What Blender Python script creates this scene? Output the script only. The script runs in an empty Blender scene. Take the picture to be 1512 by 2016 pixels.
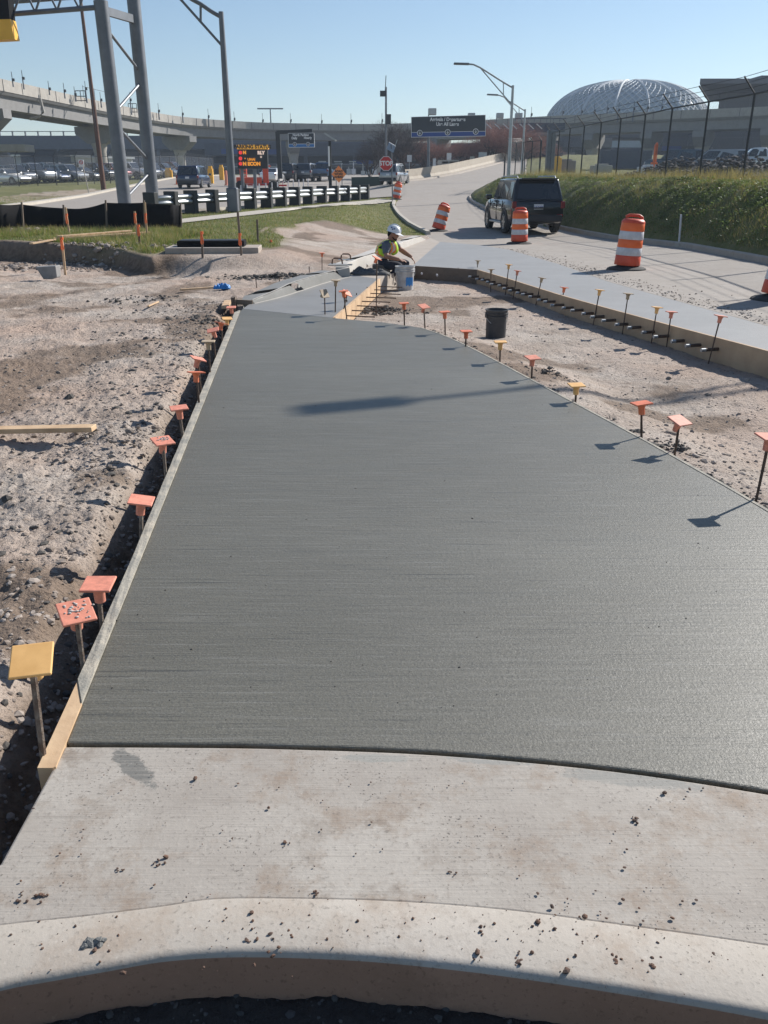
import bpy, bmesh, math, random
import numpy as np
from mathutils import Vector, Matrix
random.seed(7)
SC = bpy.context.scene
COL = SC.collection
R = math.radians
# ------------------------------------------------------------------ camera, world, sun
F = 1640.0; HOR = 357.0; CH = 1.6
TILT = math.atan((1008-HOR)/F); CT, ST = math.cos(TILT), math.sin(TILT)
cam = bpy.data.cameras.new('camera'); camo = bpy.data.objects.new('camera', cam); COL.objects.link(camo)
camo.location = (0, 0, CH); camo.rotation_euler = (math.pi/2-TILT, 0, 0)
cam.sensor_fit = 'VERTICAL'; cam.sensor_height = 36; cam.lens = 36*F/2016; cam.clip_start = .05; cam.clip_end = 6000
SC.camera = camo
SUN_EL, SUN_AZ = R(33), R(51)          # azimuth from +Y towards +X
w = bpy.data.worlds.new('World'); SC.world = w; w.use_nodes = True
nt = w.node_tree; nt.nodes.clear()
sky = nt.nodes.new('ShaderNodeTexSky'); sky.sky_type = 'NISHITA'; sky.sun_disc = False
sky.sun_elevation = SUN_EL; sky.sun_rotation = SUN_AZ; sky.air_density = 1.0; sky.dust_density = 0.15; sky.ozone_density = 2.6
bg = nt.nodes.new('ShaderNodeBackground'); bg.inputs[1].default_value = .080
wo = nt.nodes.new('ShaderNodeOutputWorld'); nt.links.new(sky.outputs[0], bg.inputs[0]); nt.links.new(bg.outputs[0], wo.inputs[0])
sl = bpy.data.lights.new('sun', 'SUN'); sl.energy = 5.0; sl.angle = R(.53); sl.color = (1, .955, .89)
so = bpy.data.objects.new('sun', sl); COL.objects.link(so)
sd = Vector((math.sin(SUN_AZ)*math.cos(SUN_EL), math.cos(SUN_AZ)*math.cos(SUN_EL), math.sin(SUN_EL)))
so.rotation_euler = sd.to_track_quat('Z', 'Y').to_euler()
SC.view_settings.view_transform = 'Standard'; SC.view_settings.look = 'None'; SC.view_settings.exposure = 0.5; SC.view_settings.gamma = 1
try:
    SC.cycles.use_denoising = True; SC.cycles.max_bounces = 5; SC.cycles.transparent_max_bounces = 12; SC.cycles.volume_bounces = 0
except Exception: pass

# ------------------------------------------------------------------ photograph measurements -> world
def ray(px, py):
    v = (py-1008)/F
    return np.array([(px-756)/F, CT-v*ST, -ST-v*CT])
def G(px, py, z=0.0):
    r = ray(px, py); k = (z-CH)/r[2]; return np.array([r[0]*k, r[1]*k, z])
def AT(px, py, y):
    r = ray(px, py); return np.array([0, 0, CH])+r*(y/r[1])
def sm(t): t = np.clip(t, 0, 1); return t*t*(3-2*t)
def left_z(D): return np.interp(D, [0, 14, 24, 36, 60, 85, 120, 200, 400, 900], [0, 0, .27, .5, .62, 1.25, 2.1, 3.2, 4.8, 8])
def road_z(D): return np.interp(D, [0, 17, 28, 36, 52, 80, 112, 128, 900], [0, 0, -.15, -.05, .55, 1.75, 4.0, 4.8, 5.0])
def xb(D): return np.interp(D, [0, 20, 45, 60, 77, 87, 112, 140, 900], [.4, .6, .9, 1.2, 1.9, 6.1, 14.6, 21, 150])
def base_z(x, y):
    x = np.asarray(x, float); y = np.asarray(y, float)
    wgt = sm((x-xb(y)+3)/3)
    return left_z(y)*(1-wgt)+road_z(y)*wgt
def hitf(px, py, zf, d0=3.0, d1=600.0):
    r = ray(px, py); s = r[2]/r[1]; u = r[0]/r[1]
    D = np.exp(np.linspace(math.log(d0), math.log(d1), 6000))
    f = CH+s*D-zf(u*D, D); i = np.argmax(f < 0)
    if f[i] >= 0: D_ = d1
    else: D_ = D[i]
    return np.array([u*D_, D_, float(zf(u*D_, D_))])
RZ = lambda x, y: road_z(y)
def GP2(pts, z=0): return [tuple(G(a, b, z)[:2]) for a, b in pts]
def segdist(x, y, poly, closed=False):
    d = np.full(np.shape(x), 1e9); n = len(poly)
    for i in range(n if closed else n-1):
        ax, ay = poly[i][:2]; bx, by = poly[(i+1) % n][:2]
        vx, vy = bx-ax, by-ay; L = vx*vx+vy*vy+1e-12
        t = np.clip(((x-ax)*vx+(y-ay)*vy)/L, 0, 1)
        d = np.minimum(d, np.hypot(x-ax-t*vx, y-ay-t*vy))
    return d
def inside(x, y, poly):
    c = np.zeros(np.shape(x), bool); n = len(poly)
    for i in range(n):
        ax, ay = poly[i][:2]; bx, by = poly[(i+1) % n][:2]
        if ay == by: continue
        m = ((ay > y) != (by > y)) & (x < (bx-ax)*(y-ay)/(by-ay)+ax)
        c ^= m
    return c
def sd_(x, y, poly):                  # >0 outside
    d = segdist(x, y, poly, True); return np.where(inside(x, y, poly), -d, d)
def vn(x, y, seed=0):                  # value noise -1..1
    xi = np.floor(x).astype(np.int64); yi = np.floor(y).astype(np.int64); fx = x-xi; fy = y-yi
    fx = fx*fx*(3-2*fx); fy = fy*fy*(3-2*fy)
    def h(a, b):
        n = (a*374761393+b*668265263+seed*974634777) & 0xffffffff
        n = ((n ^ (n >> 13))*1274126177) & 0xffffffff
        return ((n ^ (n >> 16)) & 0xffff)/32767.5-1
    return (h(xi, yi)*(1-fx)+h(xi+1, yi)*fx)*(1-fy)+(h(xi, yi+1)*(1-fx)+h(xi+1, yi+1)*fx)*fy
def fbm(x, y, sc, o=4, seed=0, g=.5):
    s = 0; a = 1; t = 0
    for k in range(o): s = s+a*vn(x*sc+k*17.3, y*sc-k*9.1, seed+k); t += a; a *= g; sc *= 2.03
    return s/t

# outlines read off the ground plane
IN_ = [(131, 1462), (334, 960), (396, 806), (473, 612)]
OUT_ = [(74, 1515), (177, 1290), (260, 1102), (302, 1000), (370, 837), (462, 623)]
FR_ = [(131, 1462), (350, 1463), (560, 1466), (860, 1478), (1060, 1495), (1200, 1510), (1512, 1555), (1900, 1625)]
RE_ = [(1700, 1115), (1512, 1003), (1400, 938), (1260, 860), (1100, 775), (1020, 732), (940, 690), (880, 662), (830, 645)]
BK_ = [(830, 645), (750, 634), (655, 626), (478, 608)]
FRS = [(-.97, 2.3)]
def _cr(pts, n=5):
    P_ = [np.array(p, float) for p in pts]; P_ = [2*P_[0]-P_[1]]+P_+[2*P_[-1]-P_[-2]]; o = []
    for i in range(1, len(P_)-2):
        for k in range(n):
            t = k/n; a, b, c, d = P_[i-1:i+3]; o.append(tuple(.5*((2*b)+(c-a)*t+(2*a-5*b+4*c-d)*t*t+(-a+3*b-3*c+d)*t**3)))
    o.append(tuple(P_[-2])); return o
FR_ = [(131, 1462), (350, 1463), (560, 1466), (860, 1478), (1200, 1509), (1512, 1555), (1900, 1625)]
FRS = _cr(GP2(FR_))
FS = FRS+GP2(RE_)+GP2(BK_[1:])+GP2(IN_[::-1][:-1])
SS = GP2([(478, 608), (655, 626), (745, 549), (690, 541), (640, 550), (560, 575), (490, 599)])
KIN = GP2([(500, 598), (560, 583), (640, 557), (690, 545)])            # kerb foot line (new)
KOUT = [tuple(G(a, b, c)[:2]) for a, b, c in [(472, 597, .05), (516, 564, .15), (600, 534, .155), (654, 514, .155)]]
KW_F = GP2([(690, 545), (687, 534), (760, 502), (848, 468)])
KW_B = [tuple(G(a, b, .155)[:2]) for a, b in [(654, 514), (680, 505), (765, 478), (844, 450)]]
GUT = GP2([(690, 546), (745, 549), (812, 523), (866, 476), (848, 468), (760, 502)])
RS = GP2([(812, 523), (942, 531), (1004, 549), (1106, 581), (1203, 608), (1325, 641), (1512, 690), (1800, 770), (1800, 705), (1512, 642), (1350, 597), (1200, 555), (1100, 520), (1000, 491), (940, 482), (866, 476)])
RSN = GP2([(812, 523), (942, 531), (1004, 549), (1106, 581), (1203, 608), (1325, 641), (1512, 690), (1800, 770)])
MP = GP2([(650, 628), (745, 549), (812, 523), (942, 531), (1004, 549), (1106, 581), (1203, 608), (1325, 641), (1512, 690), (1800, 770), (2200, 1500), (1700, 1115), (1512, 1003), (1260, 860), (1100, 775), (940, 690), (830, 645), (750, 634)])
LIP = [(-260, 2010), (0, 1943), (90, 1926), (210, 1905), (330, 1885), (480, 1877), (700, 1884), (900, 1903), (1080, 1927), (1300, 1962), (1512, 2000), (1900, 2080)]
NS = GP2([(131, 1470), (0, 1700), (-260, 2010)])+GP2(LIP[1:])+FRS[::-1]
KL = [tuple(hitf(a, b, RZ)) for a, b in [(2300, 720), (1900, 605), (1512, 520), (1350, 489), (1150, 462), (1050, 440), (985, 424), (953, 412), (930, 400), (923, 392), (926, 386), (947, 379), (979, 369)]]
e = KL[-1]; KL += [(e[0]+4.5, e[1]+16, 0), (17.5, 112, 0), (24, 140, 0)]
BANK = [k[:2] for k in KL]+[(400, 300), (400, -30), (20, -30)]
def bank_z(x, y, b):
    s = sd_(x, y, BANK)
    P = np.interp(y, [5, 22, 35, 60, 120, 300], [1.45, 1.55, 1.62, 2.0, 2.9, 5])
    P = np.maximum(P, b+.3)
    t = 1-(1-np.clip(-s/2.5, 0, 1))**1.7
    return np.where(s < 0, (b+.10)*(1-t)+P*t, b)
def Zs(x, y):                          # smooth terrain without excavation
    b = base_z(x, y); return bank_z(np.asarray(x, float), np.asarray(y, float), b)
def hit(px, py): return hitf(px, py, Zs)
GRP = [tuple(hit(a, b)[:2]) for a, b in [(-500, 485), (0, 476), (120, 482), (230, 492), (300, 508), (345, 494), (365, 486), (480, 482), (535, 490), (548, 468), (520, 452), (600, 438), (740, 436), (790, 450), (850, 458)]]
DRN = hit(423, 497)[:2]
GRP = GRP+[(3.0, 40), (60, 45), (500, 300), (500, 900), (-700, 900), (-700, 60), (-40, 20)]
ROADR = GP2([(2300, 960), (1800, 705), (1512, 642), (1350, 597), (1200, 555), (1100, 520), (1000, 491), (940, 482), (866, 476), (850, 462)])
ROADR += [tuple(hitf(a, b, RZ)[:2]) for a, b in [(815, 445), (790, 425), (779, 408), (780, 398), (790, 388)]]
def onto(px, py): return tuple(hit(px, py)[:2])
ROADL_N = [onto(a, b) for a, b in [(-300, 452), (100, 436), (360, 421), (500, 409), (620, 401), (725, 391), (790, 387)]]
TRK = [G(-80, 592, -.1)[:2], G(150, 572, -.1)[:2], G(260, 548, -.1)[:2], G(390, 520, -.1)[:2], G(520, 478, 0)[:2]]
KE = [k[:2] for k in KL]
ROAD_P = ROADR[:-1]+[tuple(hitf(790, 389, RZ)[:2])]+[(1.6, 70), (2.1, 78), (6.3, 87.5), (14.8, 112), (21, 130)]+[(22, 130)]+KE[::-1][1:]
ROAD_L = ROADL_N+[(1.55, 60), (1.55, 71), (1.9, 80), (5.6, 88), (9, 97), (9, 180), (-22, 180), onto(440, 346), onto(350, 350), onto(290, 362), onto(180, 386), onto(72, 404), onto(-60, 425), onto(-300, 440)]
def terrain(x, y):
    b = Zs(x, y)
    dg = sd_(x, y, GRP)
    near = (y < 30) & (x < 3.2)
    wd = np.where(x < -3.6, .22, np.clip(.22+(x+3.6)*1.2, .22, 3.5))
    f = sm(dg/wd)*near
    z = b*(1-f)+np.where(x < -3.6, -.10-.10*sm(1.4-dg/2.5), -.10)*f+np.where((x < -3.4) & (dg < 0) & near, .03*sm(1+dg/.8), 0)
    dirt = np.clip(sm(dg/.5+np.where(x < -3.4, .75, .25)+.5*fbm(x, y, 1.3, 3, 5)), 0, 1)*near
    grass = 1-dirt
    # left clods / trench
    outl = [tuple(G(a, c)[:2]) for a, c in OUT_]+[tuple(G(474, 598)[:2])]
    ol = [tuple(G(-300, 2200)[:2]), tuple(G(0, 1700)[:2])]+outl
    dl = segdist(x, y, ol); dfs = sd_(x, y, FS)
    isleft = near & (x < np.interp(y, [1, 2.3, 11.5, 12.5, 16], [-.75, -1.02, -1.95, -1.6, 0]))
    lump = fbm(x, y, 1.6, 2, 1)*.05+fbm(x, y, 4.5, 3, 2)*.028+np.abs(fbm(x+9, y, 11, 3, 3))*-.026+fbm(x, y, 38, 2, 4)*.006
    lump = lump*np.clip(1.15-y/40, .5, 1)
    z = z+np.where(isleft, lump*f*1.05-.17*(1-sm((dl-.10-.05*fbm(x, y, 3, 2, 8))/.26))*(y < 12), 0)
    oth = (~isleft) & (f > 0)
    z = z+np.where(oth, lump*.55*f, 0)
    # tyre ruts
    dt = segdist(x, y, TRK)
    z = z-np.where(isleft, .045*np.exp(-((dt-.12*vn(x, y, 3))/.22)**2)*(.7+.5*vn(x*7, y*7, 6)), 0)
    # between the slabs
    m = inside(x, y, MP)
    dm = segdist(x, y, [tuple(p) for p in GP2(RE_)])
    pour = (-.045-.21*sm((dm-.08)/1.1))+fbm(x, y, 2.2, 3, 11)*.02+fbm(x, y, 9, 3, 12)*.011-np.abs(fbm(x, y, 24, 2, 13))*.009
    z = np.where(m, pour, z); grass = np.where(m, 0, grass); dirt = np.where(m, 1, dirt)
    dd = np.hypot((x-DRN[0])*.75, y-DRN[1]); z = np.where(near, z+(b+.02-z)*sm((1.7-dd)/.7), z)
    # under slabs and roads
    for P_ in (FS, SS, NS, RS, GUT):
        z = np.where(inside(x, y, P_) , np.minimum(z, -.34), z)
    rd = inside(x, y, ROAD_P) | inside(x, y, ROAD_L)
    z = np.where(rd, z*0+np.where(inside(x, y, ROAD_P), base_z(x, y), b)-.22, z)
    front = y < np.interp(x, [p[0] for p in GP2(LIP)], [p[1] for p in GP2(LIP)])
    z = np.where(front & (y < 2.4), -.112+fbm(x, y, 8, 3, 21)*.012+fbm(x, y, 45, 2, 22)*.007, z)
    z = np.where(b > .6, np.where(inside(x, y, BANK), b+fbm(x, y, .9, 3, 31)*.10+fbm(x, y, 3.0, 3, 32)*.08, z), z)
    z = np.where(inside(x, y, BANK) & (b <= .6), b+fbm(x, y, .9, 3, 31)*.04, z)
    return z, grass, dirt, front, dt

# ------------------------------------------------------------------ materials
class N:
    def __init__(s, name):
        s.m = bpy.data.materials.new(name); s.m.use_nodes = True; s.t = s.m.node_tree; s.t.nodes.clear()
        s.o = s.n('ShaderNodeOutputMaterial'); s.b = s.n('ShaderNodeBsdfPrincipled'); s.l(s.b.outputs[0], s.o.inputs[0])
        g = s.n('ShaderNodeNewGeometry'); s.pos = g.outputs['Position']
    def n(s, k, **kw):
        x = s.t.nodes.new(k)
        for a, v in kw.items(): setattr(x, a, v)
        return x
    def l(s, a, b): s.t.links.new(a, b)
    def noise(s, sc, det=4, rough=.6, vec=None, dim=None):
        x = s.n('ShaderNodeTexNoise'); x.inputs['Scale'].default_value = sc; x.inputs['Detail'].default_value = det; x.inputs['Roughness'].default_value = rough
        s.l(vec or s.pos, x.inputs['Vector']); return x.outputs['Fac']
    def vor(s, sc, feat='F1', vec=None):
        x = s.n('ShaderNodeTexVoronoi', feature=feat); x.inputs['Scale'].default_value = sc; s.l(vec or s.pos, x.inputs['Vector']); return x.outputs['Distance']
    def mapv(s, scale=(1, 1, 1), rot=(0, 0, 0)):
        x = s.n('ShaderNodeMapping'); x.inputs['Scale'].default_value = scale; x.inputs['Rotation'].default_value = rot; s.l(s.pos, x.inputs['Vector']); return x.outputs[0]
    def ramp(s, fac, a, b, c0=(0, 0, 0, 1), c1=(1, 1, 1, 1)):
        x = s.n('ShaderNodeValToRGB'); x.color_ramp.elements[0].position = a; x.color_ramp.elements[1].position = b
        x.color_ramp.elements[0].color = c0; x.color_ramp.elements[1].color = c1; s.l(fac, x.inputs[0]); return x.outputs[0]
    def mix(s, fac, a, b, mode='MIX'):
        x = s.n('ShaderNodeMix', data_type='RGBA', blend_type=mode)
        if isinstance(fac, (int, float)): x.inputs[0].default_value = fac
        else: s.l(fac, x.inputs[0])
        for v, i in ((a, 6), (b, 7)):
            if isinstance(v, tuple): x.inputs[i].default_value = v if len(v) == 4 else v+(1,)
            else: s.l(v, x.inputs[i])
        return x.outputs[2]
    def math(s, op, a, b=0.0):
        x = s.n('ShaderNodeMath', operation=op)
        for v, i in ((a, 0), (b, 1)):
            if isinstance(v, (int, float)): x.inputs[i].default_value = v
            else: s.l(v, x.inputs[i])
        return x.outputs[0]
    def attr(s, name): return s.n('ShaderNodeAttribute', attribute_name=name).outputs['Fac']
    def bump(s, h, st, dist=.01, prev=None):
        x = s.n('ShaderNodeBump'); x.inputs['Strength'].default_value = st; x.inputs['Distance'].default_value = dist; s.l(h, x.inputs['Height'])
        if prev: s.l(prev, x.inputs['Normal'])
        s.l(x.outputs[0], s.b.inputs['Normal']); return x.outputs[0]
    def col(s, c):
        if isinstance(c, tuple): s.b.inputs['Base Color'].default_value = c if len(c) == 4 else c+(1,)
        else: s.l(c, s.b.inputs['Base Color'])
    def rough(s, r):
        if isinstance(r, (int, float)): s.b.inputs['Roughness'].default_value = r
        else: s.l(r, s.b.inputs['Roughness'])
def plain(name, c, c2=None, sc=6, rough=.6, metal=0, bump=0, bsc=40, spec=.5, coat=0, emit=None, det=5):
    n = N(name); c2 = c2 or tuple(v*.78 for v in c)
    n.col(n.mix(n.ramp(n.noise(sc, det), .36, .64), c2, c)); n.rough(rough); n.b.inputs['Metallic'].default_value = metal
    n.b.inputs['Specular IOR Level'].default_value = spec; n.b.inputs['Coat Weight'].default_value = coat
    if bump: n.bump(n.noise(bsc, 5), bump, .01)
    if emit: n.b.inputs['Emission Color'].default_value = emit[0]+(1,); n.b.inputs['Emission Strength'].default_value = emit[1]
    return n.m
M = {}
def m_fresh():
    n = N('fresh_concrete'); vs = n.mapv((1.1, 60, 1), (0, 0, -.19)); st_ = n.noise(1.0, 3, .55, vs); v = n.mapv((.55, 24, 1), (0, 0, -.15)); v2 = n.mapv((1.7, 95, 1), (0, 0, -.185)); v3 = n.mapv((1.5, 36, 1), (0, 0, -.165))
    a = n.noise(1.6, 6, .65, v); b = n.noise(1.3, 5, .7, v2); big = n.noise(.55, 3, .5); big2 = n.noise(1, 2, .5, n.mapv((.12, .8, 1), (0, 0, -.09)))
    f = n.noise(140, 3)
    brk = n.noise(1.0, 5, .6, n.mapv((1.6, 7, 1), (0, 0, -.09)))
    c = n.mix(n.ramp(big2, .32, .68), (.098, .090, .066), (.150, .141, .112))
    c = n.mix(n.ramp(big, .38, .62), c, (.120, .112, .087))
    c = n.mix(n.math('MULTIPLY', n.ramp(a, .60, .72), .30), c, (.075, .075, .067))
    b3 = n.noise(1.4, 5, .72, v3); bk = n.math('MULTIPLY', n.ramp(b, .57, .64), n.ramp(brk, .45, .60))
    c = n.mix(n.math('MULTIPLY', bk, .85), c, (.030, .030, .027))
    gr = n.noise(55, 4, .7); c = n.mix(n.math('MULTIPLY', n.ramp(st_, .64, .69), .8), c, (.028, .028, .024)); c = n.mix(n.math('MULTIPLY', n.ramp(gr, .50, .66), .40), c, (.060, .059, .050)); c = n.mix(n.math('MULTIPLY', n.ramp(b3, .55, .68), .34), c, (.050, .050, .044))
    c = n.mix(n.math('MULTIPLY', n.ramp(b3, .34, .46, (1, 1, 1, 1), (0, 0, 0, 1)), .45), c, (.215, .208, .185))
    c = n.mix(n.math('MULTIPLY', n.ramp(b, .30, .42, (1, 1, 1, 1), (0, 0, 0, 1)), .35), c, (.22, .215, .19))
    c = n.mix(n.math('MULTIPLY', n.ramp(f, .54, .64), .55), c, (.055, .054, .048)); c = n.mix(n.math('MULTIPLY', n.ramp(f, .34, .44, (1, 1, 1, 1), (0, 0, 0, 1)), .35), c, (.24, .235, .21))
    n.col(c); n.rough(n.math('ADD', .41, n.math('MULTIPLY', brk, .16))); n.b.inputs['Specular IOR Level'].default_value = .72
    p = n.bump(b3, .5, .006); p = n.bump(b, .6, .0035, p); p = n.bump(a, .25, .004, p); p = n.bump(f, .5, .002, p); n.bump(gr, .5, .004, p); return n.m
M['fresh'] = m_fresh()
def m_conc(name, c1, c2, stain=(.2, .13, .08), st=.35, broom=True, rough=.75, rot=-.06, smear=()):
    n = N(name); v2 = n.mapv((2.2, 95, 1), (0, 0, rot)); b = n.noise(1.4, 5, .65, v2); big = n.noise(1.1, 7, .65); sp = n.noise(75, 4, .6); s2 = n.noise(2.6, 7, .72)
    c = n.mix(n.ramp(big, .35, .65), c1, c2)
    c = n.mix(n.math('MULTIPLY', n.ramp(s2, .50, .68), st), c, stain)
    s3 = n.noise(7, 6, .75); c = n.mix(n.math('MULTIPLY', n.math('MULTIPLY', n.ramp(s3, .5, .62), n.ramp(big, .45, .6)), st*.7), c, tuple(x*.6 for x in stain))
    if broom: c = n.mix(n.math('MULTIPLY', n.ramp(b, .55, .68), .40), c, tuple(x*.6 for x in c1))
    for (cx, cy, rz, sx, sy, col) in smear:
        mp = n.n('ShaderNodeMapping', vector_type='TEXTURE'); mp.inputs['Location'].default_value = (cx, cy, 0); mp.inputs['Rotation'].default_value = (0, 0, rz); mp.inputs['Scale'].default_value = (sx, sy, 1); n.l(n.pos, mp.inputs['Vector'])
        fl = n.n('ShaderNodeVectorMath', operation='MULTIPLY'); n.l(mp.outputs[0], fl.inputs[0]); fl.inputs[1].default_value = (1, 1, 0)
        ln = n.n('ShaderNodeVectorMath', operation='LENGTH'); n.l(fl.outputs[0], ln.inputs[0]); d = n.math('ADD', ln.outputs['Value'], n.math('MULTIPLY', n.math('SUBTRACT', n.noise(22, 6, .75), .5), 1.5))
        c = n.mix(n.math('MULTIPLY', n.ramp(d, .80, 1.05, (1, 1, 1, 1), (0, 0, 0, 1)), n.ramp(b, .25, .5)), c, col)
    c = n.mix(n.math('MULTIPLY', n.ramp(sp, .58, .70), .5), c, tuple(x*.42 for x in c1))
    c = n.mix(n.math('MULTIPLY', n.math('MULTIPLY', n.ramp(n.noise(110, 3), .62, .68), n.ramp(n.noise(3.3, 4), .45, .6)), st*1.3), c, tuple(x*.35 for x in c1))
    c = n.mix(n.math('MULTIPLY', n.ramp(sp, .28, .38, (1, 1, 1, 1), (0, 0, 0, 1)), .35), c, tuple(min(1, x*1.25) for x in c2))
    n.col(c); n.rough(rough)
    p = n.bump(sp, .35, .003)
    if broom: n.bump(b, .4, .003, p)
    return n.m
M['near'] = m_conc('cured_concrete', (.31, .274, .237), (.45, .415, .365), (.23, .155, .10), .85, smear=[(*G(262, 1508)[:2], math.atan2(G(305, 1550)[1]-G(220, 1470)[1], G(305, 1550)[0]-G(220, 1470)[0]), .125, .035, (.165, .16, .145)), (*G(1240, 1533)[:2], -.16, .22, .035, (.27, .26, .235)), (*G(740, 1492)[:2], -.05, .12, .02, (.30, .29, .26)), (*G(960, 1496)[:2], -.1, .14, .02, (.29, .28, .255))])
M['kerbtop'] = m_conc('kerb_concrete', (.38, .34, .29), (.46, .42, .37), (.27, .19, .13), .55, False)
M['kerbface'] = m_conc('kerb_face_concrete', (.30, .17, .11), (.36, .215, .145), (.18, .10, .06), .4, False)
M['slab2'] = m_conc('set_concrete', (.205, .20, .19), (.24, .235, .225), (.24, .24, .24), .2, True, .55)
M['slabR'] = m_conc('pale_fresh_concrete', (.255, .25, .24), (.30, .295, .285), (.31, .31, .30), .3, True, .55)
M['newkerb'] = m_conc('damp_kerb_concrete', (.20, .195, .18), (.255, .25, .235), (.2, .2, .19), .3, False, .6)
M['whitekerb'] = m_conc('white_concrete', (.43, .405, .37), (.50, .475, .44), (.45, .4, .34), .3, False, .8)
M['gutter'] = m_conc('dusty_concrete', (.36, .31, .26), (.43, .38, .33), (.33, .25, .18), .5, False, .85)
M['road'] = m_conc('road_concrete', (.285, .25, .215), (.335, .30, .265), (.21, .175, .145), .45, False, .85)
M['walk'] = m_conc('walk_concrete', (.42, .38, .32), (.48, .44, .38), (.3, .26, .2), .3, False, .85)
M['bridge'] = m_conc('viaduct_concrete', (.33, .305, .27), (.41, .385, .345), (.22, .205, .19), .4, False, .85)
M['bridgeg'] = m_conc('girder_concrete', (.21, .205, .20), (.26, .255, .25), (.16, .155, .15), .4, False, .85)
M['wallbeige'] = m_conc('barrier_concrete', (.36, .31, .25), (.42, .37, .30), (.26, .21, .16), .4, False, .85)
def m_ground():
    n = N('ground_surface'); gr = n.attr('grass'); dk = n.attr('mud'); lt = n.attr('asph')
    a = n.noise(1.3, 7, .66); b = n.noise(9, 7, .68); c_ = n.noise(60, 5, .6); d_ = n.noise(.35, 4)
    c = n.mix(n.ramp(a, .34, .66), (.35, .29, .24), (.50, .44, .385))
    c = n.mix(n.ramp(d_, .4, .65), c, (.43, .325, .26))
    c = n.mix(n.math('MULTIPLY', n.math('MULTIPLY', n.ramp(b, .52, .70), n.ramp(n.noise(.9, 4), .42, .6)), .75), c, (.17, .12, .09))
    c = n.mix(n.math('MULTIPLY', n.ramp(c_, .56, .68), .5), c, (.12, .095, .075))
    c = n.mix(n.math('MULTIPLY', n.ramp(c_, .30, .42, (1, 1, 1, 1), (0, 0, 0, 1)), .4), c, (.50, .46, .42))
    c = n.mix(n.math('MULTIPLY', n.math('MULTIPLY', n.ramp(n.noise(22, 6, .7), .55, .66), n.ramp(n.noise(1.7, 4), .4, .62)), .8), c, (.10, .08, .065))
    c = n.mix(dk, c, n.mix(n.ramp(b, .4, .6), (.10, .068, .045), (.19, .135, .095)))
    g = n.mix(n.ramp(n.noise(.8, 5), .35, .65), (.10, .115, .035), (.19, .18, .075))
    g = n.mix(n.math('MULTIPLY', n.ramp(n.noise(5, 6), .5, .7), .7), g, (.22, .18, .10))
    g = n.mix(n.math('MULTIPLY', n.ramp(c_, .5, .66), .6), g, (.055, .065, .02))
    c = n.mix(gr, c, g); c = n.mix(lt, c, (.06, .05, .043))
    n.col(c); n.rough(.95); n.b.inputs['Specular IOR Level'].default_value = .25
    p = n.bump(b, .8, .04); p = n.bump(c_, 1.0, .014, p); p = n.bump(n.vor(34), .5, .012, p); n.bump(n.noise(220, 3), .6, .004, p); return n.m
M['ground'] = m_ground()
M['wood'] = plain('pine_wood', (.62, .44, .27), (.47, .31, .18), 5, .75, bump=.2)
M['woodp'] = plain('cement_smeared_wood', (.42, .38, .31), (.25, .24, .21), 9, .85, bump=.6, bsc=60)
M['woodf'] = plain('stained_form_wood', (.50, .36, .23), (.40, .28, .18), 3, .75, bump=.2)
M['woodd'] = plain('dark_form_wood', (.20, .15, .11), (.13, .10, .08), 3, .8, bump=.2)
M['rebar'] = plain('rusty_rebar', (.13, .085, .06), (.07, .05, .04), 30, .7, .3, bump=.6, bsc=120)
M['rebarc'] = plain('cement_coated_rebar', (.26, .22, .18), (.12, .08, .06), 25, .8, .1, bump=.6, bsc=120)
M['capo'] = plain('orange_plastic', (.80, .22, .10), (.66, .17, .08), 12, .5)
M['capf'] = plain('faded_orange_plastic', (.80, .30, .20), (.58, .22, .15), 34, .6)
M['capy'] = plain('yellow_plastic', (.85, .50, .19), (.74, .42, .15), 12, .5)
M['capt'] = plain('dusty_tan_plastic', (.46, .36, .24), (.34, .26, .18), 14, .7)
M['mortar'] = plain('grey_mortar', (.20, .20, .19), (.12, .12, .115), 30, .9, bump=.6, bsc=90)
M['skim'] = m_conc('cement_skim', (.26, .25, .23), (.36, .34, .31), (.3, .27, .24), .5)
M['splat'] = plain('dried_splatter', (.50, .46, .43), (.36, .33, .31), 60, .9)
M['rock'] = plain('grey_rubble', (.36, .31, .27), (.20, .16, .13), 5, .95, bump=.5, bsc=25)
M['mudclod'] = plain('dark_clods', (.11, .10, .09), (.06, .055, .05), 9, .95, bump=.5, bsc=40)
M['crumb'] = plain('brown_crumbs', (.16, .09, .06), (.08, .055, .045), 25, .95)
M['grass'] = plain('grass_blades', (.16, .20, .05), (.085, .12, .03), .9, .7)
M['grassd'] = plain('dry_grass_blades', (.30, .25, .13), (.18, .15, .07), 1.5, .8)
M['weed'] = plain('weed_leaves', (.10, .135, .048), (.06, .075, .03), 2.2, .65)
def leafy(k, f=.28):
    m = M[k]; t = m.node_tree; b = [x for x in t.nodes if x.type == 'BSDF_PRINCIPLED'][0]; o = [x for x in t.nodes if x.type == 'OUTPUT_MATERIAL'][0]
    tr = t.nodes.new('ShaderNodeBsdfTranslucent'); mx = t.nodes.new('ShaderNodeMixShader'); mx.inputs[0].default_value = f
    src = b.inputs['Base Color'].links[0].from_socket; g = t.nodes.new('ShaderNodeMix'); g.data_type = 'RGBA'; g.blend_type = 'MULTIPLY'; g.inputs[0].default_value = 1; g.inputs[7].default_value = (1.9, 1.9, 1.2, 1); t.links.new(src, g.inputs[6])
    t.links.new(g.outputs[2], tr.inputs[0]); t.links.new(b.outputs[0], mx.inputs[1]); t.links.new(tr.outputs[0], mx.inputs[2]); t.links.new(mx.outputs[0], o.inputs[0])
for k in ('grass', 'grassd', 'weed'): leafy(k)
M['black'] = plain('black_fabric', (.006, .006, .007), (.01, .01, .011), 2, .9, spec=.15)
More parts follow.
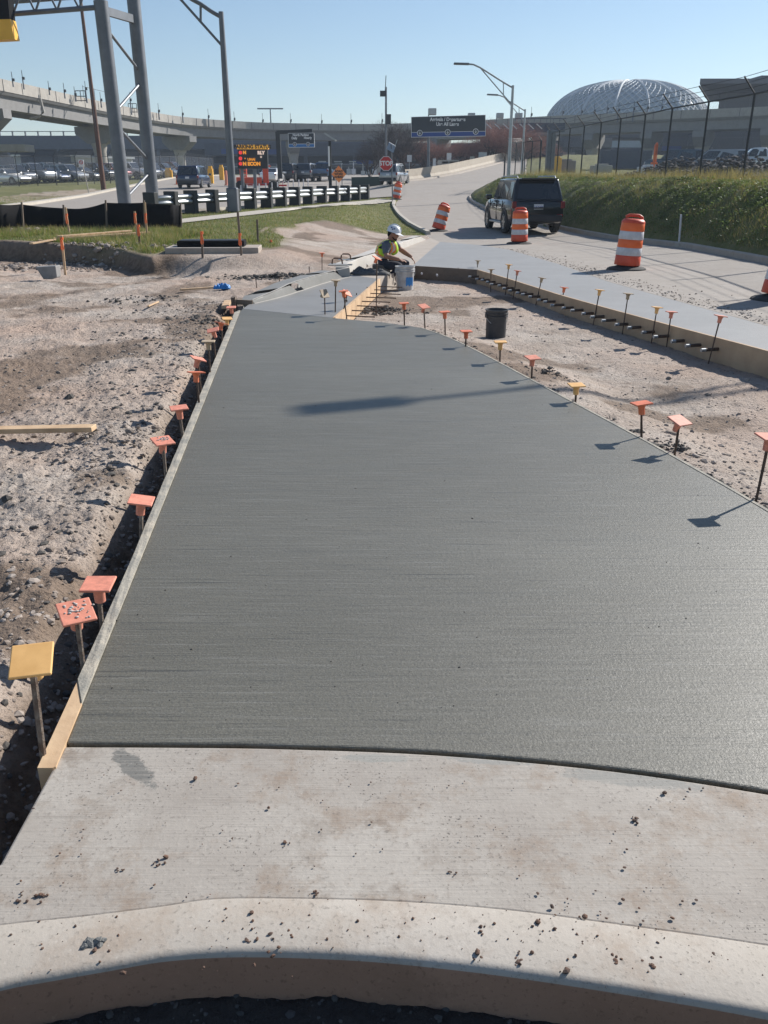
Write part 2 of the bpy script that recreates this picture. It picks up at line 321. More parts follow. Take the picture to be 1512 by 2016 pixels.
M['steel'] = plain('galvanised_steel', (.42, .44, .45), (.33, .35, .36), 3, .45, .6)
M['steeld'] = plain('dull_grey_steel', (.17, .18, .20), (.13, .14, .155), 2, .5, .4)
M['dark'] = plain('dark_metal', (.03, .033, .037), (.02, .022, .025), 3, .5, .3)
M['post'] = plain('guardrail_timber', (.03, .035, .035), (.02, .022, .022), 3, .7)
M['ore'] = plain('barrel_orange', (.85, .16, .03), (.78, .13, .025), 5, .45)
M['orr'] = plain('barrel_red_orange', (.70, .09, .035), (.60, .07, .03), 5, .5)
M['flo'] = plain('fluorescent_orange_sheeting', (1.0, .27, .06), (.95, .24, .05), 2, .5)
M['whi'] = plain('white_sheeting', (.62, .62, .64), (.50, .50, .52), 9, .5)
M['rubber'] = plain('black_rubber', (.03, .03, .03), (.05, .047, .044), 6, .85)
M['red'] = plain('red_sheeting', (.52, .03, .03), (.47, .025, .025), 3, .5)
M['sgnk'] = plain('charcoal_sign_face', (.02, .026, .035), (.024, .03, .04), 1, .5)
M['sgnb'] = plain('blue_sign_face', (.01, .05, .22), (.012, .055, .25), 1, .5)
M['sgnb2'] = plain('bright_blue_panel', (.02, .16, .42), (.02, .14, .38), 1, .5)
M['txt'] = plain('white_lettering', (.75, .75, .75), (.7, .7, .7), 1, .5)
M['txtk'] = plain('black_lettering', (.02, .015, .01), (.02, .015, .01), 1, .6)
M['yel'] = plain('amber_panel', (.85, .45, .04), (.78, .40, .03), 2, .5)
M['hdr'] = plain('lit_amber_header', (.85, .45, .04), (.78, .40, .03), 2, .5, emit=((1, .5, .07), .22))
M['led'] = plain('amber_led', (.8, .3, .02), (.8, .3, .02), 1, .5, emit=((1, .36, .03), .35))
M['ledw'] = plain('pale_led', (.8, .6, .5), (.8, .6, .5), 1, .5, emit=((1, .75, .6), .3))
M['ledr'] = plain('red_led', (.8, .03, .03), (.8, .03, .03), 1, .5, emit=((1, .06, .06), .4))
M['glass'] = plain('tinted_glass', (.015, .018, .022), (.02, .024, .03), 1, .08, spec=.8)
M['tyre'] = plain('tyre_rubber', (.018, .018, .018), (.025, .025, .025), 8, .85)
M['rim'] = plain('alloy_rim', (.40, .41, .42), (.3, .31, .32), 6, .35, .8)
M['lampr'] = plain('tail_lamp', (.20, .012, .012), (.17, .012, .012), 2, .25)
M['lampw'] = plain('headlamp_glass', (.6, .62, .64), (.5, .52, .54), 2, .15, spec=.8)
M['trimk'] = plain('black_trim', (.018, .018, .02), (.025, .025, .027), 3, .6)
M['plate'] = plain('number_plate', (.65, .66, .68), (.6, .6, .62), 20, .5)
def paint(name, c): M[name] = plain('car_paint_'+name, c, tuple(v*.93 for v in c), 1, .28, .35, coat=.8)
for k, c in dict(black=(.006, .007, .010), silver=(.30, .31, .325), white=(.72, .72, .72), navy=(.015, .03, .075), grey=(.14, .15, .17), maroon=(.14, .02, .02), teal=(.03, .06, .08), beige=(.42, .38, .30), blue=(.03, .09, .2)).items(): paint('p_'+k, c)
M['bark'] = plain('tree_bark', (.12, .085, .07), (.07, .05, .045), 4, .9)
M['twigr'] = plain('reddish_twigs', (.36, .18, .14), (.24, .115, .09), .8, .9)
M['twigd'] = plain('dark_twigs', (.075, .055, .05), (.045, .036, .035), .8, .9)
M['garage'] = m_conc('garage_concrete', (.07, .082, .11), (.092, .106, .14), (.05, .055, .07), .4, False, .9)
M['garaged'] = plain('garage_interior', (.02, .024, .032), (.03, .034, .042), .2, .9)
M['termw'] = plain('terminal_wall_panels', (.085, .092, .115), (.07, .076, .095), .15, .7)
M['termr'] = plain('terminal_roof_edge', (.10, .105, .125), (.08, .085, .10), .2, .6)
M['domep'] = plain('dome_glazing', (.36, .41, .44), (.30, .35, .38), .3, .35)
M['domel'] = plain('dome_lattice', (.52, .55, .57), (.46, .49, .51), .3, .8)
M['shed'] = plain('white_shed_panels', (.48, .48, .47), (.43, .43, .42), .5, .7)
M['rust'] = plain('weathered_pole_wood', (.14, .075, .05), (.09, .05, .04), 2, .9)
M['skin'] = plain('skin', (.30, .155, .10), (.26, .13, .085), 10, .6)
M['shirt'] = plain('grey_cotton', (.12, .13, .155), (.09, .10, .12), 15, .9)
M['vest'] = plain('lime_mesh_fabric', (.50, .78, .04), (.42, .68, .03), 12, .7)
M['vesto'] = plain('orange_trim', (.85, .25, .06), (.8, .22, .05), 12, .7)
M['vests'] = plain('silver_tape', (.62, .60, .55), (.55, .54, .5), 12, .4)
M['jeans'] = plain('navy_denim', (.018, .02, .032), (.028, .03, .045), 20, .9)
M['boot'] = plain('muddy_boot_leather', (.055, .04, .03), (.03, .024, .02), 20, .8)
M['hat'] = plain('white_hard_hat', (.75, .76, .78), (.72, .73, .75), 3, .35)
M['bluec'] = plain('blue_plastic_sheet', (.04, .25, .62), (.03, .2, .5), 9, .5)
M['ribbon'] = plain('orange_ribbon', (.85, .18, .05), (.75, .15, .04), 9, .5)
M['pail'] = plain('white_pail_plastic', (.55, .55, .55), (.38, .37, .36), 9, .5)
M['pailk'] = plain('black_pail_plastic', (.035, .037, .042), (.06, .06, .062), 9, .6)
M['tarp'] = plain('dusty_tarpaulin', (.11, .11, .11), (.07, .07, .072), 7, .8, bump=.6, bsc=15)
M['green'] = plain('dark_green_panel', (.03, .055, .045), (.025, .045, .038), 1, .7)
M['greenp'] = plain('faded_green_paint', (.20, .36, .30), (.28, .36, .31), 1.5, .8)
M['limb'] = plain('red_dirt_paint', (.5, .12, .06), (.4, .2, .15), 6, .9)
def m_link():
    n = N('chain_link_mesh'); tc = n.n('ShaderNodeTexCoord'); uv = tc.outputs['UV']
    def wave(rot):
        mp = n.n('ShaderNodeMapping'); mp.inputs['Rotation'].default_value = (0, 0, rot); n.l(uv, mp.inputs[0])
        sx = n.n('ShaderNodeSeparateXYZ'); n.l(mp.outputs[0], sx.inputs[0])
        f = n.math('FRACT', n.math('MULTIPLY', sx.outputs[0], 14.0)); return n.math('LESS_THAN', f, .07)
    a = n.math('MAXIMUM', wave(math.pi/4), wave(-math.pi/4)); n.l(a, n.b.inputs['Alpha']); n.col((.25, .26, .27)); n.rough(.5); n.b.inputs['Metallic'].default_value = .5; return n.m
M['link'] = m_link()

# ------------------------------------------------------------------ mesh builder
class MB:
    def __init__(s): s.v = []; s.f = []; s.mi = []; s.cur = 0
    def add(s, vs, fs):
        o = len(s.v); s.v += [tuple(map(float, a)) for a in vs]; s.f += [tuple(o+i for i in f) for f in fs]; s.mi += [s.cur]*len(fs); return s
    def box(s, c, size, rz=0, mat=None):
        x, y, z = [a/2 for a in size]; vs = [Vector((i*x, j*y, k*z)) for i in (-1, 1) for j in (-1, 1) for k in (-1, 1)]
        Mx = mat if mat is not None else Matrix.Rotation(rz, 3, 'Z'); c = Vector([float(q) for q in c])
        return s.add([Mx @ v+c for v in vs], [(0, 1, 3, 2), (4, 6, 7, 5), (0, 4, 5, 1), (2, 3, 7, 6), (0, 2, 6, 4), (1, 5, 7, 3)])
    def bar(s, a, b, w, h, up=(0, 0, 1)):
        a = Vector([float(q) for q in a]); b = Vector([float(q) for q in b]); d = (b-a); L = d.length; d.normalize(); u = Vector(up)
        if abs(d.dot(u)) > .98: u = Vector((0, 1, 0))
        sx = d.cross(u).normalized(); u = sx.cross(d); Mx = Matrix((d, sx, u)).transposed(); return s.box((a+b)/2, (L, w, h), mat=Mx)
    def tube(s, pts, r, n=8, caps=True):
        pts = [Vector([float(q) for q in p]) for p in pts]; rs = r if isinstance(r, (list, tuple)) else [r]*len(pts); vs = []; fs = []
        for i, p in enumerate(pts):
            d = (pts[min(i+1, len(pts)-1)]-pts[max(i-1, 0)]).normalized(); u = Vector((0, 0, 1)) if abs(d.z) < .9 else Vector((1, 0, 0))
            a = d.cross(u).normalized(); b = d.cross(a)
            for k in range(n): t = 2*math.pi*k/n; vs.append(p+(a*math.cos(t)+b*math.sin(t))*rs[i])
        for i in range(len(pts)-1):
            for k in range(n): k2 = (k+1) % n; fs.append((i*n+k, i*n+k2, (i+1)*n+k2, (i+1)*n+k))
        if caps: fs.append(tuple(range(n))); fs.append(tuple((len(pts)-1)*n+k for k in reversed(range(n))))
        return s.add(vs, fs)
    def lathe(s, prof, c=(0, 0, 0), n=24, mat=None):
        vs = []; fs = []
        for r, z in prof:
            for k in range(n): t = 2*math.pi*k/n; vs.append(Vector((r*math.cos(t), r*math.sin(t), z)))
        if mat is not None: vs = [mat @ v for v in vs]
        c = Vector(c); vs = [v+c for v in vs]
        for i in range(len(prof)-1):
            for k in range(n): k2 = (k+1) % n; fs.append((i*n+k, i*n+k2, (i+1)*n+k2, (i+1)*n+k))
        return s.add(vs, fs)
    def prism(s, poly, z0, z1):
        n = len(poly); A = sum(poly[i][0]*poly[(i+1) % n][1]-poly[(i+1) % n][0]*poly[i][1] for i in range(n))
        if A < 0: poly = poly[::-1]
        f0 = z0 if callable(z0) else (lambda x, y: z0); f1 = z1 if callable(z1) else (lambda x, y: z1)
        vs = [(p[0], p[1], f0(p[0], p[1])) for p in poly]+[(p[0], p[1], f1(p[0], p[1])) for p in poly]
        return s.add(vs, [tuple(reversed(range(n))), tuple(range(n, 2*n))]+[(i, (i+1) % n, n+(i+1) % n, n+i) for i in range(n)])
    def ext(s, poly3, d):               # extrude a planar 3-D polygon along vector d
        n = len(poly3); d = Vector(d); a = [Vector([float(q) for q in p]) for p in poly3]
        return s.add(a+[p+d for p in a], [tuple(range(n)), tuple(reversed(range(n, 2*n)))]+[(i, n+i, n+(i+1) % n, (i+1) % n) for i in range(n)])
    def ell(s, c, r, n=12, m=8, mat=None):
        pr = [(max(1e-4, math.sin(math.pi*i/m)), -math.cos(math.pi*i/m)) for i in range(m+1)]; vs = []; fs = []
        for a, z in pr:
            for k in range(n): t = 2*math.pi*k/n; vs.append(Vector((a*math.cos(t)*r[0], a*math.sin(t)*r[1], z*r[2])))
        if mat is not None: vs = [mat @ v for v in vs]
        c = Vector([float(q) for q in c])
        for i in range(m):
            for k in range(n): k2 = (k+1) % n; fs.append((i*n+k, i*n+k2, (i+1)*n+k2, (i+1)*n+k))
        return s.add([v+c for v in vs], fs)
    def mesh(s, name, mats, smooth=False):
        me = bpy.data.meshes.new(name); me.from_pydata(s.v, [], s.f)
        for m in (mats if isinstance(mats, (list, tuple)) else [mats]): me.materials.append(m)
        if any(s.mi): me.polygons.foreach_set('material_index', s.mi)
        if smooth:
            me.polygons.foreach_set('use_smooth', [True]*len(me.polygons))
            if smooth != 'all': me.set_sharp_from_angle(angle=R(smooth if smooth > 1 else 40))
        me.update(); return me
    def build(s, name, mats, parent=None, smooth=False, bev=0):
        me = s.mesh(name, mats, smooth)
        if bev:
            bm = bmesh.new(); bm.from_mesh(me); bmesh.ops.remove_doubles(bm, verts=bm.verts, dist=1e-5)
            bmesh.ops.recalc_face_normals(bm, faces=bm.faces)
            ed = [e for e in bm.edges if len(e.link_faces) == 2 and e.calc_face_angle(0) > R(28)]
            bmesh.ops.bevel(bm, geom=ed, offset=bev, segments=2, profile=.5, affect='EDGES', clamp_overlap=True); bm.to_mesh(me); bm.free()
        o = bpy.data.objects.new(name, me); COL.objects.link(o); o.parent = parent; return o
def tag(o, label=None, cat=None, group=None, kind=None):
    if label: o['label'] = label
    if cat: o['category'] = cat
    if group: o['group'] = group
    if kind: o['kind'] = kind
    return o
def empty(name, loc, rz=0, label=None, cat=None, group=None, kind=None):
    o = bpy.data.objects.new(name, None); COL.objects.link(o); o.empty_display_size = .2; o.location = [float(q) for q in loc]; o.rotation_euler = (0, 0, rz); return tag(o, label, cat, group, kind)
ORD = 'zeroth first second third fourth fifth sixth seventh eighth ninth tenth eleventh twelfth thirteenth fourteenth fifteenth sixteenth seventeenth eighteenth nineteenth twentieth twenty-first twenty-second twenty-third twenty-fourth twenty-fifth twenty-sixth'.split()
def text_mesh(txt, size, mat, parent, mw, name='lettering', ext=.004, sx=1.0, al='CENTER', bold=0):
    cu = bpy.data.curves.new('lettering', 'FONT'); cu.body = txt; cu.size = size; cu.align_x = al; cu.align_y = 'CENTER'; cu.extrude = ext; cu.offset = bold
    t = bpy.data.objects.new('t', cu); COL.objects.link(t); dg = bpy.context.evaluated_depsgraph_get(); me = bpy.data.meshes.new_from_object(t.evaluated_get(dg)); bpy.data.objects.remove(t)
    me.name = name; me.materials.clear(); me.materials.append(mat); o = bpy.data.objects.new(name, me); COL.objects.link(o); o.parent = parent
    o.matrix_local = mw @ Matrix.Diagonal((sx, 1, 1, 1)); return o
def facing(x, y, z): return Matrix.Translation((x, y, z)) @ Matrix.Rotation(math.pi/2, 4, 'X')   # text reads from -Y

def grade(poly, zf, step, name, mat, dz, kind='structure', parent=None):
    bm = bmesh.new(); vs = [bm.verts.new((float(p[0]), float(p[1]), 0)) for p in poly]; bm.faces.new(vs); bmesh.ops.triangulate(bm, faces=bm.faces)
    xs = [p[0] for p in poly]; ys = [p[1] for p in poly]
    def cuts(a, b, ax):
        c = a
        while c < b:
            c += step if ax == 0 else max(step, c*.04)
            no = (1, 0, 0) if ax == 0 else (0, 1, 0); co = (c, 0, 0) if ax == 0 else (0, c, 0)
            bmesh.ops.bisect_plane(bm, geom=bm.verts[:]+bm.edges[:]+bm.faces[:], plane_co=co, plane_no=no)
    cuts(min(ys), max(ys), 1); cuts(min(xs), max(xs), 0)
    X = np.array([v.co.x for v in bm.verts]); Y = np.array([v.co.y for v in bm.verts]); Z = zf(X, Y)+dz
    for v, z in zip(bm.verts, Z): v.co.z = float(z)
    bmesh.ops.recalc_face_normals(bm, faces=bm.faces)
    me = bpy.data.meshes.new(name); bm.to_mesh(me); bm.free()
    me.polygons.foreach_set('use_smooth', [True]*len(me.polygons))
    if len(me.polygons) and me.polygons[0].normal.z < 0: me.flip_normals()
    me.materials.append(mat); o = bpy.data.objects.new(name, me); COL.objects.link(o); o.parent = parent
    if kind: o['kind'] = kind
    return o
def ribbon(line, prof, zf, name, mat, parent=None, smooth=False, closed=False):   # sweep a (offset, height) profile along an xy line
    L = [np.array(p[:2], float) for p in line]; mb = MB(); n = len(prof); vs = []
    for i, p in enumerate(L):
        d = L[min(i+1, len(L)-1)]-L[max(i-1, 0)]; d /= np.hypot(*d)+1e-9; nr = np.array([d[1], -d[0]])
        for o, h in prof: q = p+nr*o; vs.append((q[0], q[1], float(zf(p[0], p[1]))+h))
    fs = [(i*n+k, i*n+(k+1) % n, (i+1)*n+(k+1) % n, (i+1)*n+k) for i in range(len(L)-1) for k in range(n)]
    fs += [tuple(range(n)), tuple((len(L)-1)*n+k for k in reversed(range(n)))]
    mb.add(vs, fs); return mb.build(name, mat, parent, smooth)
def resamp(line, step):
    out = []
    for a, b in zip(line[:-1], line[1:]):
        a = np.array(a[:2], float); b = np.array(b[:2], float); n = max(1, int(np.hypot(*(b-a))/step))
        for k in range(n): out.append(a+(b-a)*k/n)
    out.append(np.array(line[-1][:2], float)); return out
def smoothline(pts, n=8):
    P_ = [np.array(p, float) for p in pts]; P_ = [2*P_[0]-P_[1]]+P_+[2*P_[-1]-P_[-2]]; out = []
    for i in range(1, len(P_)-2):
        for k in range(n):
            t = k/n; a, b, c, d = P_[i-1:i+3]
            out.append(.5*((2*b)+(c-a)*t+(2*a-5*b+4*c-d)*t*t+(-a+3*b-3*c+d)*t**3))
    out.append(P_[-2]); return out

# ------------------------------------------------------------------ the ground: one sheet to the horizon
def make_ground():
    ys = [-3.0]
    while ys[-1] < 900:
        d = ys[-1]+3; ys.append(ys[-1]+(max(.012, d*.0042) if ys[-1] < 34 else d*.03))
    Y = np.array(ys); U = np.concatenate([np.linspace(-1.3, -.5, 60, False), np.linspace(-.5, .52, 620, False), np.linspace(.52, 1.4, 60)])
    YY, UU = np.meshgrid(Y, U, indexing='ij'); XX = UU*(YY+3.2)
    z, g, d, fr, dt = terrain(XX, YY)
    nr, nc = XX.shape; co = np.stack([XX, YY, z], -1).reshape(-1, 3)
    idx = np.arange(nr*nc).reshape(nr, nc); q = np.stack([idx[:-1, :-1], idx[:-1, 1:], idx[1:, 1:], idx[1:, :-1]], -1).reshape(-1, 4)
    me = bpy.data.meshes.new('ground'); me.vertices.add(len(co)); me.vertices.foreach_set('co', co.ravel().astype(np.float32))
    me.loops.add(q.size); me.loops.foreach_set('vertex_index', q.ravel().astype(np.int32))
    me.polygons.add(len(q)); me.polygons.foreach_set('loop_start', (np.arange(len(q))*4).astype(np.int32)); me.update(calc_edges=True)
    me.polygons.foreach_set('use_smooth', np.ones(len(q), bool))
    mud_and_shade = np.exp(-(dt/.28)**2)*(.6+.6*fbm(XX, YY, 4, 3, 41))*(XX < -1)
    ol_ = [tuple(G(a, c)[:2]) for a, c in [(0, 1700)]+OUT_]; mud_and_shade = np.maximum(mud_and_shade, (XX < -.8)*(YY < 12)*sm(1.9-segdist(XX, YY, ol_)/.17))  # soil beside the form board coloured darker to deepen the trench shadow
    mud_and_shade = np.maximum(mud_and_shade, sm((fbm(XX, YY, .9, 4, 43)-.12)*5)*.7*(XX < 3))
    # bare spoil area left of the car park road
    dgg = sd_(XX, YY, GRP); mud_and_shade = np.maximum(mud_and_shade, (XX < -3.2)*(YY < 27)*sm(1-np.abs(dgg-.25)/.65)*.95)  # shade on the earth step's face painted into the soil colour
    sp = inside(XX, YY, [onto(-60, 392), onto(60, 380), onto(180, 372), onto(250, 376), onto(190, 385), onto(40, 402)])
    g = np.where(sp, .25, g)
    for nme, a in (('grass', g), ('mud', np.clip(mud_and_shade, 0, 1)), ('asph', (fr & (YY < 2.4)).astype(float))):
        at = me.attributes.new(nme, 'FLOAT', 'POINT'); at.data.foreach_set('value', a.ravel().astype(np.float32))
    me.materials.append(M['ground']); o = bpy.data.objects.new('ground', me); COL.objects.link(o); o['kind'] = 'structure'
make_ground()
def tz(x, y): return float(terrain(np.array([float(x)]), np.array([float(y)]))[0][0])

# slabs
def slab(poly, z1, z0, name, mat, bev=.008):
    mb = MB(); mb.prism([tuple(p) for p in poly], z0, z1); o = mb.build(name, mat, bev=bev); o['kind'] = 'structure'; return o
def shift(poly, d):                      # shrink towards the inside a little
    c = np.mean(np.array(poly), 0); return [tuple(np.array(p)+(c-np.array(p))/np.hypot(*(c-np.array(p)))*d) for p in poly]
slab(FS, 0, -.3, 'fresh_pavement', M['fresh'], .006)
slab(SS, .001, -.3, 'pavement', M['slab2'], .004)
slab(RS, 0, -.3, 'pavement', M['slabR'], .006)
slab(GUT, -.004, -.3, 'gutter', M['gutter'], .004)
# near slab: leaves a narrow dark gap before the fresh pour
gapn = [(p[0], p[1]-.016) for p in FRS]
SPL = [(0, 1822), (160, 1805), (320, 1785), (430, 1770), (620, 1770), (800, 1776), (1000, 1792), (1200, 1818), (1512, 1862), (1900, 1930)]
spl = smoothline(GP2([(-260, 1860)]+SPL), 5); lip = smoothline(GP2(LIP), 6)
lf = [tuple(G(131, 1472)[:2]), tuple(G(0, 1700)[:2]), tuple(spl[0])]
slab([tuple(p) for p in gapn[::-1]]+lf[1:2]+[tuple(p) for p in spl], -.002, -.34, 'pavement', M['near'], .007)
mb = MB(); nl = 40
def rs(line, n):
    L = np.array([p for p in line]); s = np.concatenate([[0], np.cumsum(np.hypot(*np.diff(L, axis=0).T))]); t = np.linspace(0, s[-1], n); return np.stack([np.interp(t, s, L[:, 0]), np.interp(t, s, L[:, 1])], -1)
a = rs(spl, 90); b = rs(lip, 90)
prof = []
for i in range(90):
    p, q = a[i], b[i]; d = (q-p)/np.hypot(*(q-p)); rr = .022
    ring = [(p[0], p[1], -.30), (p[0], p[1], .0), (*(p+d*.006), .003)]
    for k in range(6):
        t = k/5*math.pi/2; c = q-d*rr; ring.append((*(c+d*rr*math.sin(t)), .002-rr+rr*math.cos(t)))
    ring.append((*(q+d*.03), -.16)); ring.append((*(q+d*.03), -.30)); prof.append(ring)
n_ = len(prof[0]); vs = [v for r_ in prof for v in r_]
for i in range(89):
    for k in range(n_-1):
        mb.cur = 0 if k < 7 else 1; mb.add([], []); mb.f.append((i*n_+k, (i+1)*n_+k, (i+1)*n_+k+1, i*n_+k+1)); mb.mi.append(0 if k < 7 else 1)
mb.f += [tuple(range(n_)), tuple(89*n_+k for k in reversed(range(n_)))]; mb.mi += [1, 1]
mb.v = [tuple(map(float, v)) for v in vs]
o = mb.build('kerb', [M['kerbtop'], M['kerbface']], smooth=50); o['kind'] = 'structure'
# existing concrete road on the right, its ramp, the airport road on the left and the footpath
KE = [k[:2] for k in KL]
jl = [onto(a, b) for a, b in [(796, 383)]]
grade(ROAD_P, lambda x, y: base_z(x, y), 1.5, 'road', M['road'], .0)
grade(ROAD_L, Zs, 2.5, 'road', M['road'], .035)
grade([onto(a, b) for a, b in [(345, 442), (560, 417), (745, 396), (775, 397.5), (776, 395), (745, 392.6), (560, 411), (345, 434)]], Zs, 1.0, 'footpath', M['walk'], .03)
grade([onto(a, b) for a, b in [(615, 381), (640, 376), (700, 370), (745, 367), (765, 370), (735, 378), (680, 382), (640, 385)]], Zs, 2, 'green_road_paint', M['greenp'], .06)
ribbon(resamp(KE[1:-1], 1.0), [(-.02, -.2), (-.02, .12), (.03, .15), (.15, .15), (.18, -.2)], lambda x, y: float(base_z(x, y)), 'kerb', M['gutter'])['kind'] = 'structure'
lk = [onto(a, b) for a, b in [(440, 346), (350, 350), (290, 362), (180, 386), (72, 404), (-60, 425)]]
ribbon(resamp(lk, 2), [(0, -.2), (0, .16), (.45, .16), (.5, -.2)], lambda x, y: float(Zs(x, y)), 'kerb', M['walk'])['kind'] = 'structure'
rk = [tuple(hitf(a, b, RZ)[:2]) for a, b in [(848, 462), (828, 452), (805, 438), (788, 423), (778, 407), (779, 398)]]
ribbon(resamp(smoothline(rk, 4), .4), [(-.16, -.2), (-.16, .12), (-.02, .12), (.03, -.2)], lambda x, y: float(base_z(x, y)), 'kerb', M['walk'])['kind'] = 'structure'
# new kerb that ramps up to the white older kerb
def offs0(line, d):
    o = []
    for i, p in enumerate(line):
        t = np.array(line[min(i+1, len(line)-1)])-np.array(line[max(i-1, 0)]); t = t/np.hypot(*t); o.append(tuple(np.array(p)+d*np.array([t[1], -t[0]])))
    return o
KIN = [tuple(p) for p in smoothline(KIN, 4)]
KOUT = offs0(KIN, -.30); KOUT[0] = tuple(G(474, 598)[:2]); KWF = KW_F[1:]; KW_B = [KOUT[-1]]+offs0(KWF, -.26)
def kerb_between(a, b, h0, h1, name, mat, z0=-.3, n=14, topw=None, mats=None):
    A = rs(a, n); B = rs(b, n); v = []; f = []
    for i in range(n):
        t = i/(n-1); h = h0+(h1-h0)*min(1, t*3) if h0 < .1 else h0+(h1-h0)*t; p, q = A[i], B[i]; d = (q-p)
        v += [(p[0], p[1], z0), (p[0], p[1], 0), (*(p+d*.05), h-.02), (*(p+d*.10), h-.004), (*(p+d*.16), h), (*(p+d*.93), h), (q[0], q[1], h-.015), (q[0], q[1], z0)]
    for i in range(n-1):
        for k in range(6): f.append((i*7+k, (i+1)*7+k, (i+1)*7+k+1, i*7+k+1))
    f += [tuple(range(7)), tuple((n-1)*7+k for k in reversed(range(7)))]
    m = MB(); m.add(v, f); o = m.build(name, mat, smooth=30); bm = bmesh.new(); bm.from_mesh(o.data); bmesh.ops.recalc_face_normals(bm, faces=bm.faces); bm.to_mesh(o.data); bm.free(); o['kind'] = 'structure'; return o
kerb_between(KIN, KOUT, .05, .155, 'kerb', M['newkerb'])
kerb_between([KIN[-1]]+KWF, KW_B, .16, .15, 'kerb', M['whitekerb'])
# pale trowelled lines along the new kerb
A_ = rs(KIN, 14); B_ = rs(KOUT, 14)
ribbon([A_[i]+(B_[i]-A_[i])*.11 for i in range(14)], [(-.010, 0), (-.010, .004), (.010, .004), (.010, 0)], lambda x, y: .003+.05+.105*min(1, 3*min(range(14), key=lambda k: (A_[k][0]-x)**2+(A_[k][1]-y)**2)/13), 'kerb_line', M['whitekerb'])['kind'] = 'structure'
ribbon([A_[i]+(B_[i]-A_[i])*-.03 for i in range(14)], [(-.012, 0), (-.012, .006), (.012, .006), (.012, 0)], lambda x, y: 0, 'kerb_line', M['whitekerb'])['kind'] = 'structure'

# ------------------------------------------------------------------ form boards, stakes, dowels
inn = smoothline([G(a, b)[:2] for a, b in [(104, 1515), (131, 1462), (334, 960), (396, 806), (473, 612)]], 6)
out = smoothline([G(a, b)[:2] for a, b in [(74, 1515), (177, 1290), (260, 1102), (302, 1000), (370, 837), (462, 616)]], 6)
def strip(Ai, Bi, z0, z1, name, mat, label, cat, i0=0, i1=None, n=60, jit=0):
    A = rs(Ai, n); B = rs(Bi, n); i1 = i1 or n; v = []; f = []
    for i in range(i0, i1):
        w_ = jit*random.uniform(-1, 1); v += [(*A[i], z0), (*A[i], z1), (*((A[i]+B[i])/2), z1+abs(w_)), (*(B[i]+(B[i]-A[i])*w_*6), z1), (*B[i], z0)]
    m = i1-i0
    for i in range(m-1):
        for k in range(4): f.append((i*5+k, (i+1)*5+k, (i+1)*5+k+1, i*5+k+1))
    f += [tuple(range(5)), tuple((m-1)*5+k for k in reversed(range(5)))]
    mb = MB(); mb.add(v, f); o = mb.build(name, mat); bm = bmesh.new(); bm.from_mesh(o.data); bmesh.ops.recalc_face_normals(bm, faces=bm.faces); bm.to_mesh(o.data); bm.free(); tag(o, label, cat); return o
strip(inn, out, -.27, .006, 'form_board', M['wood'], 'bare pine form board end beside the corner of the cured slab', 'form board', 0, 4)
strip(inn, out, -.27, .010, 'form_board', M['woodp'], 'long form board smeared with grey cement along the left edge of the fresh slab', 'form board', 3, 60, jit=.004)
RSo = [np.array(p) for p in RSN]
def offs(line, d):
    o = []
    for i, p in enumerate(line):
        t = np.array(line[min(i+1, len(line)-1)])-np.array(line[max(i-1, 0)]); t = t/np.hypot(*t); o.append(np.array(p)+d*np.array([t[1], -t[0]]))
    return o
nrm = lambda L, d: offs(L, d)
rsA = [tuple(p) for p in nrm(RSN[1:], .002)]; rsB = [tuple(p) for p in nrm(RSN[1:], .035)]
strip(rsA, rsB, -.27, .004, 'form_board', M['woodf'], 'tan plywood form board with dowels holding the long right slab', 'form board')
strip(nrm(RSN[:2], .002), nrm(RSN[:2], .035), -.27, .004, 'form_board', M['woodd'], 'short dark form board across the rear end of the bare strip behind the white bucket', 'form board', n=6)
SSr = GP2([(655, 626), (745, 549)])
strip(nrm(SSr, .0), nrm(SSr, .035), -.24, .006, 'form_board', M['wood'], 'pale timber form board with rebars sticking out beside the small slab', 'form board', n=6)
ree = [tuple(p) for p in smoothline(GP2(RE_[::-1]), 4)]
strip(nrm(ree, .002), nrm(ree, .022), -.2, .003, 'form_board', M['woodp'], 'thin cement covered form board along the right edge of the fresh slab', 'form board')
def cap_mesh(tilt, mat, splat):
    mb = MB(); s = .058
    mb.box((0, 0, 0), (2*s, 2*s, .010)); cp = mb.mesh('cap', mat)
    bm = bmesh.new(); bm.from_mesh(cp)
    bmesh.ops.bevel(bm, geom=bm.edges[:], offset=.004, segments=2, affect='EDGES'); bm.to_mesh(cp); bm.free()
    return cp
